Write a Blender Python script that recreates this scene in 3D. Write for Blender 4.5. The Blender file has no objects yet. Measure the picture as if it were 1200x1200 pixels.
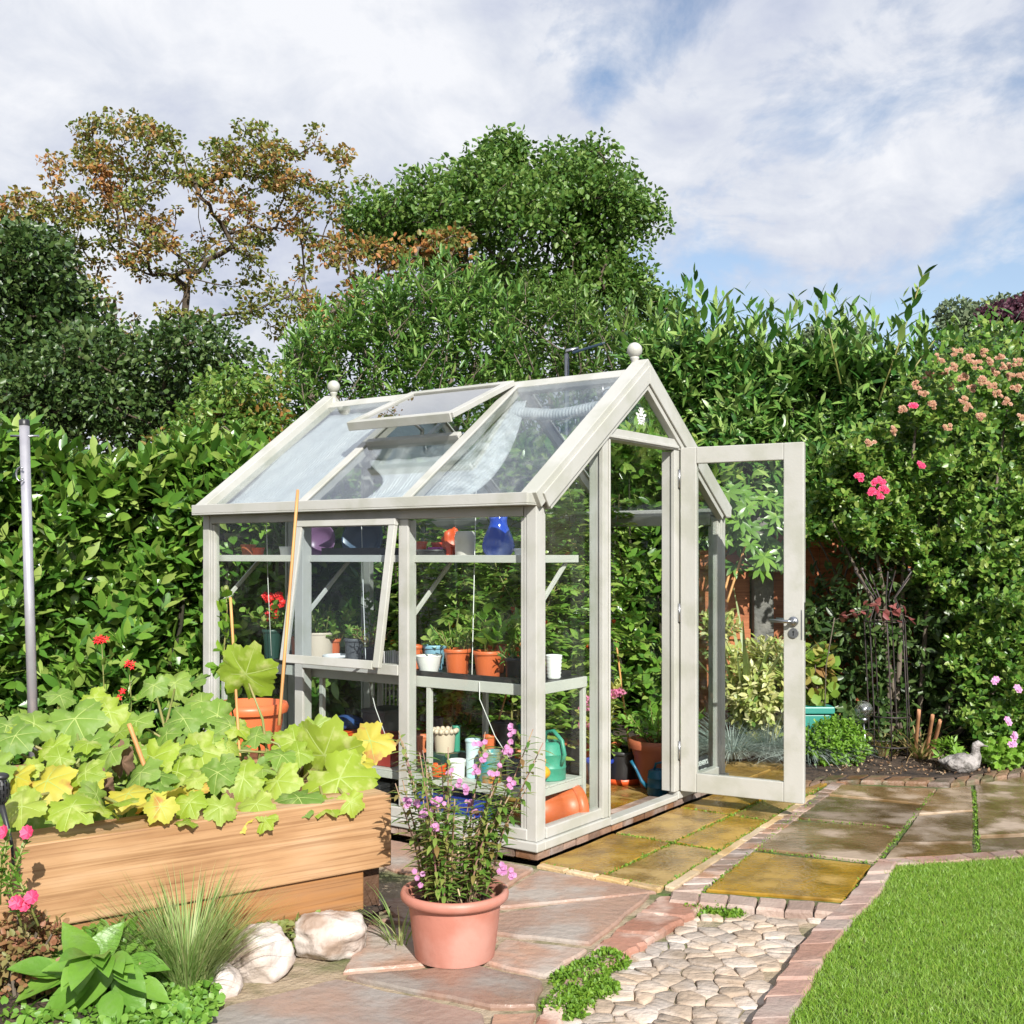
import bpy, math, random
import numpy as np
from mathutils import Vector, Matrix
R = math.radians
rnd = random.Random(11)
rs = np.random.RandomState(7)
S = bpy.context.scene
COL = S.collection

# ------------------------------------------------------------------ camera (level, lens shifted up a little)
F, H = 1316.0, 1.39
cd = bpy.data.cameras.new('camera'); cam = bpy.data.objects.new('camera', cd); COL.objects.link(cam)
cam.location = (0, 0, H); cam.rotation_euler = (R(90), 0, 0)
cd.sensor_width = 36; cd.lens = F/1200*36; cd.shift_y = 50/1200; cd.clip_end = 2000; cd.clip_start = .05
S.camera = cam

def P(x, y, z=0.0):                       # photograph position of a point lying at height z
    d = F*(H-z)/(y-650.0); return Vector(((x-600)/F*d, d, z))
def at(x, y, d):                          # photograph position of a point d metres away
    return Vector(((x-600)/F*d, d, H-(y-650)/F*d))
# greenhouse frame: X along the gable, Y along the side wall
A0 = Vector((.11, 5.1, .04)); VV = Vector((.584, .812, 0)).normalized(); UU = Vector((-.812, .584, 0)).normalized()
GROT = math.atan2(VV.y, VV.x)
def gh(b, a, z): return A0 + VV*b + UU*a + Vector((0, 0, z))
def gpx(px, b):                           # how far along the side wall a photograph column falls at offset b
    k = (px-600)/F
    return (A0.x+VV.x*b-k*(A0.y+VV.y*b))/(-UU.x+k*UU.y)

# ------------------------------------------------------------------ materials
def ramp(n, stops, interp='LINEAR'):
    r = n.new('ShaderNodeValToRGB'); e = r.color_ramp.elements; r.color_ramp.interpolation = interp
    while len(e) < len(stops): e.new(.5)
    for k, (p, c) in enumerate(stops):
        e[k].position = p; e[k].color = (*c, 1)
    return r
def new_mat(name):
    m = bpy.data.materials.new(name); m.use_nodes = True
    n = m.node_tree.nodes; l = m.node_tree.links
    return m, n, l, n['Principled BSDF'], n['Material Output']
def mat(name, c, c2=None, scale=6, rough=.5, rough2=None, bump=0, bscale=60, metal=0, island=0, stretch=(1, 1, 1), detail=6, lo=.35, hi=.65, spec=.5, c3=None, scale3=1.3):
    m, n, l, b, o = new_mat(name)
    b.inputs['Roughness'].default_value = rough; b.inputs['Metallic'].default_value = metal
    b.inputs['Specular IOR Level'].default_value = spec
    tc = n.new('ShaderNodeTexCoord'); mp = n.new('ShaderNodeMapping'); mp.inputs['Scale'].default_value = stretch
    l.new(tc.outputs['Object'], mp.inputs['Vector'])
    if c2 is None: c2 = tuple(x*.85 for x in c)
    no = n.new('ShaderNodeTexNoise'); no.inputs['Scale'].default_value = scale; no.inputs['Detail'].default_value = detail
    l.new(mp.outputs[0], no.inputs['Vector'])
    rp = ramp(n, [(lo, c), (hi, c2)]); l.new(no.outputs['Fac'], rp.inputs[0]); col = rp.outputs[0]
    if c3 is not None:
        n3 = n.new('ShaderNodeTexNoise'); n3.inputs['Scale'].default_value = scale3; n3.inputs['Detail'].default_value = 5
        l.new(mp.outputs[0], n3.inputs['Vector'])
        r3 = ramp(n, [(.47, (0, 0, 0)), (.62, (1, 1, 1))]); l.new(n3.outputs['Fac'], r3.inputs[0])
        mx = n.new('ShaderNodeMixRGB'); l.new(r3.outputs[0], mx.inputs[0]); l.new(col, mx.inputs[1]); mx.inputs[2].default_value = (*c3, 1); col = mx.outputs[0]
    if island:
        g = n.new('ShaderNodeNewGeometry'); hs = n.new('ShaderNodeHueSaturation')
        mr = n.new('ShaderNodeMapRange'); mr.inputs[3].default_value = 1-island; mr.inputs[4].default_value = 1+island
        l.new(g.outputs['Random Per Island'], mr.inputs[0]); l.new(mr.outputs[0], hs.inputs['Value'])
        mr2 = n.new('ShaderNodeMapRange'); mr2.inputs[3].default_value = 1.0+island*.7; mr2.inputs[4].default_value = 1-island*.7
        fr = n.new('ShaderNodeMath'); fr.operation = 'FRACT'; mu = n.new('ShaderNodeMath'); mu.operation = 'MULTIPLY'; mu.inputs[1].default_value = 7.31
        l.new(g.outputs['Random Per Island'], mu.inputs[0]); l.new(mu.outputs[0], fr.inputs[0]); l.new(fr.outputs[0], mr2.inputs[0]); l.new(mr2.outputs[0], hs.inputs['Saturation'])
        l.new(col, hs.inputs['Color']); col = hs.outputs[0]
    l.new(col, b.inputs['Base Color'])
    if rough2 is not None:
        n2 = n.new('ShaderNodeTexNoise'); n2.inputs['Scale'].default_value = scale3; n2.inputs['Detail'].default_value = 5; l.new(mp.outputs[0], n2.inputs['Vector'])
        r2 = ramp(n, [(.50, (rough,)*3), (.64, (rough2,)*3)]); l.new(n2.outputs['Fac'], r2.inputs[0]); l.new(r2.outputs[0], b.inputs['Roughness'])
    if bump:
        nb = n.new('ShaderNodeTexNoise'); nb.inputs['Scale'].default_value = bscale; nb.inputs['Detail'].default_value = 6; l.new(mp.outputs[0], nb.inputs['Vector'])
        bp = n.new('ShaderNodeBump'); bp.inputs['Strength'].default_value = bump; bp.inputs['Distance'].default_value = .02
        l.new(nb.outputs['Fac'], bp.inputs['Height']); l.new(bp.outputs[0], b.inputs['Normal'])
    return m
def leaf(name, stops, rough=.4, trans=.3, spot=None, spot_scale=1.2, spot_lo=.5, spot_hi=.6, mottle=None, spec=.5):
    """leaf blade: each leaf takes its own hue from the stops; light passes through it a little"""
    m, n, l, b, o = new_mat(name)
    g = n.new('ShaderNodeNewGeometry')
    k = len(stops); rp = ramp(n, [(i/(k-1), c) for i, c in enumerate(stops)]); l.new(g.outputs['Random Per Island'], rp.inputs[0]); col = rp.outputs[0]
    tc = n.new('ShaderNodeTexCoord')
    if spot is not None:                    # turning leaves: whole boughs go over to the autumn colours
        no = n.new('ShaderNodeTexNoise'); no.inputs['Scale'].default_value = spot_scale; no.inputs['Detail'].default_value = 3
        l.new(tc.outputs['Object'], no.inputs['Vector'])
        ad = n.new('ShaderNodeMath'); ad.operation = 'MULTIPLY_ADD'; ad.inputs[1].default_value = .16; 
        l.new(g.outputs['Random Per Island'], ad.inputs[0]); l.new(no.outputs['Fac'], ad.inputs[2])
        r2 = ramp(n, [(spot_lo+.08, (0, 0, 0)), (spot_hi+.08, (1, 1, 1))]); l.new(ad.outputs[0], r2.inputs[0])
        fr = n.new('ShaderNodeMath'); fr.operation = 'FRACT'; mu = n.new('ShaderNodeMath'); mu.operation = 'MULTIPLY'; mu.inputs[1].default_value = 13.7
        l.new(g.outputs['Random Per Island'], mu.inputs[0]); l.new(mu.outputs[0], fr.inputs[0])
        ks = len(spot); rq = ramp(n, [(i/max(1, ks-1), c) for i, c in enumerate(spot)]); l.new(fr.outputs[0], rq.inputs[0])
        mx = n.new('ShaderNodeMixRGB'); l.new(r2.outputs[0], mx.inputs[0]); l.new(col, mx.inputs[1]); l.new(rq.outputs[0], mx.inputs[2]); col = mx.outputs[0]
    if mottle is not None:
        no = n.new('ShaderNodeTexNoise'); no.inputs['Scale'].default_value = mottle[1]; no.inputs['Detail'].default_value = 5
        l.new(tc.outputs['Object'], no.inputs['Vector'])
        r2 = ramp(n, [(mottle[2], (0, 0, 0)), (mottle[3], (1, 1, 1))]); l.new(no.outputs['Fac'], r2.inputs[0])
        mx = n.new('ShaderNodeMixRGB'); l.new(r2.outputs[0], mx.inputs[0]); l.new(col, mx.inputs[1]); mx.inputs[2].default_value = (*mottle[0], 1); col = mx.outputs[0]
        bp = n.new('ShaderNodeBump'); bp.inputs['Strength'].default_value = .35; bp.inputs['Distance'].default_value = .01
        l.new(no.outputs['Fac'], bp.inputs['Height']); l.new(bp.outputs[0], b.inputs['Normal'])
    l.new(col, b.inputs['Base Color']); b.inputs['Roughness'].default_value = rough; b.inputs['Specular IOR Level'].default_value = spec
    t = n.new('ShaderNodeBsdfTranslucent')
    hs = n.new('ShaderNodeHueSaturation'); hs.inputs['Hue'].default_value = .485; hs.inputs['Value'].default_value = 1.5; l.new(col, hs.inputs['Color']); l.new(hs.outputs[0], t.inputs['Color'])
    mx = n.new('ShaderNodeMixShader'); mx.inputs[0].default_value = trans
    l.new(b.outputs[0], mx.inputs[1]); l.new(t.outputs[0], mx.inputs[2]); l.new(mx.outputs[0], o.inputs['Surface'])
    return m
def glassmat(name, tint=(.93, .97, .95), rough=.0, power=5, base=.045, dirt=0):
    m, n, l, b, o = new_mat(name); n.remove(b)
    t = n.new('ShaderNodeBsdfTransparent'); t.inputs[0].default_value = (*tint, 1)
    g = n.new('ShaderNodeBsdfGlossy'); g.inputs['Roughness'].default_value = rough
    lw = n.new('ShaderNodeLayerWeight'); lw.inputs['Blend'].default_value = .5
    pw = n.new('ShaderNodeMath'); pw.operation = 'POWER'; pw.inputs[1].default_value = power; l.new(lw.outputs['Facing'], pw.inputs[0])
    ma = n.new('ShaderNodeMath'); ma.operation = 'MULTIPLY_ADD'; ma.inputs[1].default_value = .9; ma.inputs[2].default_value = base; l.new(pw.outputs[0], ma.inputs[0])
    mx = n.new('ShaderNodeMixShader'); l.new(ma.outputs[0], mx.inputs[0]); l.new(t.outputs[0], mx.inputs[1]); l.new(g.outputs[0], mx.inputs[2])
    out = mx.outputs[0]
    if dirt:
        tc = n.new('ShaderNodeTexCoord'); no = n.new('ShaderNodeTexNoise'); no.inputs['Scale'].default_value = 9; no.inputs['Detail'].default_value = 8; no.inputs['Roughness'].default_value = .7
        l.new(tc.outputs['Object'], no.inputs['Vector']); r = ramp(n, [(.5, (0, 0, 0)), (.85, (dirt,)*3)]); l.new(no.outputs['Fac'], r.inputs[0])
        df = n.new('ShaderNodeBsdfDiffuse'); df.inputs[0].default_value = (.7, .72, .7, 1)
        m2 = n.new('ShaderNodeMixShader'); l.new(r.outputs[0], m2.inputs[0]); l.new(out, m2.inputs[1]); l.new(df.outputs[0], m2.inputs[2]); out = m2.outputs[0]
    l.new(out, o.inputs['Surface'])
    return m

# ------------------------------------------------------------------ mesh building
def wmat(o):                              # placement of an object without waiting for the depsgraph
    m = Matrix.Translation(o.location) @ Matrix.Rotation(o.rotation_euler[2], 4, 'Z')
    return wmat(o.parent) @ m if o.parent else m
class MB:
    """collects boxes, beams, tubes, lathes and prisms; build() links them as one mesh object"""
    def __init__(s): s.v = []; s.f = []; s.sm = []; s.mi = []
    def add(s, vs, fs, smooth=False, mi=0):
        o = len(s.v); s.v += [tuple(v) for v in vs]
        for f in fs: s.f.append([i+o for i in f]); s.sm.append(smooth); s.mi.append(mi)
        return s
    def box(s, x0, x1, y0, y1, z0, z1, mi=0):
        return s.add([(x0, y0, z0), (x1, y0, z0), (x1, y1, z0), (x0, y1, z0), (x0, y0, z1), (x1, y0, z1), (x1, y1, z1), (x0, y1, z1)],
              [(3, 2, 1, 0), (4, 5, 6, 7), (0, 1, 5, 4), (1, 2, 6, 5), (2, 3, 7, 6), (3, 0, 4, 7)], False, mi)
    def beam(s, p, q, w, h, up=(0, 0, 1), mi=0):
        p = Vector(p); q = Vector(q); d = (q-p).normalized(); sd = d.cross(Vector(up)).normalized(); u = sd.cross(d).normalized()
        vs = [c+sd*(w/2*a)+u*(h/2*b) for c in (p, q) for a, b in ((-1, -1), (1, -1), (1, 1), (-1, 1))]
        return s.add(vs, [(3, 2, 1, 0), (4, 5, 6, 7), (0, 1, 5, 4), (1, 2, 6, 5), (2, 3, 7, 6), (3, 0, 4, 7)], False, mi)
    def prism(s, pts, off, mi=0):
        n = len(pts); off = Vector(off); a = [Vector(p) for p in pts]; vs = a+[p+off for p in a]
        return s.add(vs, [list(range(n))[::-1], list(range(n, 2*n))]+[(i, (i+1) % n, n+(i+1) % n, n+i) for i in range(n)], False, mi)
    def tube(s, path, rad, n=8, caps=True, mi=0, smooth=True):
        path = [Vector(p) for p in path]; k = len(path)
        if not hasattr(rad, '__len__'): rad = [rad]*k
        vs = []; ref = None
        for i, p in enumerate(path):
            d = (path[min(i+1, k-1)]-path[max(i-1, 0)])
            d = d.normalized() if d.length > 1e-9 else Vector((0, 0, 1))
            if ref is None: ref = d.orthogonal().normalized()
            e1 = (ref-d*ref.dot(d)); e1 = e1.normalized() if e1.length > 1e-6 else d.orthogonal().normalized(); ref = e1; e2 = d.cross(e1)
            for j in range(n):
                t = 2*math.pi*j/n; vs.append(p+(e1*math.cos(t)+e2*math.sin(t))*rad[i])
        fs = [(i*n+j, i*n+(j+1) % n, (i+1)*n+(j+1) % n, (i+1)*n+j) for i in range(k-1) for j in range(n)]
        s.add(vs, fs, smooth, mi)
        if caps:
            o = len(s.v)-len(vs); s.f.append([o+j for j in range(n)][::-1]); s.f.append([o+(k-1)*n+j for j in range(n)]); s.sm += [False, False]; s.mi += [mi, mi]
        return s
    def lathe(s, prof, c=(0, 0, 0), n=28, mi=0, smooth=True, wob=None, axis=None):
        """prof = [(r, z)...]; a corner given twice stays sharp"""
        c = Vector(c); vs = []; M3 = axis or Matrix.Identity(3)
        for r, z in prof:
            for j in range(n):
                t = 2*math.pi*j/n; rr = r if wob is None else r*(1+wob(t, z)); vs.append(c+M3 @ Vector((rr*math.cos(t), rr*math.sin(t), z)))
        fs = []
        for i in range(len(prof)-1):
            if prof[i] == prof[i+1]: continue
            for j in range(n): fs.append((i*n+j, i*n+(j+1) % n, (i+1)*n+(j+1) % n, (i+1)*n+j))
        return s.add(vs, fs, smooth, mi)
    def ball(s, c, r, n=12, sq=(1, 1, 1), mi=0):
        c = Vector(c); vs = [c+Vector((0, 0, -r*sq[2]))]; m = max(4, n//2+1)
        for i in range(1, m):
            ph = -math.pi/2+math.pi*i/m
            for j in range(n):
                t = 2*math.pi*j/n; vs.append(c+Vector((r*sq[0]*math.cos(ph)*math.cos(t), r*sq[1]*math.cos(ph)*math.sin(t), r*sq[2]*math.sin(ph))))
        vs.append(c+Vector((0, 0, r*sq[2]))); fs = [(0, 1+(j+1) % n, 1+j) for j in range(n)]
        for i in range(m-2): fs += [(1+i*n+j, 1+i*n+(j+1) % n, 1+(i+1)*n+(j+1) % n, 1+(i+1)*n+j) for j in range(n)]
        e = len(vs)-1; fs += [(e, e-n+j, e-n+(j+1) % n) for j in range(n)]
        return s.add(vs, fs, True, mi)
    def build(s, name, mats, parent=None, bevel=0, loc=None, rotz=0, world=False):
        if world and parent is not None:
            im = wmat(parent).inverted(); s.v = [tuple(im @ Vector(v)) for v in s.v]
        me = bpy.data.meshes.new(name); me.from_pydata(s.v, [], s.f); me.update()
        me.polygons.foreach_set('use_smooth', s.sm); me.polygons.foreach_set('material_index', s.mi)
        for m in (mats if isinstance(mats, (list, tuple)) else [mats]): me.materials.append(m)
        o = bpy.data.objects.new(name, me); COL.objects.link(o)
        if parent: o.parent = parent
        if loc is not None: o.location = loc
        if rotz: o.rotation_euler[2] = rotz
        if bevel:
            b = o.modifiers.new('bevel', 'BEVEL'); b.width = bevel; b.segments = 2; b.limit_method = 'ANGLE'; b.angle_limit = R(40)
        return o
def thing(name, label, cat, loc=(0, 0, 0), rotz=0, group=None):
    o = bpy.data.objects.new(name, None); COL.objects.link(o); o.empty_display_size = .1
    o.location = loc; o.rotation_euler = (0, 0, rotz); return tag(o, label, cat, group)
def tag(o, label, cat, group=None):
    o['label'] = label; o['category'] = cat
    if group: o['group'] = group
    return o
def struct(o): o['kind'] = 'structure'; return o
def stuff(o, label=None, cat=None):
    o['kind'] = 'stuff'
    if label: o['label'] = label; o['category'] = cat
    return o

# ------------------------------------------------------------------ foliage
def nrm(a): return a/np.maximum(np.linalg.norm(a, axis=-1, keepdims=True), 1e-9)
def tmpl_fold(w=.32, fold=.10, curl=.0, mid=.42):       # two quads folded along the midrib
    V = np.array([(0, 0, 0), (-w/2, mid*.7, fold), (-w*.4, .75, fold-curl*.5), (0, 1, -curl), (w*.4, .75, fold-curl*.5), (w/2, mid*.7, fold)], float)
    return V, np.array([(0, 3, 2, 1), (0, 5, 4, 3)])
def tmpl_long(w=.36, fold=.06, curl=.12, n=4, tipw=.12, peak=.45):   # glossy blade with a midrib and a curve
    ts = np.linspace(0, 1, n+1); V = []
    for t in ts:
        ww = w/2*max(.04 if t < .5 else tipw*(1-t)*4+.02, math.sin(math.pi*min(1, max(0, (t/peak*.5 if t < peak else .5+(t-peak)/(1-peak)*.5))))**.8)
        z = -curl*t*t
        V += [(-ww, t, z+fold*ww*2), (0, t, z), (ww, t, z+fold*ww*2)]
    Q = []
    for i in range(n):
        for j in range(2): Q.append((i*3+j, i*3+j+1, i*3+j+4, i*3+j+3))
    return np.array(V, float), np.array(Q)
def tmpl_blade(w=.05, curl=.35, n=3, fold=0.0):
    V = []; ts = np.linspace(0, 1, n+1)
    for t in ts:
        ww = w/2*(1-t**1.6)+.001; V += [(-ww, t*(1-.25*curl*t), -curl*t*t), (ww, t*(1-.25*curl*t), -curl*t*t)]
    return np.array(V, float), np.array([(2*i, 2*i+1, 2*i+3, 2*i+2) for i in range(n)])
class FM:
    """collects thousands of leaves as one mesh"""
    def __init__(s): s.V = []; s.Q = []; s.M = []; s.n = 0
    def add(s, tm, pos, d, up, size, wid=1.0, mi=0):
        V, Q = tm; pos = np.asarray(pos, float); N = len(pos)
        if N == 0: return s
        d = nrm(np.asarray(d, float)); up = np.asarray(up, float)
        sd = np.cross(d, up); bad = np.linalg.norm(sd, axis=1) < 1e-4; sd[bad] = np.cross(d[bad], (0.31, .77, .2)); sd = nrm(sd); nn = np.cross(sd, d)
        size = np.broadcast_to(np.asarray(size, float), (N,)); wid = np.broadcast_to(np.asarray(wid, float), (N,))
        W = pos[:, None, :]+size[:, None, None]*(V[None, :, 0:1]*wid[:, None, None]*sd[:, None, :]+V[None, :, 1:2]*d[:, None, :]+V[None, :, 2:3]*nn[:, None, :])
        s.V.append(W.reshape(-1, 3)); q = Q[None]+(np.arange(N)*len(V))[:, None, None]+s.n; s.Q.append(q.reshape(-1, 4)); s.n += N*len(V)
        mi = np.broadcast_to(np.asarray(mi), (N,)); s.M.append(np.repeat(mi, len(Q))); return s
    def build(s, name, mats, parent=None, smooth=True):
        V = np.concatenate(s.V).astype(np.float32); Q = np.concatenate(s.Q).astype(np.int32); Mi = np.concatenate(s.M).astype(np.int32)
        if parent is not None:
            im = np.array(wmat(parent).inverted(), np.float32); V = V @ im[:3, :3].T+im[:3, 3]
        me = bpy.data.meshes.new(name); me.vertices.add(len(V)); me.vertices.foreach_set('co', np.ascontiguousarray(V).ravel())
        me.loops.add(Q.size); me.loops.foreach_set('vertex_index', Q.ravel()); me.polygons.add(len(Q))
        me.polygons.foreach_set('loop_start', np.arange(0, Q.size, 4, dtype=np.int32))
        me.polygons.foreach_set('material_index', Mi); me.polygons.foreach_set('use_smooth', np.full(len(Q), smooth)); me.update(calc_edges=True); me.validate()
        for m in (mats if isinstance(mats, (list, tuple)) else [mats]): me.materials.append(m)
        o = bpy.data.objects.new(name, me); COL.objects.link(o)
        if parent is not None: o.parent = parent
        return o
def rdir(n, up=0.0): a = nrm(rs.normal(size=(n, 3))); a[:, 2] += up; return nrm(a)
def shoots(fm, tm, pos, dirs, length, nl, size, spread=.9, wid=1.0, mi=0, t0=.15, droop=0.0, upbias=.5, jit=.25):
    """leaves spiralling up many shoots at once"""
    pos = np.asarray(pos, float); dirs = nrm(np.asarray(dirs, float)); N = len(pos)
    length = np.broadcast_to(np.asarray(length, float), (N,)); size = np.broadcast_to(np.asarray(size, float), (N,))
    e1 = nrm(np.cross(dirs, nrm(rs.normal(size=(N, 3))))); e2 = np.cross(dirs, e1); ph0 = rs.uniform(0, 6.28, N)
    for j in range(nl):
        t = t0+(1-t0)*j/max(1, nl-1); ph = ph0+j*2.399+rs.normal(0, .25, N)
        p = pos+dirs*(length*t)[:, None]+np.array([0, 0, -1])*(droop*length*t*t)[:, None]
        rad = e1*np.cos(ph)[:, None]+e2*np.sin(ph)[:, None]; sp = spread*(1.15-.55*t)
        ld = nrm(dirs*math.cos(sp)+rad*math.sin(sp)+rs.normal(0, jit, (N, 3))); un = nrm(dirs*math.sin(sp)-rad*math.cos(sp))+np.array([0, 0, upbias])
        fm.add(tm, p, ld, un, size*rs.uniform(.7, 1.12, N)*(1-.25*max(0, t-.75)*2), wid, mi)
LONG = tmpl_long(); LAUREL = tmpl_long(.38, .10, .10, 4, .12, .5); WILLOW = tmpl_fold(.26, .06, .12); OVAL = tmpl_fold(.62, .10, .08, .5); SMALL = tmpl_fold(.5, .08, .05)
ROUND = tmpl_long(.8, .08, .10, 4, .2, .5)
# ------------------------------------------------------------------ light, sky, render settings
SUNV = Vector((.28, -.96, 0)).normalized(); SEL = R(33)
sd_ = Vector((SUNV.x*math.cos(SEL), SUNV.y*math.cos(SEL), math.sin(SEL)))
sl = bpy.data.lights.new('sun', 'SUN'); sl.energy = 5.0; sl.angle = R(.5); sl.color = (1, .965, .90)
so = bpy.data.objects.new('sun', sl); COL.objects.link(so); so.rotation_euler = sd_.to_track_quat('Z', 'Y').to_euler(); so.location = sd_*30
W = bpy.data.worlds.new('World'); S.world = W; W.use_nodes = True
n = W.node_tree.nodes; l = W.node_tree.links; bg = n['Background']; bg.inputs['Strength'].default_value = .1
sky = n.new('ShaderNodeTexSky'); sky.sky_type = 'NISHITA'; sky.sun_disc = False; sky.sun_elevation = SEL; sky.sun_rotation = math.atan2(SUNV.x, SUNV.y); sky.altitude = 50; sky.dust_density = .6
tc = n.new('ShaderNodeTexCoord'); sx = n.new('ShaderNodeSeparateXYZ'); l.new(tc.outputs['Generated'], sx.inputs[0])
def mth(op, a, b=None, c=None):
    q = n.new('ShaderNodeMath'); q.operation = op
    for i, v in enumerate((a, b, c)):
        if v is None: continue
        if isinstance(v, (int, float)): q.inputs[i].default_value = v
        else: l.new(v, q.inputs[i])
    return q.outputs[0]
zz = mth('ADD', mth('MAXIMUM', sx.outputs['Z'], 0.0), .42)
cx = n.new('ShaderNodeCombineXYZ'); l.new(mth('DIVIDE', sx.outputs['X'], zz), cx.inputs[0]); l.new(mth('DIVIDE', sx.outputs['Y'], zz), cx.inputs[1])
def cloud(scale, det, off, dist=.4, st=(1, 1, 1), rg=.55):
    mp = n.new('ShaderNodeMapping'); mp.inputs['Location'].default_value = off; mp.inputs['Scale'].default_value = st; l.new(cx.outputs[0], mp.inputs['Vector'])
    no = n.new('ShaderNodeTexNoise'); no.inputs['Scale'].default_value = scale; no.inputs['Detail'].default_value = det; no.inputs['Distortion'].default_value = dist; no.inputs['Roughness'].default_value = rg
    l.new(mp.outputs[0], no.inputs['Vector']); return no.outputs['Fac']
c1 = cloud(1.9, 10, (3.1, 1.7, 0), .35, (1, .8, 1), .6); c2 = cloud(2.6, 9, (8.3, 4.2, 2), .4, (1, .9, 1), .58); c3 = cloud(7.5, 8, (1.3, 9.2, 5), .5, (1, 1, 1), .6)
cov = mth('ADD', mth('MULTIPLY_ADD', sx.outputs['X'], -.27, c1), mth('MULTIPLY_ADD', c3, .26, -.10))
rc = ramp(n, [(.38, (.05,)*3), (.49, (1, 1, 1))]); l.new(cov, rc.inputs[0])
rw = ramp(n, [(.36, (3.3, 3.75, 4.8)), (.45, (4.3, 4.6, 5.5)), (.53, (5.1, 5.35, 5.95)), (.64, (6.4, 6.5, 6.8))]); l.new(mth('MULTIPLY_ADD', c3, .42, mth('MULTIPLY', c2, .62)), rw.inputs[0])
sk = n.new('ShaderNodeMixRGB'); sk.blend_type = 'MULTIPLY'; sk.inputs[0].default_value = 1; sk.inputs[2].default_value = (1.2, 1.12, 1.08, 1); l.new(sky.outputs[0], sk.inputs[1])
mx = n.new('ShaderNodeMixRGB'); l.new(rc.outputs[0], mx.inputs[0]); l.new(sk.outputs[0], mx.inputs[1]); l.new(rw.outputs[0], mx.inputs[2]); l.new(mx.outputs[0], bg.inputs['Color'])
S.view_settings.view_transform = 'Standard'; S.view_settings.look = 'None'; S.view_settings.exposure = .55; S.view_settings.gamma = 1
S.render.engine = 'CYCLES'; c = S.cycles
c.max_bounces = 10; c.diffuse_bounces = 3; c.glossy_bounces = 4; c.transmission_bounces = 4; c.transparent_max_bounces = 40; c.sample_clamp_indirect = 5
c.caustics_reflective = False; c.caustics_refractive = False; c.use_denoising = True; c.use_adaptive_sampling = True; c.adaptive_threshold = .02
try: c.denoiser = 'OPENIMAGEDENOISE'
except Exception: pass

# ------------------------------------------------------------------ shared materials
m_paint = mat('cream paint', (.46, .455, .425), (.43, .425, .39), 3, .42, bump=.05, bscale=90, c3=(.385, .385, .335), scale3=5)
m_glass = glassmat('window glass', (.965, .985, .975), base=.018, dirt=.03); m_roofglass = glassmat('roof glass', (.94, .97, .97), base=.10, power=3, dirt=.16); m_clear = glassmat('clear glass', (.97, .98, .98))
m_chrome = mat('brushed steel', (.45, .46, .48), None, 30, .28, metal=1); m_dark = mat('black rubber', (.02, .02, .022), None, 20, .6)
m_alu = mat('bench aluminium', (.52, .52, .47), (.47, .47, .43), 4, .42)
m_white = mat('white gloss', (.8, .8, .78), (.74, .74, .72), 5, .3); m_black = mat('black plastic', (.018, .018, .02), (.03, .03, .03), 9, .4)
m_terra = mat('terracotta plastic', (.56, .155, .06), (.46, .12, .045), 5, .5, c3=(.5, .2, .11), scale3=7); m_pink = mat('faded terracotta', (.47, .19, .14), (.40, .155, .11), 3, .5, bump=.08, bscale=40, c3=(.50, .25, .20), scale3=4)
m_soil = mat('soil', (.045, .028, .018), (.09, .06, .04), 30, .95, bump=1, bscale=60, c3=(.02, .013, .01), scale3=9)
m_cane = mat('bamboo', (.55, .30, .10), (.42, .2, .07), 14, .55, stretch=(1, 1, .3)); m_stem = mat('green stem', (.16, .22, .05), (.25, .2, .07), 8, .5); m_string = mat('white cord', (.75, .75, .72), None, 9, .7)

# ------------------------------------------------------------------ the greenhouse
GW, GL = 2.0, 2.325
G = thing('greenhouse', 'cream painted glass greenhouse with pitched roof and its door standing open', 'greenhouse', A0, GROT)
ZE, RISE = 1.60, .72; SLOPE = Vector((1, 0, .72)).normalized()
def roof(side, f, y, off=0.0):
    nx = -.72/1.232; nz = 1/1.232; x = f; z = ZE+RISE*f
    x += nx*off; z += nz*off
    return Vector((x if side == 0 else GW-x, y, z))
def rup(side): return Vector((-.72 if side == 0 else .72, 0, 1)).normalized()
# base rail with its moulded foot, broken by the door threshold
m = MB(); D0, D1 = .64, 1.36
m.box(-.018, .045, -.018, GL+.018, 0, .042); m.box(-.004, .05, .05, GL-.05, .044, .095)
m.box(GW-.045, GW+.018, -.018, GL+.018, 0, .042); m.box(GW-.05, GW+.004, .05, GL-.05, .044, .095)
m.box(.047, D0, -.018, .045, 0, .042); m.box(.08, D0-.05, -.004, .045, .044, .095); m.box(D1, GW-.047, -.018, .045, 0, .042); m.box(D1+.04, GW-.08, -.004, .045, .044, .095)
m.box(.047, GW-.047, GL-.045, GL+.018, 0, .042); m.box(.08, GW-.08, GL-.045, GL+.004, .044, .095)
m.build('base_rail', m_paint, G, .005)
m = MB(); m.box(D0+.002, D1-.002, -.016, .05, -.004, .024); m.build('threshold', m_paint, G, .004)
# corner posts: stepped profile
for cx_, cy_, sx_, sy_ in ((0, 0, 1, 1), (GW, 0, -1, 1), (0, GL, 1, -1), (GW, GL, -1, -1)):
    m = MB()
    def bx(x0, x1, y0, y1, z0=.043, z1=1.575): m.box(min(cx_+sx_*x0, cx_+sx_*x1), max(cx_+sx_*x0, cx_+sx_*x1), min(cy_+sy_*y0, cy_+sy_*y1), max(cy_+sy_*y0, cy_+sy_*y1), z0, z1)
    bx(0, .055, 0, .055); bx(.004, .05, .0555, .072); bx(.008, .042, .0725, .092, .043, 1.52); bx(.0555, .072, .004, .05, .043, 1.575); bx(.0725, .088, .008, .042)
    m.build('corner_post', m_paint, G, .003)
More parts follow.
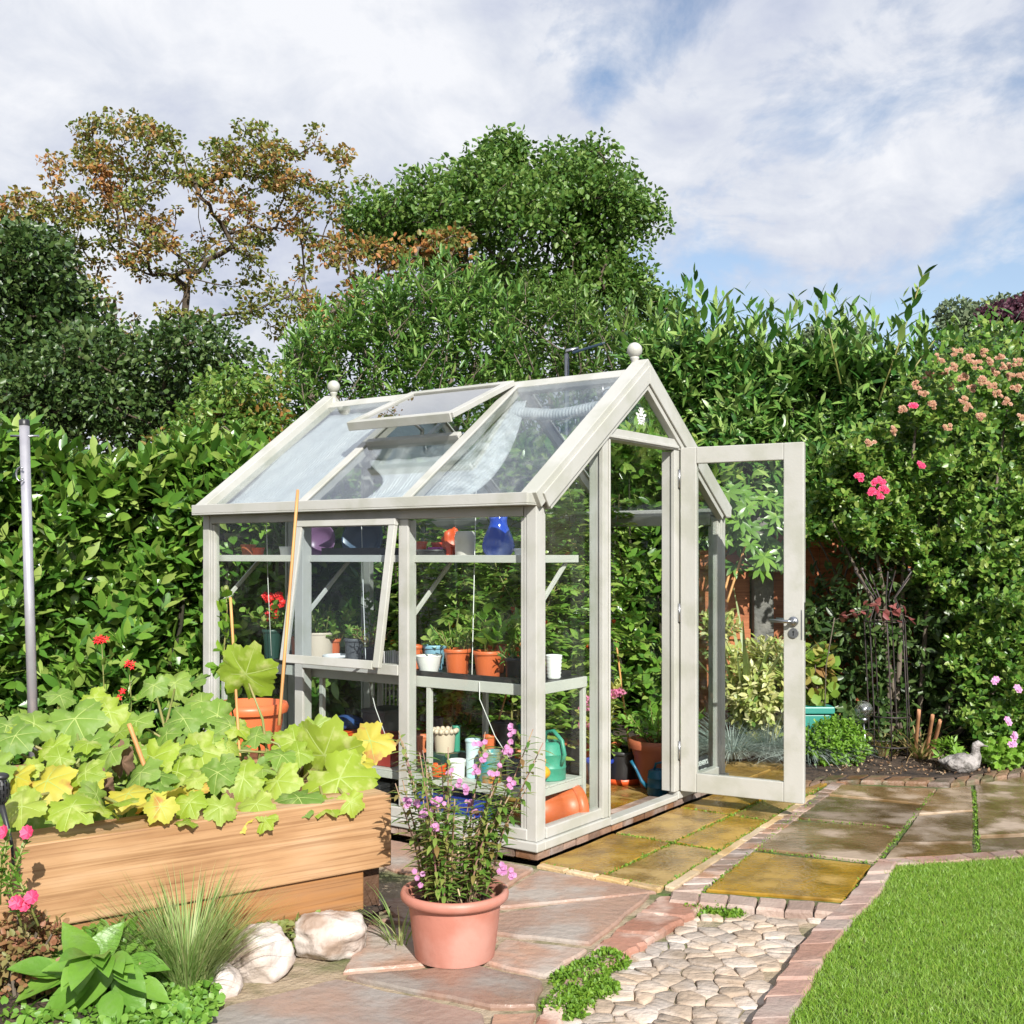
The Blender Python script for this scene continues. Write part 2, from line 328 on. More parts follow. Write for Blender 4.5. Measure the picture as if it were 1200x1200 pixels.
# mullions
for x0, x1, o in ((0, .07, -1), (GW-.07, GW, 1)):
    for y in (.80, 1.54):
        m = MB(); xo = 0 if o < 0 else GW; si = 1 if o < 0 else -1
        m.box(min(xo, xo+si*.014), max(xo, xo+si*.014), y-.031, y+.031, .043, 1.525); m.box(min(xo+si*.0145, xo+si*.075), max(xo+si*.0145, xo+si*.075), y-.022, y+.022, .043, 1.522)
        m.build('glazing_bar', m_paint, G, .003)
for x in (.66, 1.34):
    m = MB(); m.box(x-.03, x+.03, GL-.014, GL, .043, 1.98); m.box(x-.02, x+.02, GL-.07, GL-.0145, .043, 1.975); m.build('glazing_bar', m_paint, G, .003)
for x0, x1, in ((0, .05), (GW-.05, GW)):
    m = MB(); m.box(x0, x1, .075, GL-.075, 1.527, 1.590); m.build('eaves_beam', m_paint, G, .003)
for s_ in (-1, 1):
    m = MB(); e = 0 if s_ < 0 else GW
    a, b = sorted((e+s_*.078, e+s_*.0)); m.box(a, b, -.004, GL+.004, 1.574, 1.582)
    a, b = sorted((e+s_*.078, e+s_*.070)); m.box(a, b, -.004, GL+.004, 1.5825, 1.632); a, b = sorted((e+s_*.012, e+s_*.003)); m.box(a, b, -.004, GL+.004, 1.5825, 1.610)
    a, b = sorted((e+s_*.0695, e+s_*.0125)); m.box(a, b, -.004, .003, 1.5825, 1.63); m.box(a, b, GL-.003, GL+.004, 1.5825, 1.63)
    m.build('gutter', m_paint, G, .003)
# roof: ridge, barge rafters, inner bars
m = MB(); yr0, yr1 = -.035, GL+.035
m.prism([(GW/2-.06, yr0+.07, 2.292), (GW/2, yr0+.07, 2.336), (GW/2+.06, yr0+.07, 2.292), (GW/2+.05, yr0+.07, 2.262), (GW/2-.05, yr0+.07, 2.262)], (0, yr1-yr0-.14, 0)); m.build('ridge', m_paint, G, .004)
for side in (0, 1):
    for y, w, h, of in ((.018, .09, .078, .012), (.80, .058, .05, .012), (1.54, .058, .05, .012), (GL-.018, .09, .078, .012)):
        m = MB(); e = 1.0 if w > .08 else .965
        p, q = roof(side, .0, y, of), roof(side, e, y, of)
        if w > .08:
            up = rup(side); dz = of
            nn = [roof(side, -.012, y-w/2, -.03), roof(side, -.012, y-w/2, .048), Vector((GW/2, y-w/2, ZE+RISE+.048*1.232)), Vector((GW/2, y-w/2, ZE+RISE-.03*1.232))]
            m.prism(nn if side == 0 else nn[::-1], (0, w, 0))
            yi = y-w/2-.011 if y < 1 else y+w/2
            nn = [roof(side, .02, yi, -.058), roof(side, .02, yi, .018), Vector((GW/2, yi, ZE+RISE+.018*1.232)), Vector((GW/2, yi, ZE+RISE-.058*1.232))]
            m.prism(nn if side == 0 else nn[::-1], (0, .011, 0))
            yi = y-w/2 if y < 1 else y
            nn = [roof(side, .04, yi+.002, -.085), roof(side, .04, yi+.002, -.031), Vector((GW/2, yi+.002, ZE+RISE-.031*1.232)), Vector((GW/2, yi+.002, ZE+RISE-.085*1.232))]
            m.prism(nn if side == 0 else nn[::-1], (0, w/2-.004, 0))
            m.build('barge_rafter', m_paint, G, .003)
        else:
            m.beam(p, q, w, .012, rup(side)); m.beam(roof(side, .03, y, -.02), roof(side, e, y, -.02), .03, .05, rup(side)); m.build('roof_bar', m_paint, G, .003)
for y in (.055, GL-.055):
    m = MB(); m.lathe([(.026, 2.30), (.026, 2.33), (.026, 2.33), (.019, 2.338), (.017, 2.375), (.024, 2.386), (.024, 2.395), (.018, 2.398)], (GW/2, y, 0), 20); m.ball((GW/2, y, 2.432), .041, 24); m.build('finial', m_paint, G)
# door frame, lintel, threshold, gable panes
for x0, x1, y1 in ((.565, .64, .075), (1.325, 1.395, .075)):
    m = MB(); m.box(x0, x1, -.012, .012, .044, 1.925); m.box(x0+.012, x1-.012, .0125, y1, .044, 1.92)
    if x0 < 1: m.box(x0+.048, x0+.06, -.022, -.0125, .044, 1.925)
    m.build('door_jamb', m_paint, G, .003)
m = MB(); m.box(.565, 1.395, -.014, .06, 1.927, 1.985); m.box(.60, 1.36, -.024, -.0145, 1.935, 1.95); m.build('lintel', m_paint, G, .003)
m = MB(); m.box(.565, 1.395, GL-.06, GL+.01, 1.927, 1.985); m.build('lintel', m_paint, G, .003)
def pane(pts, off, name='pane', mt=None, par=None): q = MB(); q.prism(pts, off); return q.build(name, mt or m_glass, par or G)
for y in (.02, GL-.024):
    zt = lambda x: ZE+RISE*min(x, GW-x)-.075
    pane([(.06, y, .09), (.565, y, .09), (.565, y, zt(.565)), (.06, y, zt(.06))], (0, .004, 0))
    pane([(1.395, y, .09), (GW-.06, y, .09), (GW-.06, y, zt(GW-.06)), (1.395, y, zt(1.395))], (0, .004, 0))
    pane([(.60, y, 1.98), (1.40, y, 1.98), (1.0, y, 2.262)], (0, .004, 0))
pane([(.565, GL-.024, .09), (1.395, GL-.024, .09), (1.395, GL-.024, 1.93), (.565, GL-.024, 1.93)], (0, .004, 0))
for y0, y1, mid in ((.07, .78, 0), (.82, 1.52, 1), (1.56, GL-.07, 0)):
    pane([(.022, y0, .09), (.022, y1, .09), (.022, y1, .77 if mid else 1.53), (.022, y0, .77 if mid else 1.53)], (.004, 0, 0))
    pane([(GW-.026, y0, .09), (GW-.026, y1, .09), (GW-.026, y1, 1.53), (GW-.026, y0, 1.53)], (.004, 0, 0))
m = MB(); m.box(-.006, .05, .833, 1.507, .748, .80); m.build('transom', m_paint, G, .003)
# roof panes
def rpane(side, f0, f1, y0, y1, off=.006): return pane([roof(side, f0, y0, off), roof(side, f1, y0, off), roof(side, f1, y1, off), roof(side, f0, y1, off)], tuple(rup(side)*.004), 'roof_pane', m_roofglass)
for side in (0, 1):
    rpane(side, -.01, .955, .068, .77); rpane(side, -.01, .955, 1.57, GL-.068); rpane(side, -.01, .50 if side == 0 else .955, .83, 1.51)
m = MB(); m.beam(roof(0, .50, .835, .012), roof(0, .50, 1.505, .012), .012, .05, rup(0)); m.beam(roof(0, .515, .835, .026), roof(0, .515, 1.505, .026), .03, .022, rup(0)); m.build('vent_sill', m_paint, G, .003)
# roof vent, propped open
RV = R(12.5); hinge = roof(0, .955, 1.17, .036)
vd = Vector((-math.cos(math.atan(.72)-RV), 0, -math.sin(math.atan(.72)-RV))); vn = Vector((vd.z, 0, -vd.x))
def vp(t, y, o=0.0): return Vector((hinge.x, y, hinge.z))+vd*t+vn*o
vent = bpy.data.objects.new('roof_vent', bpy.data.meshes.new('roof_vent'))
m = MB(); VL = .60
m.beam(vp(0, .815), vp(VL, .815), .055, .03, vn); m.beam(vp(0, 1.525), vp(VL, 1.525), .055, .03, vn); m.beam(vp(VL-.02, .8435), vp(VL-.02, 1.4965), .045, .028, vn); m.beam(vp(.02, .8435), vp(.02, 1.4965), .05, .028, vn); m.beam(vp(VL+.008, .80, -.008), vp(VL+.008, 1.54, -.008), .014, .05, vn)
vent = m.build('roof_vent', m_paint, G, .003)
q = MB(); q.prism([vp(.03, .83), vp(VL-.04, .83), vp(VL-.04, 1.51), vp(.03, 1.51)], tuple(vn*.004)); q.build('pane', glassmat('vent glass', base=.30, power=3), vent)
q = MB(); a = vp(.5, 1.17, -.03); b_ = roof(0, .56, 1.17, -.03); q.tube([a, (a+b_)/2+Vector((.05, 0, .01)), b_], .012, 8); q.beam(roof(0, .56, 1.16, -.03), roof(0, .80, 1.16, -.03), .03, .02, rup(0)); q.beam(a, vp(.25, 1.17, -.05), .025, .018, vn); q.build('opening_arm', m_chrome, vent)
# hinged side window
sw_d = Vector((-.12, 0, -.715)).normalized(); sw_n = Vector((-.715, 0, .12)).normalized()
def wp(t, y, o=0.0): return Vector((-.022, y, 1.512))+sw_d*t+sw_n*o
WL = .725; m = MB(); ya, yb = .845, 1.50
m.beam(wp(.018, ya, 0), wp(WL, ya, 0), .042, .026, sw_n); m.beam(wp(.018, yb, 0), wp(WL, yb, 0), .042, .026, sw_n)
m.beam(wp(0, ya-.022, 0), wp(0, yb+.022, 0), .034, .03, sw_n); m.beam(wp(WL-.012, ya+.022, 0), wp(WL-.012, yb-.022, 0), .044, .03, sw_n)
win = m.build('side_window', m_paint, G, .003)
q = MB(); q.prism([wp(.02, ya+.015), wp(WL-.02, ya+.015), wp(WL-.02, yb-.015), wp(.02, yb-.015)], tuple(sw_n*.004)); q.build('pane', glassmat('side window glass', (.90, .93, .95), base=.02, power=5), win)
q = MB(); q.beam(wp(WL-.02, 1.08, -.02), Vector((.0, 1.03, .805)), .012, .008, (0, 0, 1)); q.build('window_stay', m_chrome, win)
# door
HG = Vector((1.388, -.022, 0)); dd = Vector((.117, -.993, 0)).normalized(); dn = Vector((-dd.y, dd.x, 0))*-1
def dp(t, z, o=0.0): return HG+dd*t+dn*o+Vector((0, 0, z))
DW, Z0, Z1 = .68, .046, 1.94
m = MB(); T = .04
def rail(t0, t1, z0, z1, th=T): m.prism([dp(t0, z0, -th/2), dp(t1, z0, -th/2), dp(t1, z0, th/2), dp(t0, z0, th/2)], (0, 0, z1-z0))
rail(0, .092, Z0, Z1); rail(DW-.106, DW, Z0, Z1); rail(.0921, DW-.1061, Z0, Z0+.105, T-.001); rail(.0921, DW-.1061, Z1-.09, Z1, T-.001)
door = m.build('door', m_paint, G, .004)
q = MB(); q.prism([dp(.088, Z0+.1, 0), dp(DW-.102, Z0+.1, 0), dp(DW-.102, Z1-.085, 0), dp(.088, Z1-.085, 0)], tuple(dn*.004)); q.build('pane', glassmat('door glass', (.97, .985, .98), base=.03), door)
dnl = dn if (VV*dn.x+UU*dn.y).y < 0 else -dn         # the face turned to the camera
q = MB(); hx = DW-.052; zh = 1.0
ax = Matrix((( dd.x, 0, dnl.x), (dd.y, 0, dnl.y), (0, 1, 0))); 
q.lathe([(0, .020), (.026, .020), (.026, .020), (.026, .030), (.026, .030), (.011, .031), (.011, .06), (.011, .06), (0, .061)], dp(hx, zh), 20, axis=ax)
q.tube([dp(hx, zh)+dnl*.058, dp(hx-.02, zh)+dnl*.062, dp(hx-.115, zh+.004)+dnl*.06], .0095, 10); q.tube([dp(hx, zh)-dnl*.02, dp(hx, zh)-dnl*.058, dp(hx-.02, zh)-dnl*.062, dp(hx-.115, zh+.004)-dnl*.06], .0095, 10); q.build('handle', m_chrome, door)
q = MB(); q.lathe([(0, .028), (.0255, .028), (.0255, .028), (.0275, .0205), (.0275, .0205), (0, .0204)], dp(hx, zh-.062), 20, axis=ax); kh = q.build('escutcheon', m_chrome, door)
q = MB(); q.prism([dp(hx-.003, zh-.075)+dnl*.0282, dp(hx+.003, zh-.075)+dnl*.0282, dp(hx+.003, zh-.055)+dnl*.0282, dp(hx-.003, zh-.055)+dnl*.0282], tuple(dnl*.0012)); q.lathe([(0, .0292), (.0055, .0292), (.0055, .0292), (.0055, .0281)], dp(hx, zh-.055), 12, axis=ax); q.build('keyhole', m_black, door)
q = MB(); q.prism([dp(DW+.0003, .90, -.011), dp(DW+.0003, .90, .011), dp(DW+.0003, 1.10, .011), dp(DW+.0003, 1.10, -.011)], tuple(dd*.0015)); q.prism([dp(hx+.038, .905)+dnl*.0202, dp(hx+.044, .905)+dnl*.0202, dp(hx+.044, 1.06)+dnl*.0202, dp(hx+.038, 1.06)+dnl*.0202], tuple(dnl*.001)); q.build('latch_plate', m_chrome, door)
for z in (.22, .98, 1.72):
    q = MB(); q.tube([dp(-.006, z, .02), dp(-.006, z+.10, .02)], .008, 8); q.build('hinge', m_chrome, door)
# shelf under the eaves with sloping brackets
m = MB(); 
for k in range(4): m.box(.075+k*.094, .075+k*.094+.088, .06, GL-.06, 1.318, 1.330)
m.box(.43, .447, .055, GL-.055, 1.312, 1.348); m.box(.06, .0745, .055, GL-.055, 1.312, 1.348); m.box(.0755, .4295, .055, .0585, 1.312, 1.348)
sh = m.build('shelf', m_alu, G, .002)
for y in (.085, .80, 1.54, 2.28):
    q = MB(); q.beam((.07, y, 1.04), (.38, y, 1.313), .022, .012, (0, 1, 0)); q.box(.058, .068, y-.012, y+.012, 1.0, 1.311); q.build('bracket', m_alu, sh, .001)
# bee emblem: white transfer on the gable glass
m = MB(); bc = Vector((1.0, .0155, 2.075)); sc = .105/22
def bq(x, z): return bc+Vector((x*sc*1.5, 0, -z*sc))
def disc(cx_, cz_, rx, rz, n_=14, rot=0):
    pts = []
    for j in range(n_):
        t = 2*math.pi*j/n_; x = rx*math.cos(t); z = rz*math.sin(t); pts.append(bq(cx_+x*math.cos(rot)-z*math.sin(rot), cz_+x*math.sin(rot)+z*math.cos(rot)))
    m.prism(pts, (0, .0018, 0))
disc(0, -6.6, 1.9, 1.6); disc(0, -3.2, 2.6, 2.2); disc(0, .9, 2.9, 1.2); disc(0, 3.9, 2.7, 1.0); disc(0, 6.8, 2.0, 1.3)
for s_ in (-1, 1):
    disc(s_*5.2, -2.4, 2.7, 1.5, 14, -s_*.5); disc(s_*4.4, .6, 1.7, 1.0, 12, s_*.5)
    for a, b in (((1.2, -7.4), (2.9, -10.2)), ((2.0, -5.0), (4.4, -7.6)), ((2.4, .8), (5.4, 2.8)), ((2.0, 4.6), (4.2, 8.6)), ((2.0, 2.4), (5.0, 5.2)), ((.5, -7.6), (.9, -10.6))):
        m.beam(bq(s_*a[0], a[1]), bq(s_*b[0], b[1]), .0055, .0016, (0, 1, 0))
m.build('bee_emblem', m_white, G)

# shading sheets under the glass
def sheetmat(tl=.12, op=.10):
    m, n, l, b, o = new_mat('white shading sheet'); b.inputs['Base Color'].default_value = (.84, .86, .87, 1); b.inputs['Roughness'].default_value = .35
    tc = n.new('ShaderNodeTexCoord'); wv = n.new('ShaderNodeTexWave'); wv.wave_type = 'BANDS'; wv.bands_direction = 'Y'; wv.inputs['Scale'].default_value = 16; wv.inputs['Distortion'].default_value = 3; wv.inputs['Detail'].default_value = 3; wv.inputs['Detail Scale'].default_value = 2
    l.new(tc.outputs['Object'], wv.inputs[0]); bp = n.new('ShaderNodeBump'); bp.inputs['Strength'].default_value = .5; bp.inputs['Distance'].default_value = .01; l.new(wv.outputs['Fac'], bp.inputs['Height']); l.new(bp.outputs[0], b.inputs['Normal'])
    t = n.new('ShaderNodeBsdfTranslucent'); t.inputs[0].default_value = (.85, .9, .92, 1); tr = n.new('ShaderNodeBsdfTransparent')
    m1 = n.new('ShaderNodeMixShader'); m1.inputs[0].default_value = tl; l.new(b.outputs[0], m1.inputs[1]); l.new(t.outputs[0], m1.inputs[2])
    no = n.new('ShaderNodeTexNoise'); no.inputs['Scale'].default_value = 14; no.inputs['Detail'].default_value = 6; l.new(tc.outputs['Object'], no.inputs['Vector']); r = ramp(n, [(.35, (.0,)*3), (.75, (op,)*3)]); l.new(no.outputs['Fac'], r.inputs[0])
    m2 = n.new('ShaderNodeMixShader'); l.new(r.outputs[0], m2.inputs[0]); l.new(m1.outputs[0], m2.inputs[1]); l.new(tr.outputs[0], m2.inputs[2]); l.new(m2.outputs[0], o.inputs['Surface']); return m
m_sheet = sheetmat()
def sheet(name, fn, nu, nv, label, par_mat=m_sheet, group='shading sheets under the greenhouse roof'):
    m = MB(); V = []
    for i in range(nu+1):
        for j in range(nv+1): V.append(Vector(fn(i/nu, j/nv)))
    fs = [(i*(nv+1)+j, (i+1)*(nv+1)+j, (i+1)*(nv+1)+j+1, i*(nv+1)+j+1) for i in range(nu) for j in range(nv)]
    m.add(V, fs, True); o = m.build(name, par_mat); o.location = A0; o.rotation_euler[2] = GROT
    sm = o.modifiers.new('solid', 'SOLIDIFY'); sm.thickness = .0015
    return tag(o, label, 'shading sheet', group)
rip = lambda u, v: .006*math.sin(9*u+3*v)+.004*math.sin(23*v+5*u)
sheet('shading_sheet', lambda u, v: roof(0, .03+.90*u, 1.575+.69*v, -.035+rip(u, v)), 24, 24, 'white ribbed shading sheet filling the far left bay of the greenhouse roof')
def midf(u, v):
    f = .05+.40*u; y = .845+(1.49-.845-.20*(1-u)**.6*0)*v; y = .845+v*(.645-.28*(math.sin(u*2.6+.3))**2)
    return roof(0, f, y, -.05-.05*v*v*(1-u)+rip(u, v))
sheet('shading_sheet', midf, 20, 20, 'white shading sheet sagging below the lower pane under the propped roof vent')
sheet('shading_sheet', lambda u, v: roof(1, .10+.80*u, 1.52+.70*v, -.05+rip(u, v)), 24, 24, 'white shading sheet on the back slope of the greenhouse roof, seen through the open vent', sheetmat(.75, .2))
def curl(u, v):      # narrow drooping strip beside the glazing bar
    f = .03+.86*u; w = .07+.15*(1-u)**1.5+.06*math.sin(3.1*u); y = .765-w*v
    return roof(0, f, y, -.04-.16*v*v*math.sin(math.pi*u)*.6+rip(u, v)*.6)
sheet('shading_sheet', curl, 26, 12, 'loose white shading sheet curling down beside the glazing bar nearest the gable', sheetmat(.25, .75))
def roll(u, v):
    a = v*5.0; return roof(0, .80+.03*math.cos(a)+.01*math.sin(9*u), .09+.66*u, -.06+.03*math.sin(a)-.02*math.sin(3.14*u))
sheet('shading_sheet', roll, 26, 14, 'white shading sheet rolled up close under the ridge of the right roof bay', sheetmat(.3, .6))
# ------------------------------------------------------------------ ground sheets, paving, lawn
def poly_px(pts, z=0.0): return [P(x, y, z) for x, y in pts]
m_earth = mat('garden earth', (.05, .035, .02), (.09, .06, .035), 14, .95, bump=.8, bscale=30, c3=(.035, .04, .012), scale3=2)
m = MB(); N = 40; xs = [-400, -120, -40]+[-20+i for i in range(41)]+[40, 120, 400]; ys = [-60, -20, -6]+[-2+i*.75 for i in range(40)]+[45, 90, 200, 600]
V = [(x, y, -.09 if (abs(x) < 20 and y < 28) else -.05) for y in ys for x in xs]; nx = len(xs)
m.add(V, [(j*nx+i, j*nx+i+1, (j+1)*nx+i+1, (j+1)*nx+i) for j in range(len(ys)-1) for i in range(nx-1)], True)
struct(m.build('ground', m_earth))
def stone_poly(m, pts, z, th, jit=.004, inset=.006, seg=.05, mi=0, dome=0.0, rim=.006, tilt=.004, r=rnd):
    """one slab: wavering edge, eased arris, slight tilt"""
    c = sum(pts, Vector((0, 0, 0)))/len(pts); out = []
    n0 = len(pts)
    for i in range(n0):
        a, b = pts[i], pts[(i+1) % n0]; k = max(2, int((b-a).length/seg))
        for j in range(k):
            p = a.lerp(b, j/k); d = (c-p); d.z = 0; L_ = d.length
            if L_ > 1e-6: p = p+d/L_*(inset*(1.6 if j == 0 else 1)+r.uniform(-jit, jit))
            out.append(p)
    tx, ty = r.uniform(-tilt, tilt), r.uniform(-tilt, tilt)
    zt = lambda p: z+(p.x-c.x)*tx+(p.y-c.y)*ty
    k = len(out); vs = [(p.x, p.y, z-th) for p in out]+[(p.x, p.y, zt(p)-rim) for p in out]
    ins = []
    for p in out:
        d = c-p; d.z = 0; d.normalize(); q = p+d*rim; ins.append((q.x, q.y, zt(q)))
    vs += ins
    fs = [(i, (i+1) % k, k+(i+1) % k, k+i) for i in range(k)]+[(k+i, k+(i+1) % k, 2*k+(i+1) % k, 2*k+i) for i in range(k)]
    if dome:
        ri = []
        for i, p in enumerate(out):
            q = c.lerp(p, .5); ri.append((q.x, q.y, zt(q)+dome*r.uniform(.6, 1.2)))
        vs += ri+[(c.x, c.y, zt(c)+dome*1.2)]
        fs += [(2*k+i, 2*k+(i+1) % k, 3*k+(i+1) % k, 3*k+i) for i in range(k)]+[(3*k+i, 3*k+(i+1) % k, 4*k) for i in range(k)]
        m.add(vs, fs, True, mi)
    else:
        fs += [[2*k+i for i in range(k)]]; m.add(vs, fs, False, mi)
def slabs(name, polys, mt, z=0.0, th=.05, **kw):
    m = MB()
    for p in polys: stone_poly(m, poly_px(p, z), z, th, **kw)
    return struct(m.build(name, mt))
m_gold = mat('wet golden sandstone', (.33, .195, .034), (.155, .088, .018), 6.5, .10, .6, bump=.28, bscale=45, island=.14, c3=(.36, .235, .07), scale3=4.2)
m_wet = mat('wet brown sandstone', (.21, .145, .085), (.10, .062, .028), 4.4, .09, .7, bump=.25, bscale=30, island=.3, c3=(.33, .26, .20), scale3=3.6)
m_pinks = mat('pink sandstone', (.36, .225, .165), (.29, .19, .15), 4.2, .38, .85, bump=.45, bscale=26, island=.28, c3=(.33, .285, .25), scale3=3.4)
m_red = mat('red sandstone setts', (.31, .16, .115), (.26, .155, .12), 4, .6, bump=.4, bscale=30, island=.25, c3=(.50, .38, .32), scale3=4)
m_cob = mat('broken stone', (.46, .36, .275), (.36, .285, .22), 7, .7, bump=.7, bscale=28, island=.26, c3=(.47, .40, .34), scale3=5)
m_moss = mat('mossy joint', (.10, .09, .045), (.07, .10, .02), 18, .9, bump=.6, bscale=60, c3=(.07, .13, .02), scale3=6)
m_sand = mat('sandy joint', (.38, .30, .21), (.30, .23, .15), 16, .9, bump=.6, bscale=60, c3=(.12, .13, .05), scale3=4)
def GP(b, a): p = gh(b, a, 0); return Vector((p.x, p.y, 0))
# golden paving before the door
m = MB(); rows = [(-.02, .645), (.66, 1.345), (1.36, 2.02), (2.03, 2.7)]
a_edge = lambda b: -.655+.135*(b/1.67)
for b0, b1 in rows:
    for lo, hi in (((lambda b: -.024), (lambda b: -.365+.03*b)), ((lambda b: -.375+.03*b), (lambda b: a_edge(b)))):
        stone_poly(m, [GP(b0, lo(b0)), GP(b1, lo(b1)), GP(b1, hi(b1)), GP(b0, hi(b0))], 0, .05, tilt=.003, inset=.005, jit=.003)
for b0, b1 in ((2.0, 2.7), (2.71, 3.5)):
    for a0, a1 in ((0, .6), (.61, 1.2)): stone_poly(m, [GP(b0+.06, a0), GP(b1, a0), GP(b1, a1), GP(b0+.06, a1)], 0, .05, tilt=.003)
struct(m.build('golden_paving', m_gold))
m = MB()                                              # pale edging round it
for k in range(4):
    a0, a1 = -.05-k*.155, -.05-(k+1)*.155+.006; stone_poly(m, [GP(-.075, a0), GP(-.028, a0), GP(-.028, a1), GP(-.075, a1)], .006, .05, inset=.002, jit=.003)
for k in range(7):
    b0, b1 = -.02+k*.30, -.02+(k+1)*.30-.008; stone_poly(m, [GP(b0, a_edge(b0)-.008), GP(b1, a_edge(b1)-.008), GP(b1, a_edge(b1)-.052), GP(b0, a_edge(b0)-.052)], .004, .05, inset=.002, jit=.003)
struct(m.build('paving_edge', mat('pale edging', (.55, .42, .27), (.42, .28, .13), 6, .5, bump=.3, island=.2)))
m = MB()                                              # brick strip
L0, L1 = GP(-.06, -.72), GP(2.62, -.455); R0, R1 = GP(.02, -.815), GP(2.62, -.535)
kk = 24
for k in range(kk):
    t0, t1 = k/kk, (k+1)/kk; stone_poly(m, [L0.lerp(L1, t0), L0.lerp(L1, t1), R0.lerp(R1, t1), R0.lerp(R1, t0)], .003, .05, inset=.004, jit=.004, tilt=.03)
m_brick = mat('worn brick setts', (.22, .12, .075), (.28, .2, .16), 5, .35, .8, bump=.4, bscale=40, island=.4, c3=(.36, .28, .24), scale3=6)
struct(m.build('brick_strip', m_brick))
big = [[(826, 1042), (990, 1055), (1022, 1013), (880, 997)], [(884, 993), (1025, 1009), (1058, 971), (926, 961)], [(930, 957), (1060, 969), (1086, 944), (965, 933)], [(968, 930), (1088, 942), (1096, 924), (975, 919)]]
rgt = [[(1099, 924), (1138, 921), (1140, 949), (1077, 953)], [(1075, 956), (1140, 951), (1139, 986), (1053, 987)], [(1050, 990), (1139, 989), (1141, 1000), (1037, 1006)], [(1143, 919), (1310, 890), (1310, 972), (1147, 980)], [(1147, 983), (1310, 975), (1310, 989), (1149, 999)]]
slabs('golden_slab', big[:1], m_gold, tilt=.004); slabs('wet_paving', big[1:]+rgt, m_wet, tilt=.004, inset=-.002)
m = MB()
for k in range(6):                                   # sett row between slab and cobbles
    a, b = (786+k*34, 1046+k*2.6), (786+(k+1)*34, 1046+(k+1)*2.6); stone_poly(m, poly_px([a, b, (b[0]-3, b[1]+13), (a[0]-3, a[1]+13)]), .012, .08, inset=.003, jit=.004, tilt=.04, rim=.010)
struct(m.build('sett_row', mat('pale setts', (.38, .29, .24), (.31, .22, .18), 6, .7, bump=.4, island=.2)))
# kerb of pink stones along the lawn
def along(path, t):
    L_ = [(path[i+1]-path[i]).length for i in range(len(path)-1)]; s_ = t*sum(L_)
    for i, q in enumerate(L_):
        if s_ <= q or i == len(L_)-1: return path[i].lerp(path[i+1], s_/q)
        s_ -= q
ki = poly_px([(1024, 1014), (990, 1058), (943, 1100), (878, 1200), (800, 1330)]); ko = poly_px([(1052, 1013), (1032, 1050), (984, 1100), (926, 1200), (868, 1330)])
m = MB(); kk = 15
for k in range(kk):
    t0, t1 = (k+rnd.uniform(-.2, .2))/kk if k else 0, (k+1)/kk; stone_poly(m, [along(ki, t0), along(ki, t1), along(ko, t1), along(ko, t0)], .016, .08, inset=.004, jit=.005, tilt=.03, rim=.010)
ki2 = poly_px([(1026, 1010), (1142, 1002), (1310, 990)]); ko2 = poly_px([(1052, 1015), (1142, 1010), (1310, 999)])
kk = 9
for k in range(kk): stone_poly(m, [along(ki2, k/kk), along(ki2, (k+1)/kk), along(ko2, (k+1)/kk), along(ko2, k/kk)], .012, .08, inset=.004, jit=.004, tilt=.03)
struct(m.build('lawn_kerb', mat('pink kerb stone', (.33, .20, .155), (.29, .185, .15), 5, .65, bump=.5, bscale=30, island=.2, c3=(.37, .28, .235), scale3=3)))
# brick edging of the far border
e0 = poly_px([(936, 926), (965, 917), (1020, 917), (1118, 921), (1200, 908), (1320, 880)]); e1 = poly_px([(938, 917), (966, 911), (1022, 911), (1116, 914), (1200, 901), (1320, 874)])
m = MB(); kk = 24
for k in range(kk): stone_poly(m, [along(e0, k/kk), along(e0, (k+1)/kk), along(e1, (k+1)/kk), along(e1, k/kk)], .014, .10, inset=.004, jit=.004, tilt=.04, rim=.012)
struct(m.build('border_edging', mat('dark edging brick', (.16, .095, .06), (.22, .15, .11), 6, .5, bump=.5, bscale=40, island=.4, c3=(.10, .09, .05), scale3=8)))
# pink flags
pk = [[(380, 968), (628, 1017), (590, 1041), (455, 1018)], [(635, 1018), (771, 1043), (586, 1063), (470, 1078), (430, 1055), (590, 1046)], [(583, 1068), (763, 1047), (695, 1105), (590, 1094), (440, 1076)],
      [(430, 1083), (586, 1098), (560, 1124), (400, 1138)], [(590, 1099), (690, 1111), (640, 1144), (562, 1126)], [(402, 1142), (560, 1129), (640, 1147), (630, 1178), (576, 1180)], [(225, 1205), (262, 1178), (396, 1146), (572, 1186), (562, 1222), (380, 1260), (200, 1260)], [(568, 1228), (578, 1186), (630, 1184), (606, 1230), (560, 1290)]]
slabs('pink_paving', pk, m_pinks, z=.006, th=.06, tilt=.006, jit=.006, rim=.008)
lk0 = poly_px([(774, 1049), (696, 1108), (634, 1182), (590, 1260)]); lk1 = poly_px([(836, 1057), (738, 1116), (668, 1165), (640, 1260)])
m = MB(); kk = 7
for k in range(kk):
    a, b = along(lk0, k/kk), along(lk0, (k+1)/kk); c_, d_ = along(lk1, (k+1)/kk), along(lk1, k/kk)
    stone_poly(m, [a, b, c_, d_], .004, .08, inset=.004, jit=.010, tilt=.0, rim=.012, seg=.03)
struct(m.build('sloping_kerb', m_red))
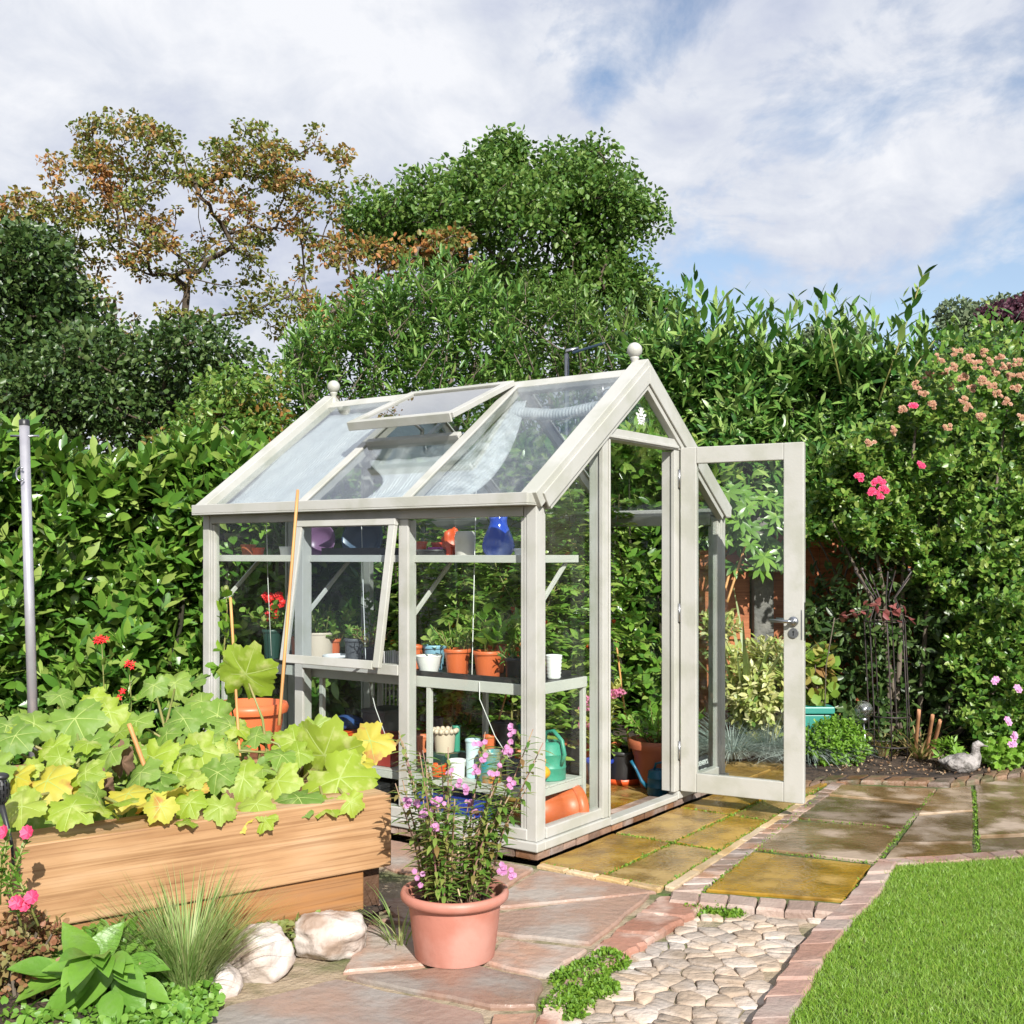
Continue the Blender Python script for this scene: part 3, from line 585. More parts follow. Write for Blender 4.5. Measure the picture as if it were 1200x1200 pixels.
# broken stone path
from itertools import count
reg = [P(x, y, -.02) for x, y in [(836, 1059), (988, 1062), (944, 1096), (878, 1200), (820, 1300), (560, 1300), (640, 1210), (668, 1168), (740, 1118)]]
pts = []
x0, x1 = min(p.x for p in reg), max(p.x for p in reg); y0, y1 = min(p.y for p in reg), max(p.y for p in reg)
st = .080; yy = y0; row = 0
while yy < y1:
    xx = x0+(row % 2)*st*.5
    while xx < x1: pts.append((xx+rnd.uniform(-.48, .48)*st, yy+rnd.uniform(-.48, .48)*st)); xx += st*1.15
    yy += st*.85; row += 1
def clip(poly, nx_, ny_, d):
    out = []
    for i in range(len(poly)):
        a, b = poly[i], poly[(i+1) % len(poly)]; da, db = a[0]*nx_+a[1]*ny_-d, b[0]*nx_+b[1]*ny_-d
        if da <= 0: out.append(a)
        if da*db < 0: t = da/(da-db); out.append((a[0]+(b[0]-a[0])*t, a[1]+(b[1]-a[1])*t))
    return out
def inside(p, poly):
    r_ = False; j = len(poly)-1
    for i in range(len(poly)):
        if (poly[i].y > p[1]) != (poly[j].y > p[1]) and p[0] < (poly[j].x-poly[i].x)*(p[1]-poly[i].y)/(poly[j].y-poly[i].y)+poly[i].x: r_ = not r_
        j = i
    return r_
m = MB()
for i, p in enumerate(pts):
    if not inside(p, reg) or rnd.random() < .02: continue
    c_ = [(p[0]-.2, p[1]-.2), (p[0]+.2, p[1]-.2), (p[0]+.2, p[1]+.2), (p[0]-.2, p[1]+.2)]
    for j, q in enumerate(pts):
        if i == j or abs(q[0]-p[0]) > .3 or abs(q[1]-p[1]) > .3: continue
        nx_, ny_ = q[0]-p[0], q[1]-p[1]; c_ = clip(c_, nx_, ny_, (q[0]**2+q[1]**2-p[0]**2-p[1]**2)/2)
        if len(c_) < 3: break
    if len(c_) >= 3: stone_poly(m, [Vector((v[0], v[1], 0)) for v in c_], -.018+rnd.uniform(-.004, .006), .05, inset=.0022, jit=.004, seg=.03, dome=.0006, rim=.003, tilt=.018)
struct(m.build('broken_stone_path', m_cob))
# bedding under the joints
def flat(name, pts, z, mt): q = MB(); q.add([(p.x, p.y, z) for p in pts], [list(range(len(pts)))]); return struct(q.build(name, mt))
flat('paving_bed', [GP(-.08, -.04), GP(2.7, -.04), GP(3.55, -.04)]+poly_px([(1330, 890), (1330, 992), (1030, 1018), (990, 1062), (785, 1062)]), -.014, m_moss)
flat('patio_bed', poly_px([(300, 960), (626, 1012), (780, 1048), (700, 1112), (634, 1186), (560, 1330), (100, 1330), (230, 1180), (300, 1080)]), -.010, m_sand)
flat('path_bed', reg[:1]+[P(1000, 1062, -.02)]+[P(850, 1300, -.02)]+[P(540, 1300, -.02)]+reg[6:], -.026, m_sand)
flat('greenhouse_floor', [GP(.03, .03), GP(1.97, .03), GP(1.97, 2.33), GP(.03, 2.33)], -.012, m_moss)
m = MB()
for i in range(3):
    for j in range(4): stone_poly(m, [GP(.06+i*.64, .07+j*.57), GP(.06+i*.64+.63, .07+j*.57), GP(.06+i*.64+.63, .07+j*.57+.56), GP(.06+i*.64, .07+j*.57+.56)], .012, .04, tilt=.003)
struct(m.build('floor_paving', m_gold))
# brick plinth under the greenhouse
m = MB()
def course(p, q, n_, w=.09):
    p, q = Vector(p), Vector(q); d = (q-p).normalized(); sd = Vector((-d.y, d.x, 0))
    for k in range(n_):
        a, b = p.lerp(q, k/n_)+d*.004, p.lerp(q, (k+1)/n_)-d*.004; j = rnd.uniform(-.003, .003)
        m.prism([a+sd*j, b+sd*j, b+sd*w, a+sd*w], (0, 0, .037+rnd.uniform(-.002, .0)))
z_ = Vector((0, 0, .001))
course(GP(.0, -.004)+z_, GP(2.0, -.004)+z_, 18); course(GP(-.004, 2.36)+z_, GP(-.004, .0)+z_, 20)
course(GP(.66, .052)+z_+Vector((0, 0, .006)), GP(1.34, .052)+z_+Vector((0, 0, .006)), 7, .10)
struct(m.build('brick_plinth', m_brick))
# lawn
lawn = poly_px([(1048, 1014), (1142, 1009), (1310, 998)])+[Vector((3.4, 4.6, 0)), Vector((3.4, 2.6, 0)), Vector((.62, 2.6, 0))]+poly_px([(868, 1330), (924, 1200), (982, 1100), (1030, 1050)])
flat('lawn_soil', [GP(0, 0)*0+p for p in lawn], -.004, mat('lawn earth', (.05, .07, .015), (.07, .06, .03), 20, .95, bump=.8))
bb = [(min(p.x for p in lawn), max(p.x for p in lawn)), (min(p.y for p in lawn), max(p.y for p in lawn))]
NB = 300000; q = np.stack([rs.uniform(*bb[0], NB), rs.uniform(2.9, bb[1][1], NB)], 1)
msk = np.array([inside(p, lawn) or inside(p+np.array([.012, -.004]), lawn) or inside(p+np.array([.004, -.014]), lawn) for p in q]); q = q[msk]; q = q[q[:, 0]-.46*q[:, 1] < .25]
fm = FM(); k = len(q); dr = rdir(k, 1.5); fm.add(tmpl_blade(.11, .5, 2), np.column_stack([q, np.full(k, -.004)]), dr, rs.normal(size=(k, 3))+np.array([0, -.3, .5]), rs.uniform(.012, .030, k), rs.uniform(.7, 1.3, k))
m_grass = leaf('lawn grass', [(.12, .25, .02), (.17, .32, .03), (.24, .40, .045), (.19, .34, .035), (.34, .42, .09)], .45, .35, spot=[(.26, .36, .07), (.20, .37, .05), (.32, .38, .10)], spot_scale=4, spot_lo=.54, spot_hi=.70)
stuff(fm.build('lawn_grass', m_grass), 'short bright green mown grass filling the lawn corner', 'grass')
# tufts growing in the path and low plants at its edge
def clump_patch(name, centres, n_, r_, h, mats, label, cat, tm=SMALL, sz=(.012, .022), z0=-.02):
    fm = FM()
    for (x, y) in centres:
        c_ = P(x, y, z0); a = rs.uniform(0, 6.28, n_); rr = r_*np.sqrt(rs.uniform(0, 1, n_)); hh = h*(1-(rr/r_)**2)*rs.uniform(.1, 1, n_)
        fm.add(tm, np.column_stack([c_.x+rr*np.cos(a), c_.y+rr*np.sin(a)*1.2, z0+hh]), rdir(n_, .5), rdir(n_, 1.2), rs.uniform(*sz, n_))
    return tag(fm.build(name, mats), label, cat)
m_mossl = leaf('creeping leaf', [(.08, .17, .015), (.14, .28, .025), (.22, .36, .04)], .5, .3)
clump_patch('creeping_thyme', [(668, 1152), (690, 1140), (672, 1172), (700, 1160), (660, 1185), (712, 1128)], 900, .075, .04, m_mossl, 'bright green mound of tiny leaves between the sloping kerb and the broken stone path', 'plant')
clump_patch('creeping_thyme', [(812, 1068), (836, 1066), (856, 1070)], 420, .06, .022, m_mossl, 'thin green creeping plant in the stone joints beneath the pale sett row', 'plant')
fm = FM()
def joint_moss(a, b, n_):
    t = rs.uniform(0, 1, n_); w = rs.normal(0, .007, (n_, 2)); p = np.array([(a.x, a.y)])*(1-t[:, None])+np.array([(b.x, b.y)])*t[:, None]+w
    fm.add(SMALL, np.column_stack([p, np.full(n_, -.004)]), rdir(n_, .7), rdir(n_, 1), rs.uniform(.006, .016, n_))
for a, b, n_ in [(GP(0, -.37), GP(2.0, -.33), 700), (GP(.65, -.05), GP(.65, -.60), 260), (GP(1.35, -.05), GP(1.35, -.55), 200), (GP(0, -.655), GP(2.3, -.47), 700), (P(825, 1044), P(962, 932), 600), (P(992, 1056), P(1092, 930), 420), (P(1142, 925), P(1147, 1000), 420), (P(884, 995), P(1024, 1011), 110), (P(930, 959), P(1058, 970), 80), (GP(-.03, -.05), GP(-.03, -.65), 300)]: joint_moss(a, b, n_)
stuff(fm.build('joint_moss', m_mossl), 'green moss growing in the joints of the wet paving', 'moss')
# ------------------------------------------------------------------ trees, hedges, shrubs
m_bark = mat('bark', (.10, .075, .05), (.06, .045, .03), 9, .9, bump=.7, bscale=20, stretch=(1, 1, .3)); m_bark2 = mat('grey bark', (.16, .13, .10), (.09, .07, .05), 9, .9, bump=.7, bscale=20, stretch=(1, 1, .3))
def limbs(base, top, centres, r_scale=.012, bend=.12, n=7):
    """limbs grown from the trunk to every leaf clump; thickness from what each carries"""
    nodes = [Vector(base).lerp(Vector(top), t) for t in np.linspace(0, 1, 7)]; par = [-1, 0, 1, 2, 3, 4, 5]
    for i in range(1, 6): nodes[i] += Vector((rnd.uniform(-1, 1), rnd.uniform(-1, 1), 0))*.05*(Vector(top)-Vector(base)).length
    cs = sorted([Vector(c) for c in centres], key=lambda c: (c-nodes[6]).length); leaf_n = []
    for c in cs:
        best, bd = 3, 1e9
        for i in range(2, len(nodes)):
            d = (c-nodes[i]).length
            if nodes[i].z > c.z+.25: d += (nodes[i].z-c.z)*1.2
            if i < 7: d *= 1.25
            if d < bd: best, bd = i, d
        a = nodes[best]; k = max(2, int((c-a).length/.35)); prev = best; off = Vector((rnd.uniform(-1, 1), rnd.uniform(-1, 1), rnd.uniform(-.3, 1)))*bend*(c-a).length
        for j in range(1, k+1):
            t = j/k; nodes.append(a.lerp(c, t)+off*math.sin(math.pi*t)*.8+Vector((rnd.uniform(-1, 1), rnd.uniform(-1, 1), rnd.uniform(-1, 1)))*.03*(1 if j < k else 0)); par.append(prev); prev = len(nodes)-1
        leaf_n.append(prev)
    N = len(nodes); ar = [0.0]*N; kids = [[] for _ in range(N)]
    for i in range(N):
        if par[i] >= 0: kids[par[i]].append(i)
    for i in range(N-1, -1, -1):
        if not kids[i]: ar[i] = r_scale**2.2
        if par[i] >= 0: ar[par[i]] += ar[i]
    rad = [a**(1/2.2) for a in ar]; m = MB(); done = set()
    starts = [(0, -1)]
    while starts:
        s0, frm = starts.pop(); path = [] if frm < 0 else [nodes[frm]]; rr = [] if frm < 0 else [min(rad[s0]*1.15, rad[frm])]; i = s0
        while True:
            path.append(nodes[i]); rr.append(rad[i])
            if not kids[i]: break
            ks = sorted(kids[i], key=lambda q: -rad[q]); starts += [(q, i) for q in ks[1:]]; i = ks[0]
        m.tube(path, rr, 7 if rr[0] < .05 else 10)
    return m
def leaf_clumps(fm, centres, radii, per, tm, size, mi=0, flat=.75, up=.7, twig=.0):
    for c, r in zip(centres, radii):
        k = int(per*(r*r)); p = rs.normal(size=(k, 3)); p = nrm(p)*(rs.uniform(.25, 1, k)**.5)[:, None]*r; p[:, 2] *= flat
        fm.add(tm, np.array(c)+p, nrm(p)*.6+rs.normal(0, .6, (k, 3))-np.array([0, 0, .15]), rdir(k, up), rs.uniform(.65, 1.2, k)*size, rs.uniform(.8, 1.2, k), mi)
def tree(name, label, base, trunk_top, blobs, n_cl, cl_r, per, tm, size, mats, bark=m_bark, r_scale=.012, group=None, flat=.75, extra=None, cat='tree', shell=.55):
    """blobs = [(centre, (rx, ry, rz), weight)]; clumps are strewn through them, denser to the outside"""
    t = thing(name, label, cat, base, 0, group); w = np.array([b[2] for b in blobs], float); w /= w.sum(); cs = []
    for bi in rs.choice(len(blobs), n_cl, p=w):
        c, r, _ = blobs[bi]; d = nrm(rs.normal(size=3)); q = rs.uniform(shell**3, 1)**(1/3); cs.append(np.array(c)+d*np.array(r)*q)
    if extra: cs += [np.array(e) for e in extra]
    rad = [cl_r*rnd.uniform(.65, 1.3) for _ in cs]
    limbs(base, trunk_top, cs, r_scale).build('trunk', bark, t, world=True)
    fm = FM(); leaf_clumps(fm, cs, rad, per, tm, size, 0, flat); fm.build('crown', mats, t); return t
def blob(x, y, d, rx, ry, rdep=None, w=1):          # photograph position and size of a bough
    s_ = d/F; return (tuple(at(x, y, d)), (rx*s_, rdep if rdep else rx*s_*.8, ry*s_), w)
m_autumn = leaf('turning leaf', [(.08, .14, .022), (.15, .20, .035), (.24, .26, .05), (.12, .17, .03), (.28, .19, .05)], .5, .3, spot=[(.44, .19, .05), (.46, .27, .08), (.36, .14, .05), (.24, .15, .06)], spot_scale=.8, spot_lo=.51, spot_hi=.68)
m_ash = leaf('ash leaf', [(.045, .115, .018), (.075, .165, .024), (.12, .225, .04), (.19, .28, .065)], .42, .3)
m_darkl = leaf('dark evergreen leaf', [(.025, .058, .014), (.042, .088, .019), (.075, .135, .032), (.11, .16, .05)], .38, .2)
m_midl = leaf('mixed green leaf', [(0.056, 0.140, 0.021), (0.098, 0.210, 0.028), (0.168, 0.280, 0.049), (0.238, 0.322, 0.070)], .4, .3, spot=[(.35, .15, .04), (.2, .17, .04)], spot_scale=1.0, spot_lo=.58, spot_hi=.66)
m_willow = leaf('willow leaf', [(0.053, 0.135, 0.027), (0.090, 0.210, 0.038), (0.150, 0.285, 0.053), (0.240, 0.360, 0.090)], .36, .3)
m_laurel = leaf('laurel leaf', [(.04, .115, .016), (.075, .18, .022), (.12, .25, .03), (.20, .33, .05), (.26, .34, .08), (.085, .20, .026), (.055, .15, .02)], .30, .16, spec=.6)
m_laurel_d = leaf('dark laurel leaf', [(.03, .10, .018), (.05, .145, .025), (.09, .21, .035), (.17, .30, .06), (.26, .36, .10), (.06, .16, .028)], .36, .15)
m_orange = leaf('orange leaf', [(.38, .15, .04), (.44, .21, .06), (.12, .17, .03), (.30, .17, .05), (.09, .16, .025), (.20, .22, .05)], .5, .3)
m_farg = leaf('far tree leaf', [(0.091, 0.143, 0.072), (0.130, 0.182, 0.091), (0.182, 0.221, 0.117)], .6, .2); m_copper = leaf('copper beech leaf', [(0.090, 0.033, 0.053), (0.135, 0.045, 0.068), (0.075, 0.038, 0.053)], .5, .2)
m_roseL = leaf('rose leaf', [(.035, .10, .014), (.06, .15, .02), (.10, .22, .03), (.17, .30, .045), (.28, .36, .08), (.08, .18, .025)], .36, .3)
m_peach = leaf('faded rose petal', [(.50, .25, .17), (.60, .38, .27), (.42, .19, .12), (.45, .32, .15), (.66, .46, .34)], .6, .3); m_pinkfl = leaf('pink petal', [(.72, .06, .17), (.80, .12, .26), (.66, .04, .12)], .55, .3); m_redfl = leaf('red petal', [(.65, .015, .012), (.75, .03, .03)], .5, .25); m_lilac = leaf('lilac petal', [(.62, .32, .55), (.74, .48, .68), (.58, .22, .46)], .55, .3)

# the big turning tree at the left
T1 = [blob(215, 250, 17, 115, 95, 1.5, 3), blob(115, 235, 17, 60, 60, 1.0, 1), blob(150, 170, 17, 75, 30, .9, 1.2), blob(285, 190, 17, 75, 35, .9, 1.3), blob(355, 210, 17, 60, 42, .9, 1), blob(45, 262, 17, 58, 40, .8, 1.1), blob(385, 250, 17, 45, 40, .8, .8), blob(15, 300, 17, 40, 30, .6, .5), blob(320, 285, 17, 50, 70, 1.0, 1.1), blob(120, 320, 17, 50, 50, .9, .7), blob(330, 370, 17, 55, 34, .8, .6), blob(170, 385, 17, 90, 34, 1.0, .9)]
tree('autumn_tree', 'open crowned tree turning orange and brown, its dark forked limbs showing against the sky', at(205, 800, 17), at(208, 385, 17), T1, 430, .165, 1500, OVAL, .075, m_autumn, m_bark, .0066, None, .55, [at(130, 130, 17), at(300, 150, 17), at(372, 152, 17), at(404, 178, 17), at(405, 232, 17), at(430, 212, 17), at(8, 240, 17), at(66, 185, 17)], shell=.35)
# the round green tree behind the greenhouse
T2 = [blob(590, 285, 15, 125, 78, 1.7, 3), blob(505, 255, 15, 62, 40, 1.0, 1), blob(645, 225, 15, 60, 36, 1.0, 1.2), blob(700, 250, 15, 44, 44, 1.0, 1), blob(560, 218, 15, 45, 22, .9, .7), blob(690, 330, 15, 42, 52, .9, 1), blob(447, 270, 15, 28, 30, .8, .5), blob(742, 240, 15, 20, 14, .5, .3), blob(735, 330, 15, 18, 14, .4, .25), blob(700, 190, 15, 20, 14, .4, .3), blob(590, 185, 15, 16, 10, .4, .25), blob(585, 390, 15, 150, 70, 1.3, 1.5)]
tree('green_tree', 'rounded dark green deciduous tree rising behind the greenhouse ridge', at(600, 800, 15), at(590, 400, 15), T2, 470, .27, 1350, OVAL, .078, m_ash, m_bark, .007, None, .7, [at(702, 172, 15), at(762, 240, 15), at(590, 175, 15), at(748, 325, 15), at(480, 205, 15), at(655, 180, 15), at(725, 205, 15), at(620, 182, 15), at(770, 262, 15), at(740, 290, 15), at(520, 195, 15)], shell=.5)
# dark evergreens at the left edge and under the turning tree
tree('dark_tree', 'dark green dense tree cut off by the left edge of the picture', at(10, 800, 13), at(15, 420, 13), [blob(-10, 380, 13, 95, 115, 1.2, 2), blob(40, 320, 13, 45, 40, .7, .7), blob(60, 400, 13, 55, 70, .8, 1), blob(-80, 330, 13, 60, 80, 1, .6)], 130, .32, 1500, OVAL, .085, m_darkl, shell=.6)
tree('evergreen_bush', 'broad dark evergreen growing below the turning tree, above the laurel hedge', at(170, 800, 12), at(165, 500, 12), [blob(130, 450, 12, 80, 55, 1.0, 1), blob(215, 440, 12, 85, 55, 1.0, 1.2), blob(60, 460, 12, 60, 45, .8, .8), blob(170, 500, 12, 130, 40, .9, 1)], 130, .30, 1700, OVAL, .07, m_darkl, shell=.55, cat='bush')
tree('mixed_shrub', 'loose light green shrub with reddish touches behind the left gable of the greenhouse', at(265, 800, 10), at(265, 560, 10), [blob(262, 510, 10, 65, 50, .7, 1.5), blob(290, 455, 10, 40, 36, .5, .7), blob(225, 545, 10, 40, 40, .5, .7), blob(310, 540, 10, 60, 60, .6, 1)], 110, .22, 2600, SMALL, .06, m_midl, m_bark2, .006, shell=.4, cat='shrub')
# orange spray and long leaved shrubs over the ridge
tree('orange_tree', 'small tree with orange autumn leaves between the turning tree and the round green tree', at(440, 800, 13), at(440, 420, 13), [blob(450, 300, 13, 75, 20, .6, 1.4), blob(395, 340, 13, 50, 60, .6, 1.2), blob(520, 290, 13, 36, 14, .4, .6), blob(380, 400, 13, 40, 45, .5, .6)], 70, .17, 1500, OVAL, .070, m_orange, m_bark2, .007, shell=.3)
def long_shrub(name, label, x0, x1, ytop, d, mats, n_, ybase=620, size=.115, cat='shrub', dep=.9, wl=WILLOW, slen=(.35, .75), nl=10):
    t = thing(name, label, cat, at((x0+x1)/2, 650+F*H/d, d)); bx = np.array(at((x0+x1)/2, 650+F*H/d, d)); fm = FM()
    x = rs.uniform(x0, x1, n_); yt = np.array([ytop(v) for v in x]); y = yt+(ybase-yt)*rs.uniform(0, 1, n_)**1.3; dd_ = d+rs.uniform(-dep, dep, n_)*.6
    p = np.column_stack([(x-600)/F*dd_, dd_, H-(y-650)/F*dd_]); L_ = rs.uniform(*slen, n_)
    dr = np.column_stack([rs.normal(0, .5, n_), rs.normal(-.35, .4, n_), np.full(n_, .75)]); p -= nrm(dr)*(L_*.8)[:, None]
    shoots(fm, wl, p, dr, L_, nl, size, 1.0, 1, 0, .2, .1); fm.build('crown', mats, t)
    m = MB(); 
    for i in range(0, n_, 3): m.tube([p[i], p[i]+nrm(dr)[i]*L_[i]*.95], [.007, .003], 5, False)
    for k in range(9):
        e = bx+np.array([rnd.uniform(-.5, .5)*(x1-x0)/F*d, rnd.uniform(-.3, .3), (650-(min(yt)+120))/F*d+H]); m.tube([bx+np.array([rnd.uniform(-.25, .25), rnd.uniform(-.2, .2), 0]), (bx+e)/2+np.array([0, 0, .4]), e], [.04, .03, .012], 7)
    m.build('stems', m_bark2, t, world=True); return t
long_shrub('willow_shrub', 'tall shrub of narrow pointed leaves filling the space straight behind the greenhouse roof', 335, 610, lambda x: 305+90*abs((x-520)/190)**1.6+10*math.sin(x*.13), 11, m_willow, 1000, 600, .13)
long_shrub('willow_shrub', 'narrow leaved shrub behind the near gable finial, lower than its neighbour', 590, 790, lambda x: 330+55*abs((x-640)/130)**1.5+12*math.sin(x*.11), 11.6, m_ash, 640, 600, .13)
tree('thin_tree', 'thin airy tree just right of the round green tree, behind the tall hedge', at(765, 800, 16), at(765, 460, 16), [blob(765, 375, 16, 40, 40, .6, 1)], 45, .22, 1400, OVAL, .08, m_ash, m_bark2, .006, shell=.2)
# far trees on the right
tree('far_tree', 'pale green tree far behind the rose bush at the right edge', at(1170, 700, 42), at(1170, 500, 42), [blob(1175, 430, 42, 85, 60, 2.2, 2), blob(1150, 380, 42, 50, 24, 1.4, 1), blob(1210, 372, 42, 50, 22, 1.4, .7)], 170, .60, 420, OVAL, .20, m_farg, shell=.5)
tree('copper_beech', 'dark purple leaved tree in front of the far pale green tree', at(1215, 700, 38), at(1215, 480, 38), [blob(1210, 376, 38, 48, 18, 1.2, 1)], 45, .5, 500, OVAL, .18, m_copper, shell=.4)
tree('distant_tree', 'small far tree top peeping over the middle of the tall hedge', at(975, 700, 45), at(975, 500, 45), [blob(978, 410, 45, 34, 26, 1.3, 1)], 50, .5, 420, OVAL, .2, m_farg, shell=.4)
# hedges
def hedge(name, label, p0, p1, depth, zt, n_, mats, size, tm=LAUREL, slen=(.18, .38), nl=8, top_shoots=0, flat=False, zlo=.05, core=True, spread=.95, bumpy=.26):
    p0, p1 = Vector((*p0, 0)), Vector((*p1, 0)); u = (p1-p0); L_ = u.length; u.normalize(); nv = Vector((u.y, -u.x, 0))
    if nv.y > 0: nv = -nv
    t = thing(name, label, 'hedge', p0+u*L_/2-nv*depth/2); fm = FM()
    hh = lambda s: zt(s)
    s_ = rs.uniform(0, L_, n_); z = np.array([rs.uniform(zlo, hh(v)) for v in s_]); ob = bumpy*(np.sin(s_*3.1+z*2.3)*.5+np.sin(s_*7.7-z*5.1+1.3)*.5); ou = ob+rs.exponential(.13, n_)*-1
    un = np.array(u); vn_ = np.array(nv); base = np.array(p0)+s_[:, None]*un+ou[:, None]*vn_; base[:, 2] = z
    dr = vn_*.75+np.array([0, 0, .55])+rs.normal(0, .45, (n_, 3)); ln = rs.uniform(*slen, n_)
    shoots(fm, tm, base-nrm(dr)*(ln*.7)[:, None], dr, ln, nl, size, spread)
    k = int(n_*.45); s_ = rs.uniform(0, L_, k); v_ = rs.uniform(0, depth, k); base = np.array(p0)+s_[:, None]*un-v_[:, None]*vn_; base[:, 2] = [hh(q)-.08+.06*math.sin(q*5)-.12*rnd.random()**2 for q in s_]
    dr = np.array([0, 0, 1])+rs.normal(0, .40, (k, 3)); ln = rs.uniform(*slen, k); shoots(fm, tm, base-nrm(dr)*(ln*.6)[:, None], dr, ln, nl, size, spread)
    if top_shoots:
        s_ = rs.uniform(0, L_, top_shoots); v_ = rs.uniform(0, depth*.7, top_shoots); base = np.array(p0)+s_[:, None]*un-v_[:, None]*vn_; base[:, 2] = [hh(q)-.15 for q in s_]
        dr = np.array([0, 0, 1])+rs.normal(0, .22, (top_shoots, 3)); shoots(fm, tm, base, dr, rs.uniform(.25, .75, top_shoots), 12, size*1.05, .75)
    k = n_//4; s_ = rs.uniform(0, L_, k); base = np.array(p0)+s_[:, None]*un-rs.uniform(.2, depth, k)[:, None]*vn_; base[:, 2] = [rs.uniform(zlo, hh(q)-.1) for q in s_]
    shoots(fm, tm, base, rdir(k, .6), .3, 5, size, spread)
    fm.build('foliage', mats, t); m = MB()
    for i in range(int(L_*26)):
        s0 = rnd.uniform(0, L_); v0 = rnd.uniform(.12, depth); a = p0+u*s0-nv*v0; z1 = hh(s0)*rnd.uniform(.5, .95); b = a+u*rnd.uniform(-.35, .35)+nv*rnd.uniform(-.1, .1)+Vector((0, 0, z1)); m.tube([a, a.lerp(b, .5)+u*rnd.uniform(-.1, .1), b], [.02, .014, .006], 5, False)
    if core:  # dark sheets behind the leaves, coloured to stand in for the hedge's inner shade
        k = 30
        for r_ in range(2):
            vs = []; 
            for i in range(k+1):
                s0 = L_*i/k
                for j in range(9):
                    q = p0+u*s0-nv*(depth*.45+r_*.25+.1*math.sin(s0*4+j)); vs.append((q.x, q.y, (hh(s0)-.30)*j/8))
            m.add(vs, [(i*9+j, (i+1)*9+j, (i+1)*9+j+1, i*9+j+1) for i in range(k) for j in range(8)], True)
    m.build('twigs_and_shade_core', mat('twigs and shade core', (.035, .03, .016), (.02, .022, .01), 22, .95), t, world=True); return t
hedge('laurel_hedge', 'bright glossy laurel hedge with big oval leaves on the left, behind the raised bed', (-4.6, 6.55), (-1.1, 8.15), .9, lambda s: 2.11+.05*math.sin(s*2.1)+.05*math.sin(s*5.3), 1900, m_laurel, .165)
hedge('back_hedge', 'tall laurel hedge behind the greenhouse back wall, dark and leafy', (-1.5, 8.75), (1.75, 9.0), .9, lambda s: 2.25+.08*math.sin(s*2.7+1), 1500, m_laurel, .15)
hedge('tall_hedge', 'tall hedge of long pointed leaves with upright shoots, behind the open door', (1.0, 9.35), (7.6, 8.42), 1.0, lambda s: 2.98+.12*math.sin(s*1.7+.4)+.07*math.sin(s*4.3)-.28*min(1.9, max(0, (s-2.1)/1.5)), 6300, m_laurel_d, .150, tmpl_long(.27, .06, .14), (.22, .50), 10, 360, zlo=.5, bumpy=.28)
# the one long shoot that stands clear of the hedge
t = thing('hedge_shoot', 'longest upright leafy shoot standing clear of the hedge top against the sky', 'shoot', at(1030, 470, 8.9)); fm = FM()
for (a, b, nl) in (((1030, 470), (1082, 322), 26), ((1008, 455), (1010, 385), 12), ((1050, 460), (1098, 395), 13), ((985, 450), (963, 345), 14), ((905, 440), (905, 352), 12), ((830, 430), (822, 345), 12)):
    a_, b_ = at(*a, 8.9), at(*b, 8.9); shoots(fm, LONG, [a_], [b_-a_], (b_-a_).length, nl, .16, .80, 1, 0, .15, 0, .5, .15)
fm.build('leaves', m_laurel_d, t); m = MB()
for (a, b) in (((1030, 470), (1082, 322)), ((1050, 460), (1098, 395)), ((985, 450), (963, 345))): m.tube([at(*a, 8.9), at(*b, 8.9)], [.009, .004], 6)
m.build('stem', m_stem, t, world=True)
# rose bush: small glossy leaves, pink trusses, faded heads along the top
t = thing('rose_bush', 'big climbing rose bush with pink blooms and faded peach heads along its top', 'rose bush', (3.2, 7.6, -.05)); fm = FM(); rb = []
def rosetop(x): return 570-210*min(1, max(0, (x-950)/190))**.75+8*math.sin(x*.1)
k = 2200
x = rs.uniform(945, 1330, k); yt = np.array([rosetop(v) for v in x])+rs.uniform(0, 45, k); lo = np.interp(x, [945, 1000, 1060, 1100, 1130, 1200], [622, 628, 652, 700, 860, 890]); y = yt+(lo-yt)*rs.uniform(0, 1, k); dpt = 7.75-.45*np.clip((y-400)/400, 0, 1)*np.clip((x-1000)/150, 0, 1)+rs.exponential(.16, k)+.22*np.sin(x*.045+y*.02)*np.sin(y*.037+1)+.10*np.sin(x*.11-y*.08)
p = np.column_stack([(x-600)/F*dpt, dpt, H-(y-650)/F*dpt]); ln = rs.uniform(.15, .35, k); dr = np.column_stack([rs.normal(0, .5, k), rs.normal(-.7, .4, k), rs.normal(.45, .4, k)])
shoots(fm, tmpl_long(.62, .10, .10, 3, .16, .5), p-nrm(dr)*(ln*.6)[:, None], dr, ln, 11, .058, 1.0, 1, 0, .1, .15); fm.build('foliage', m_roseL, t)
m = MB()
for (a, b_, c_) in (((1045, 860), (1035, 690), (1010, 560)), ((1075, 870), (1090, 660), (1120, 520)), ((1095, 880), (1150, 700), (1180, 480)), ((1060, 870), (1030, 720), (975, 610)), ((1100, 885), (1190, 780), (1260, 560)), ((1050, 860), (1062, 600), (1078, 460))):
    pa = at(*a, 7.9); m.tube([Vector((pa.x, 7.9, -.06)), pa, at(*b_, 7.85), at(*c_, 7.8)], [.022, .02, .014, .006], 7)
m.build('stems', m_bark2, t, world=True); fm = FM()
def flower(fm, c, r, n_, mi=0, tm=OVAL, lay=2):
    c = np.array(c); ax = nrm(np.array([rs.normal(0, .3), -1+rs.normal(0, .2), .5]))
    e1 = nrm(np.cross(ax, [0.1, .2, 1])); e2 = np.cross(ax, e1)
    for L_ in range(lay):
        a = np.linspace(0, 6.283, n_, False)+L_*.5; rad = e1*np.cos(a)[:, None]+e2*np.sin(a)[:, None]; op = .35+.45*L_
        fm.add(tm, np.repeat(c[None], n_, 0), rad+ax*op, np.repeat(ax[None], n_, 0)-rad*.3, r*(1-.25*L_), 1.25, mi)
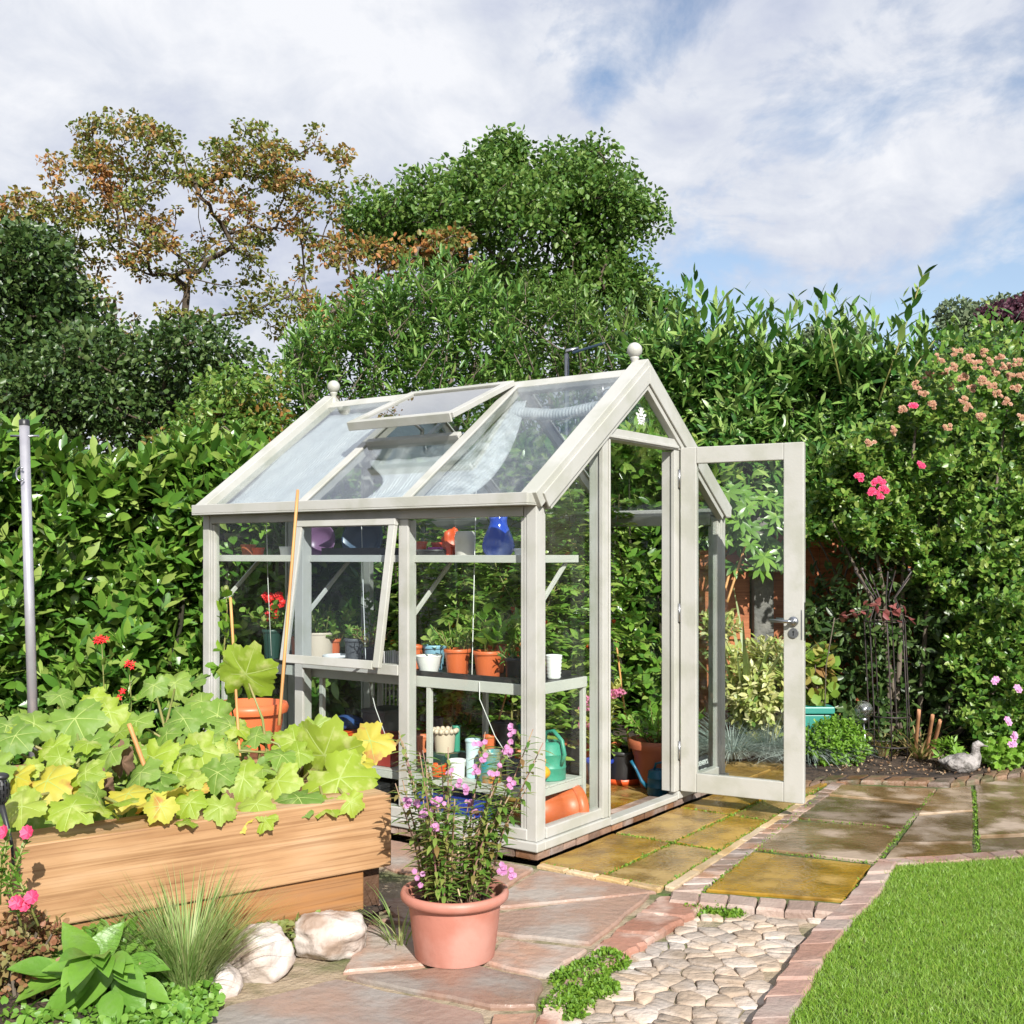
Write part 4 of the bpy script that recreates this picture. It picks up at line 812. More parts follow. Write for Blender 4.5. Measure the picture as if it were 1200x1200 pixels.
for nm, mt_, lst, dp_, dv, rr_, per_ in (('pink_bloom', m_pinkfl, ((1026, 566), (1036, 574), (1030, 580), (1022, 576), (1033, 564), (1078, 544), (1070, 474), (1007, 560)), 7.12, .05, .024, 4),
                             ('faded_head', m_peach, ((1106, 436), (1118, 430), (1128, 442), (1114, 452), (1135, 420), (1145, 428), (1152, 414), (1160, 424), (1165, 436), (1172, 416), (1178, 430), (1184, 442), (1192, 424), (1196, 440), (1190, 455), (1140, 455), (1150, 446), (1075, 452), (1082, 460), (1128, 470), (1136, 478), (1180, 470), (1170, 462), (1215, 420), (1092, 475), (1060, 480), (1208, 460), (1100, 420), (1122, 414), (1162, 452), (1045, 505), (1110, 500), (1150, 490), (1198, 490), (1088, 440), (1020, 520)), 7.35, .25, .019, 7),
                             ('pale_bloom', m_lilac, ((1166, 798), (1192, 808), (1183, 846), (1190, 862), (1187, 872)), 6.98, .05, .026, 2)):
    for (x, y) in lst:
        fp = FM(); dq = dp_+rs.uniform(0, dv)
        for _ in range(per_): flower(fp, at(x+rs.uniform(-1, 1)*(5 if per_ == 7 else 3), y+rs.uniform(-1, 1)*(4 if per_ == 7 else 2.5), dq), rr_, 6, 0)
        fp.build(nm, mt_, t)
for (x, y, lb) in ((119, 749, 'cluster of orange red flowers low in the laurel hedge, largest of three'), (151, 780, 'small cluster of orange red flowers low in the laurel hedge, nearest the greenhouse'), (142, 814, 'tiny red flowers at the foot of the laurel hedge, just over the squash leaves')):
    t = thing('red_flowers', lb, 'flowers', at(x, 860, 6.75), 0, 'red flowers in front of the laurel hedge'); fp = FM()
    for _ in range(9 if x == 119 else 5): flower(fp, at(x+rs.uniform(-8, 8)*(1 if x == 119 else .6), y+rs.uniform(-4, 4), 6.72), .022, 5, 0, WILLOW, 1)
    fp.build('flower_head', m_redfl, t); m = MB(); m.tube([at(x, 870, 6.8), at(x+3, (y+870)/2, 6.76), at(x, y, 6.73)], [.005, .004, .002], 5); m.build('stem', m_stem, t, world=True); fm = FM(); shoots(fm, WILLOW, [at(x, 870, 6.8)], [at(x, y, 6.73)-at(x, 870, 6.8)], (at(x, y, 6.73)-at(x, 870, 6.8)).length*.85, 14, .10, .7); fm.build('leaves', m_roseL, t)
# ground: flowering shrub leaves left of the roses, seen over the door
def bush(name, label, c, r, n_, size, mats, tm=OVAL, up=.6, cat='bush', slen=(.1, .25), nl=7, spread=1.0, extra=None, group=None):
    t = thing(name, label, cat, (c[0], c[1], c[2]-r[2]*.95), 0, group); fm = FM(); d = nrm(rs.normal(size=(n_, 3))); d[:, 2] = np.abs(d[:, 2])*rs.choice([1, 1, 1, -.8], n_); p = np.array(c)+d*np.array(r)*(rs.uniform(.3, 1, n_)**.4)[:, None]
    ln = rs.uniform(*slen, n_); dr = d+np.array([0, -.1, up]); shoots(fm, tm, p-nrm(dr)*(ln*.8)[:, None], dr, ln, nl, size, spread); fm.build('foliage', mats, t)
    m = MB()
    for i in range(0, n_, max(1, n_//25)): m.tube([(c[0]+rnd.uniform(-.06, .06), c[1]+rnd.uniform(-.06, .06), c[2]-r[2]*.95), (np.array(c)*.6+p[i]*.4)-np.array([0, 0, r[2]*.3]), p[i]], [.008, .006, .003], 5, False)
    m.build('stems', m_bark2, t, world=True); return t
# ------------------------------------------------------------------ raised sleeper bed and its plants
def woodmat(name, c, c2, c3):
    m, n, l, b, o = new_mat(name); b.inputs['Roughness'].default_value = .6
    tc = n.new('ShaderNodeTexCoord'); mp = n.new('ShaderNodeMapping'); mp.inputs['Scale'].default_value = (.30, 2.2, 5); l.new(tc.outputs['Object'], mp.inputs[0])
    no = n.new('ShaderNodeTexNoise'); no.inputs['Scale'].default_value = 2.2; no.inputs['Detail'].default_value = 9; no.inputs['Distortion'].default_value = 1.2; l.new(mp.outputs[0], no.inputs['Vector'])
    wv = n.new('ShaderNodeTexWave'); wv.bands_direction = 'Z'; wv.inputs['Scale'].default_value = .9; wv.inputs['Distortion'].default_value = 14; wv.inputs['Detail'].default_value = 3; wv.inputs['Detail Scale'].default_value = .45; l.new(mp.outputs[0], wv.inputs['Vector'])
    r = ramp(n, [(.38, c), (.5, c2), (.62, c3)])
    nb_ = n.new('ShaderNodeTexNoise'); nb_.inputs['Scale'].default_value = 2.2; nb_.inputs['Detail'].default_value = 6; mb_ = n.new('ShaderNodeMapping'); mb_.inputs['Scale'].default_value = (.9, 2, 2.2); l.new(tc.outputs['Object'], mb_.inputs[0]); l.new(mb_.outputs[0], nb_.inputs['Vector'])
    av = n.new('ShaderNodeMath'); av.operation = 'MULTIPLY_ADD'; av.inputs[1].default_value = .55; l.new(nb_.outputs['Fac'], av.inputs[0]); a2 = n.new('ShaderNodeMath'); a2.operation = 'MULTIPLY'; a2.inputs[1].default_value = .45; l.new(no.outputs['Fac'], a2.inputs[0]); l.new(a2.outputs[0], av.inputs[2]); l.new(av.outputs[0], r.inputs[0])
    rw_ = ramp(n, [(0, (.74, .68, .6)), (.12, (.95, .94, .92)), (1, (1, 1, 1))]); l.new(wv.outputs['Fac'], rw_.inputs[0])
    mx = n.new('ShaderNodeMixRGB'); mx.blend_type = 'MULTIPLY'; mx.inputs[0].default_value = .35; l.new(r.outputs[0], mx.inputs[1]); l.new(rw_.outputs[0], mx.inputs[2]); mg = n.new('ShaderNodeMapping'); mg.inputs['Scale'].default_value = (1.1, 26, 60); l.new(tc.outputs['Object'], mg.inputs[0]); ng = n.new('ShaderNodeTexNoise'); ng.inputs['Scale'].default_value = 1.6; ng.inputs['Detail'].default_value = 7; ng.inputs['Distortion'].default_value = .6; l.new(mg.outputs[0], ng.inputs['Vector'])
    rg_ = ramp(n, [(.34, (.62, .55, .48)), (.50, (1, 1, 1)), (.68, (1.08, 1.08, 1.08))]); l.new(ng.outputs['Fac'], rg_.inputs[0]); mk = n.new('ShaderNodeMixRGB'); mk.blend_type = 'MULTIPLY'; mk.inputs[0].default_value = .85; l.new(mx.outputs[0], mk.inputs[1]); l.new(rg_.outputs[0], mk.inputs[2])
    mv = n.new('ShaderNodeMapping'); mv.inputs['Scale'].default_value = (1.9, 1, 4.0); l.new(tc.outputs['Object'], mv.inputs[0]); vo = n.new('ShaderNodeTexVoronoi'); vo.inputs['Scale'].default_value = 1.3; l.new(mv.outputs[0], vo.inputs['Vector']); rv = ramp(n, [(.03, (.30, .2, .13)), (.075, (.75, .66, .58)), (.12, (1, 1, 1))]); l.new(vo.outputs['Distance'], rv.inputs[0])
    mn = n.new('ShaderNodeMixRGB'); mn.blend_type = 'MULTIPLY'; mn.inputs[0].default_value = .8; l.new(mk.outputs[0], mn.inputs[1]); l.new(rv.outputs[0], mn.inputs[2]); l.new(mn.outputs[0], b.inputs['Base Color'])
    bp = n.new('ShaderNodeBump'); bp.inputs['Strength'].default_value = .2; bp.inputs['Distance'].default_value = .01; l.new(no.outputs['Fac'], bp.inputs['Height']); l.new(bp.outputs[0], b.inputs['Normal']); return m
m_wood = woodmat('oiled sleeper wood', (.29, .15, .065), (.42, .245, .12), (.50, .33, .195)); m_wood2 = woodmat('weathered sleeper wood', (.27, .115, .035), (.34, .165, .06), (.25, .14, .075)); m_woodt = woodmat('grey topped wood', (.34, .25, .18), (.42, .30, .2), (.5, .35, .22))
BX = Vector((-.816, -.578, 0)).normalized(); BY = Vector((-.578, .816, 0)).normalized(); B0 = Vector((-.448, 4.18, 0))
brot = math.atan2(BX.y, BX.x)
bed = thing('raised_bed', 'raised bed of stacked orange brown timber sleepers', 'raised bed', B0, brot)
# local frame: X leftwards along the front, Y towards the camera (so the bed lies at negative Y)
def sleeper(x0, x1, y0, y1, z0, z1, mt, name='sleeper'):
    m = MB(); k = 14; vs = []
    ax = 0 if (x1-x0) > (y1-y0) else 1
    m.box(x0, x1, y0, y1, z0, z1); o = m.build(name, [mt], bed, .006); return o
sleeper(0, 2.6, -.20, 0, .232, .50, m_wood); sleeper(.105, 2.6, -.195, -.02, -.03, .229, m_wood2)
sleeper(0, .20, -1.45, -.203, .232, .498, m_wood); sleeper(.012, .19, -1.45, -.07, -.03, .229, mat('shade toned end timber', (.10, .05, .025), (.06, .03, .016), 8, .7, bump=.4))  # lower end timber coloured dark to stand for the shadow of pot and overhang
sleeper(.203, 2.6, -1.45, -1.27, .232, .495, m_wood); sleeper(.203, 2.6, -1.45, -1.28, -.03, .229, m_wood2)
m = MB(); N = 26; vs = [(.2+2.4*i/N, -.2-1.07*j/12, .42+.03*rnd.random()) for i in range(N+1) for j in range(13)]; m.add(vs, [(i*13+j, (i+1)*13+j, (i+1)*13+j+1, i*13+j+1) for i in range(N) for j in range(12)], True); m.build('soil', m_soil, bed)
# squash leaf: five lobes, toothed, puckered between the veins
def squash_tmpl(seed):
    r_ = random.Random(seed); na, nr = 52, 6; V = [(0, 0, 0)]; Q = []
    for i in range(1, nr+1):
        for j in range(na):
            a = -math.pi+2*math.pi*(j+.5)/na                       # 0 = tip direction (+y)
            lob = .78+.68*max(wv_*math.exp(-((a-av)/.34)**2) for av, wv_ in ((0, .40), (1.0, .36), (-1.0, .36), (2.0, .28), (-2.0, .28), (2.8, .10), (-2.8, .10)))-.40*max(0, (abs(a)-2.85)/.29); lob *= 1+.05*math.sin(9*a+seed)+(.05 if j % 2 else -.035)
            q = i/nr; rr = lob*q*.56; x = math.sin(a)*rr; y = math.cos(a)*rr
            z = .055*q*(1-math.exp(-(min(abs(a-av) for av in (0, 1.0, -1.0, 2.0, -2.0, 2.9, -2.9))/.22)**2))-.13*q*q+.07*math.sin(2*a+seed)*q*q+.03*math.sin(5*a+2*seed)*q**3+r_.uniform(-.012, .012)*q
            V.append((x, y, z))
    for i in range(nr-1):
        for j in range(na): Q.append((1+i*na+j, 1+i*na+(j+1) % na, 1+(i+1)*na+(j+1) % na, 1+(i+1)*na+j))
    for j in range(0, na, 2): Q.append((0, 1+(j+2) % na, 1+(j+1) % na, 1+j))
    return np.array(V, float), np.array([q[::-1] for q in Q])
SQ = [squash_tmpl(s_) for s_ in range(5)]
def vein_tmpl(seed):                                   # raised pale ribs of the same blade
    V = []; Q = []; zf = lambda a, q: -.13*q*q+.07*math.sin(2*a+seed)*q*q+.03*math.sin(5*a+2*seed)*q**3+.006+.008*q
    for av in (0, 1.0, -1.0, 2.0, -2.0):
        o = len(V); k = 6; L_ = (1.12 if abs(av) < .5 else 1.05 if abs(av) < 1.5 else .98)*.56*.92
        for i in range(k+1):
            q = i/k; w_ = .011*(1-q*.8)
            for s_ in (-1, 1): V.append((math.sin(av)*L_*q+s_*w_*math.cos(av), math.cos(av)*L_*q-s_*w_*math.sin(av), zf(av, q)))
        for i in range(k): Q.append((o+2*i, o+2*i+1, o+2*i+3, o+2*i+2))
    return np.array(V, float), np.array(Q)
VN = [vein_tmpl(s_) for s_ in range(5)]
m_sq = leaf('squash leaf', [(.20, .30, .025), (.26, .37, .03), (.32, .42, .04), (.24, .34, .05), (.38, .45, .06)], .55, .32, mottle=((.45, .50, .16), 22, .52, .72))
m_sqd = leaf('darker squash leaf', [(.12, .22, .03), (.17, .29, .04), (.22, .33, .05), (.14, .25, .045)], .55, .3, mottle=((.28, .36, .12), 24, .52, .75))
m_sqy = leaf('yellowing squash leaf', [(.47, .46, .05), (.52, .44, .06), (.45, .48, .07)], .55, .35, mottle=((.46, .24, .06), 17, .56, .66)); m_dry = leaf('dead leaf', [(.22, .13, .08), (.17, .10, .07)], .8, .1)
m_vein = leaf('leaf rib', [(.36, .46, .12), (.42, .50, .16)], .6, .3)
plants = [('squash_plant', 'squash plant with huge lime green lobed leaves at the right end of the timber bed', [(380, 885, 95, .0), (398, 912, 80, 0), (325, 915, 58, 0), (288, 790, 80, 0), (345, 868, 48, 0), (285, 912, 54, 0), (300, 942, 46, 0), (255, 905, 44, 1), (330, 885, 40, 1), (408, 880, 40, 2), (434, 868, 52, 2), (418, 895, 42, 2), (310, 960, 34, 0), (250, 870, 40, 1), (300, 862, 40, 1), (350, 935, 55, 1), (365, 855, 40, 0), (270, 850, 42, 1)]),
          ('squash_plant', 'squash plant of yellow green leaves in the middle of the timber bed', [(235, 880, 62, 0), (180, 888, 64, 0), (188, 935, 62, 2), (208, 905, 56, 0), (222, 940, 40, 0), (150, 930, 44, 2), (165, 905, 46, 1), (215, 842, 48, 1), (255, 838, 46, 1), (180, 803, 36, 1), (205, 800, 40, 1), (225, 800, 38, 1), (195, 860, 46, 1), (236, 822, 46, 1), (262, 895, 38, 1), (140, 858, 40, 0), (160, 845, 40, 1)]),
          ('squash_plant', 'pale patchy squash plant spilling along the left part of the timber bed', [(40, 848, 55, 1), (88, 842, 62, 1), (128, 834, 44, 0), (18, 862, 45, 1), (62, 875, 44, 0), (55, 915, 62, 2), (26, 945, 56, 0), (84, 945, 56, 0), (118, 945, 50, 0), (140, 940, 40, 0), (-10, 900, 60, 1), (8, 850, 46, 1), (105, 870, 46, 1), (130, 880, 46, 1), (34, 900, 34, 0), (100, 905, 42, 0), (-20, 860, 60, 1), (70, 815, 40, 1), (110, 818, 36, 0)])]
for nm, lb, lv in plants:
    fd = lambda x: (4.18*.578+0)/1
    x0 = sum(q[0] for q in lv)/len(lv)
    def front(px):                                   # depth of the bed front under a photograph column
        k_ = (px-600)/F; t_ = (B0.x-k_*B0.y)/(.816-k_*.578); return B0.y-.578*t_
    root = at(x0, 930, front(x0)+.45); root.z = .43
    t = thing(nm, lb, 'squash plant', root, 0, 'squash plants in the raised bed'); fms = FM(); ms = MB()
    lv = lv+[(rs.uniform(min(q[0] for q in lv), max(q[0] for q in lv)), rs.uniform(850, 965), rs.uniform(26, 44), int(rs.choice([0, 0, 0, 1, 1, 2]))) for _ in range(9)]
    for (x, y, dia, c_) in lv:
        zt = 1.39
        d0 = front(x)+.03; off = max(0.0, (945-y))/110*.62; d_ = d0+off+rs.uniform(-.04, .04)
        if x > 330: d_ = min(d_, 4.62)
        if (x, y) == (288, 790): d_ = 4.35
        p = at(x, y, d_)
        if p.z < .47: p.z = .47+rs.uniform(0, .03)
        s_ = dia*d_/F*rs.uniform(.85, 1.08); up = np.array([rs.normal(.0, .30), -.75+rs.normal(0, .18), .75]); dr = np.array([rs.normal(0, .7), -.55, -.45+rs.normal(0, .3)])
        if (x, y) in ((380, 885), (288, 790)): dr = np.array([.3, -.25, .8]); up = np.array([.1, -1, .3])
        if (x, y) == (398, 912): dr = np.array([.75, -.4, -.5]); up = np.array([.1, -.7, .8])
        qi = rnd.randrange(5); fms.add(SQ[qi], [p], [dr], [up], s_, 1, c_); fms.add(VN[qi], [p], [dr], [up], s_, 1, 3)
        st_ = root+Vector((rnd.uniform(-.12, .12), rnd.uniform(-.1, .1), 0)); pv = Vector(p); ms.tube([st_, st_.lerp(pv, .5)+Vector((0, .05, .07)), pv-Vector((0, -.01, .01))], [.008, .006, .004], 6)
    fms.build('leaves', [m_sq, m_sqd, m_sqy, m_vein], t); ms.build('stalks', m_stem, t, world=True)
for (x, y, d_, dz_), lb in zip(((144, 893, 4.0, .14), (122, 922, 3.93, .12), (268, 940, 4.02, .08), (60, 930, 3.78, .08)), ('upright grey brown withered leaf left of the yellow stake', 'dark withered leaf lying below the upright withered one', 'small withered leaf near the front timber, right of the yellow leaves', 'curled brown leaf at the left part of the timber bed')):
    t = FM(); t.add(SQ[1], [at(x, y, d_)], [(rs.normal(0, .3), -.3, .9)], [(.3, -1, .2)], dz_, .55); tag(t.build('withered_leaf', m_dry), lb, 'dead leaf', 'withered leaves among the squash plants')
fm = FM(); k = 330; bx_, by_ = rs.uniform(.25, 2.5, k), rs.uniform(.22, 1.2, k)      # lower foliage between the big leaves
p = np.array([tuple(B0+BX*float(a)+BY*float(b)+Vector((0, 0, .45+rs.uniform(0, .10)))) for a, b in zip(bx_, by_)]); p[:, 2] += .06*(by_/1.2)
for i in range(5): fm.add(SQ[i], p[i::5], rdir(len(p[i::5]), -.1), rdir(len(p[i::5]), 1.6)+np.array([0, -.5, 0]), rs.uniform(.07, .15, len(p[i::5])), 1, rs.choice([0, 1, 1, 1], len(p[i::5])))
stuff(fm.build('bed_foliage', [m_sq, m_sqd]), 'low green leaves covering the soil of the timber bed', 'foliage')
# canes and stake in the bed
def cane(label, a, b, r_, name='bamboo_cane', mt=m_cane, group='canes standing in the garden'):
    m = MB(); a, b = Vector(a), Vector(b); k = 9; m.tube([a.lerp(b, i/k) for i in range(k+1)], [r_*(1.12 if i % 2 == 0 else 1) for i in range(k+1)], 8); o = m.build(name, mt); return tag(o, label, 'cane', group)
cane('long straight cane crossing the hinged side window of the greenhouse', at(327, 850, 4.55), at(349, 574, 4.72), .0065); cane('thin reddish cane at the left corner post of the greenhouse', at(285, 955, 4.30), at(270, 700, 4.45), .0055)
cane('short thick yellow stake leaning in the middle of the timber bed', at(172, 905, 3.96), at(151, 848, 3.98), .008, 'wooden_stake')
# climbing stem with small leaves and a yellow bud beside that cane
t = thing('young_climber', 'thin climbing stem with small leaves beside the left greenhouse post', 'plant', at(262, 840, 4.6)); fm = FM(); m = MB()
pts = [at(275, 850, 4.55), at(262, 770, 4.55), at(266, 715, 4.55), at(265, 690, 4.55)]; m.tube(pts, [.004, .004, .003, .002], 5); m.ball(at(265, 690, 4.55), .012, 8, (1, 1, 1.3)); m.build('stem', m_stem, t, world=True)
for y in range(700, 850, 9):
    k = 4; fm.add(OVAL, np.array([tuple(at(265+rs.normal(0, 4), y, 4.55))]*k), rdir(k, .2), rdir(k, 1), .055, 1)
fm.build('leaves', m_mossl, t)
# big plastic pot standing behind the bed leaves
def lathe_pot(m, c, r0, r1, h, rim=.02, rimw=.012, n=36, mi=0, ribs=0):
    pr = [(0, 0), (r0, 0), (r0, 0)]; k = 6 if not ribs else ribs*2
    for i in range(1, k+1):
        t = i/k; pr.append((r0+(r1-r0)*t+(.004 if ribs and i % 2 else 0), (h-rim)*t))
    pr += [(r1, h-rim), (r1+rimw, h-rim), (r1+rimw, h-rim), (r1+rimw*1.25, h-rim*.5), (r1+rimw*.9, h-.002), (r1+rimw*.4, h), (r1-.004, h-.003), (r1-.008, h-rim), (r1-.012, h-.045), (0, h-.05)]
    return m.lathe(pr, c, n, mi)
def pot(name, label, c, r0, r1, h, mt, cat='pot', group=None, rim=.02, rimw=.012, soil=True, ribs=0, n=32):
    t = thing(name, label, cat, c, 0, group); m = MB(); lathe_pot(m, (0, 0, 0), r0, r1, h, rim, rimw, n, 0, ribs); body_ = m.build('body', mt, t)
    if soil:
        m = MB(); k = 20; vs = [(0, 0, h-.035)]; 
        for j in range(k): a = 6.283*j/k; vs.append(((r1-.012)*math.cos(a), (r1-.012)*math.sin(a), h-.043+rnd.uniform(-.004, .004)))
        m.add(vs, [(0, 1+j, 1+(j+1) % k) for j in range(k)], True); m.build('soil', m_soil, body_)
    return t
m_terra2 = mat('bright terracotta', (.60, .14, .045), (.52, .115, .04), 4, .42)
pc = at(292, 862, 5.25); pc.z = .0
q = pot('terracotta_planter', 'large ribbed orange planter partly hidden behind the squash leaves', (pc.x, pc.y, .30), .115, .155, .40, m_terra2, 'planter', None, .045, .022, ribs=4)
m = MB(); m.box(pc.x-.22, pc.x+.22, pc.y-.16, pc.y+.16, -.02, .145); m.box(pc.x-.21, pc.x+.21, pc.y-.15, pc.y+.15, .146, .299); tag(m.build('timber_block', m_wood2, bevel=.008), 'stacked timber block carrying the large orange planter', 'block')
# washing line post
t = thing('line_post', 'slim grey metal clothes line post at the far left', 'post', at(40, 880, 4.9)); a, b = at(41, 930, 4.9), at(28.5, 498, 4.9); m = MB(); m.tube([a, b], [.021, .021], 16); m.build('pole', mat('galvanised steel', (.50, .49, .52), (.44, .43, .47), 20, .35, metal=.5), t, world=True)
m = MB(); m.lathe([(0, 0), (.0225, 0), (.0225, 0), (.0225, .022), (.018, .026), (0, .027)], b-Vector((0, 0, .002)), 16); m.build('cap', m_black, t, world=True)
m = MB(); z_ = at(29, 511, 4.9); m.tube([z_-Vector((.062, .0, 0)), z_+Vector((.062, 0, 0))], .0055, 8); m.build('cross_pin', m_chrome, t, world=True); m = MB(); hk = at(26, 556, 4.87); m.tube([hk+Vector((-.004+.018*math.cos(a_), -.01, .03*math.sin(a_))) for a_ in np.linspace(.8, 5.6, 12)], .004, 6); m.build('hook', m_chrome, t, world=True)
# ------------------------------------------------------------------ front left planting
soil_pts = [(-120, 1330), (225, 1330), (238, 1200), (262, 1166), (330, 1120), (405, 1098), (430, 1086)]
m = MB(); k = 30; L_ = [P(x, y) for x, y in soil_pts[2:]]
vs = []; 
for i in range(k+1):
    e = along(L_, i/k); bk = B0+BX*(2.4*(1-i/k)+.0)-BY*.0
    for j in range(9): q = e.lerp(Vector((bk.x, bk.y, 0)), j/8); vs.append((q.x, q.y, -.02+.10*math.sin(min(1, j/4)*1.57)+.012*math.sin(i*1.7+j*2.3)))
m.add(vs, [(i*9+j, (i+1)*9+j, (i+1)*9+j+1, i*9+j+1) for i in range(k) for j in range(8)], True)
e0 = P(238, 1200); m.add([(e0.x, e0.y, .0), (-1.6, 2.2, 0), (-3.4, 2.4, .05), (-3.2, 3.6, .07), (-1.75, 3.2, .08), (-1.2, 3.35, .07)], [(0, 1, 2, 3, 4, 5)]); struct(m.build('border_soil', m_soil))
def rock(name, label, c, r, seed, group='white stones edging the bed'):
    from mathutils import noise
    m = MB(); V = []; nu, nv = 56, 34; r0_ = random.Random(seed); fc = [Vector((r0_.gauss(0, 1), r0_.gauss(0, 1), r0_.gauss(0, 1))).normalized() for _ in range(9)]
    for i in range(nv+1):
        for j in range(nu):
            ph = -math.pi/2+math.pi*i/nv; th = 2*math.pi*j/nu; d = Vector((math.cos(ph)*math.cos(th), math.cos(ph)*math.sin(th), math.sin(ph)))
            k = 1.25/max(.72, max(abs(d.dot(q)) for q in fc))*.74; k = min(k, 1.12)+.10*noise.noise(d*2+Vector((seed, 0, 0)))+.06*noise.noise(d*6+Vector((seed, 3, 0)))+.03*noise.noise(d*15+Vector((seed, 7, 0)))
            V.append((c[0]+d.x*r[0]*k, c[1]+d.y*r[1]*k, c[2]+d.z*r[2]*k))
    m.add(V, [(i*nu+j, i*nu+(j+1) % nu, (i+1)*nu+(j+1) % nu, (i+1)*nu+j) for i in range(nv) for j in range(nu)], True)
    return tag(m.build(name, m_rock), label, 'stone', group)
m_rock = mat('white quartz stone', (.50, .43, .38), (.58, .53, .50), 7, .65, bump=.9, bscale=16, c3=(.30, .22, .17), scale3=6.5)
rock('white_stone', 'broad white stone below the lower timber, nearest the terracotta pot', P(383, 1122)+Vector((0, .06, .055)), (.135, .11, .085), 3); rock('white_stone', 'rounded white stone in front of the tufted grass, left of the broad one', P(298, 1148)+Vector((0, .07, .05)), (.11, .10, .10), 8); rock('white_stone', 'smallest white stone, low beside the creeping leaves', P(262, 1160)+Vector((0, .0, .02)), (.052, .05, .062), 5)
rock('white_stone', 'flat pinkish stone wedged between the two larger white stones', P(345, 1112)+Vector((0, .07, .02)), (.06, .07, .05), 12)
# tufted grass
def grass_tuft(name, label, c, n_, r_, h, mats, lean=.55, w=.012, cat='grass tuft', curl=.6):
    fm = FM(); a = rs.uniform(0, 6.283, n_); rr = r_*np.sqrt(rs.uniform(0, 1, n_)); p = np.column_stack([c[0]+rr*np.cos(a), c[1]+rr*np.sin(a), np.full(n_, c[2])])
    ou = np.column_stack([np.cos(a), np.sin(a), np.zeros(n_)]); dr = ou*(lean*rs.uniform(.1, 1.2, n_))[:, None]+np.array([0, 0, 1])+rs.normal(0, .12, (n_, 3)); hh = h*rs.uniform(.55, 1.15, n_)
    fm.add(tmpl_blade(1.0, curl, 5), p, dr, ou*-1+np.array([0, 0, .6]), hh, w/hh, 0); return tag(fm.build(name, mats), label, cat)
m_tuft = leaf('tuft grass', [(.15, .27, .06), (.21, .34, .09), (.30, .40, .14), (.42, .42, .2), (.16, .29, .08)], .5, .3)
grass_tuft('ornamental_grass', 'spiky tuft of fine green grass in front of the timber bed', (-1.02, 3.52, .05), 950, .085, .36, m_tuft, .62, .0042, 'grass tuft', .32)
grass_tuft('wild_grass', 'few thin grass blades by the shade toned lower timber, left of the terracotta pot', (-.40, 4.02, 0), 30, .05, .24, m_tuft, .5, .007)
m_hosta = leaf('broad leaf', [(.11, .25, .03), (.15, .31, .04), (.19, .35, .05)], .38, .3, mottle=((.16, .30, .06), 40, .5, .7))
fm = FM(); BR = tmpl_long(.58, .18, .34, 6, .2, .42)
for _ in range(26):
    a_ = rs.uniform(0, 6.28); fm.add(BR, [at(112+50*math.cos(a_)*rs.uniform(.2, 1), 1150+30*math.sin(a_), 3.30+.10*math.sin(a_))], [(math.cos(a_), -.3+.5*math.sin(a_), rs.uniform(-.2, .9))], [(0, -.5, 1)], rs.uniform(.08, .14))
for (x, y, d_, s_, dr, up) in ((165, 1128, 3.32, .17, (1, -.2, .25), (.0, -.5, 1)), (95, 1115, 3.36, .20, (-.2, -.5, .8), (.3, -1, .5)), (110, 1150, 3.28, .21, (-.5, -.6, -.45), (.1, -.8, .9)), (150, 1160, 3.26, .17, (.8, -.6, -.3), (0, -.5, 1)), (75, 1170, 3.24, .18, (-.9, -.5, -.3), (0, -.6, 1)), (120, 1110, 3.4, .18, (.5, .1, .8), (.1, -1, .5)), (60, 1120, 3.36, .16, (-.8, -.2, .35), (0, -.7, 1)), (130, 1180, 3.2, .15, (.3, -.8, -.4), (0, -.5, 1)), (95, 1135, 3.3, .19, (.2, -.8, .1), (.1, -.5, 1))): fm.add(BR, [np.array(at(x, y, d_))-nrm(np.array(dr, float))*s_*.4], [dr], [up], s_*.84)
t = thing('broad_leaved_plant', 'low plant with broad smooth light green leaves at the bottom left', 'plant', at(115, 1190, 3.35)); fm.build('leaves', m_hosta, t)
m = MB(); b_ = at(115, 1200, 3.35)
for (x, y) in ((165, 1128), (95, 1115), (110, 1150), (150, 1160), (75, 1170)): m.tube([b_, at(x, y, 3.33)], [.006, .004], 6)
m.build('stalks', m_stem, t, world=True)
def mat_patch(name, label, pts, n_, h, size, mats, tm=ROUND, cat='ground cover', up=1.3):
    pl = [P(x, y, .03) for x, y in pts]; bx0, bx1 = min(p.x for p in pl), max(p.x for p in pl); by0, by1 = min(p.y for p in pl), max(p.y for p in pl); q = []
    while len(q) < n_:
        c_ = (rs.uniform(bx0, bx1), rs.uniform(by0, by1))
        if inside(c_, pl): q.append(c_)
    q = np.array(q); fm = FM(); fm.add(tm, np.column_stack([q, .02+h*rs.uniform(.15, 1, n_)]), rdir(n_, 0), rdir(n_, up)+np.array([0, -.35, 0]), rs.uniform(.7, 1.2, n_)*size); return stuff(fm.build(name, mats), label, cat)
m_cover = leaf('creeping mint leaf', [(.10, .24, .03), (.15, .31, .04), (.21, .37, .06)], .45, .3)
mat_patch('creeping_cover', 'bright green small round leaves creeping over the bottom left corner', [(-30, 1260), (200, 1330), (248, 1200), (262, 1172), (200, 1150), (60, 1170), (-30, 1150)], 5200, .06, .026, m_cover)
mat_patch('rosette_cover', 'reddish green tangled low leaves under the timber bed', [(-40, 1180), (60, 1150), (140, 1145), (330, 1118), (380, 1096), (225, 1130), (60, 1185)], 3000, .09, .035, leaf('tangled leaf', [(.12, .22, .04), (.25, .15, .07), (.20, .30, .06), (.30, .28, .12), (.15, .28, .05)], .5, .3), OVAL, up=.4)
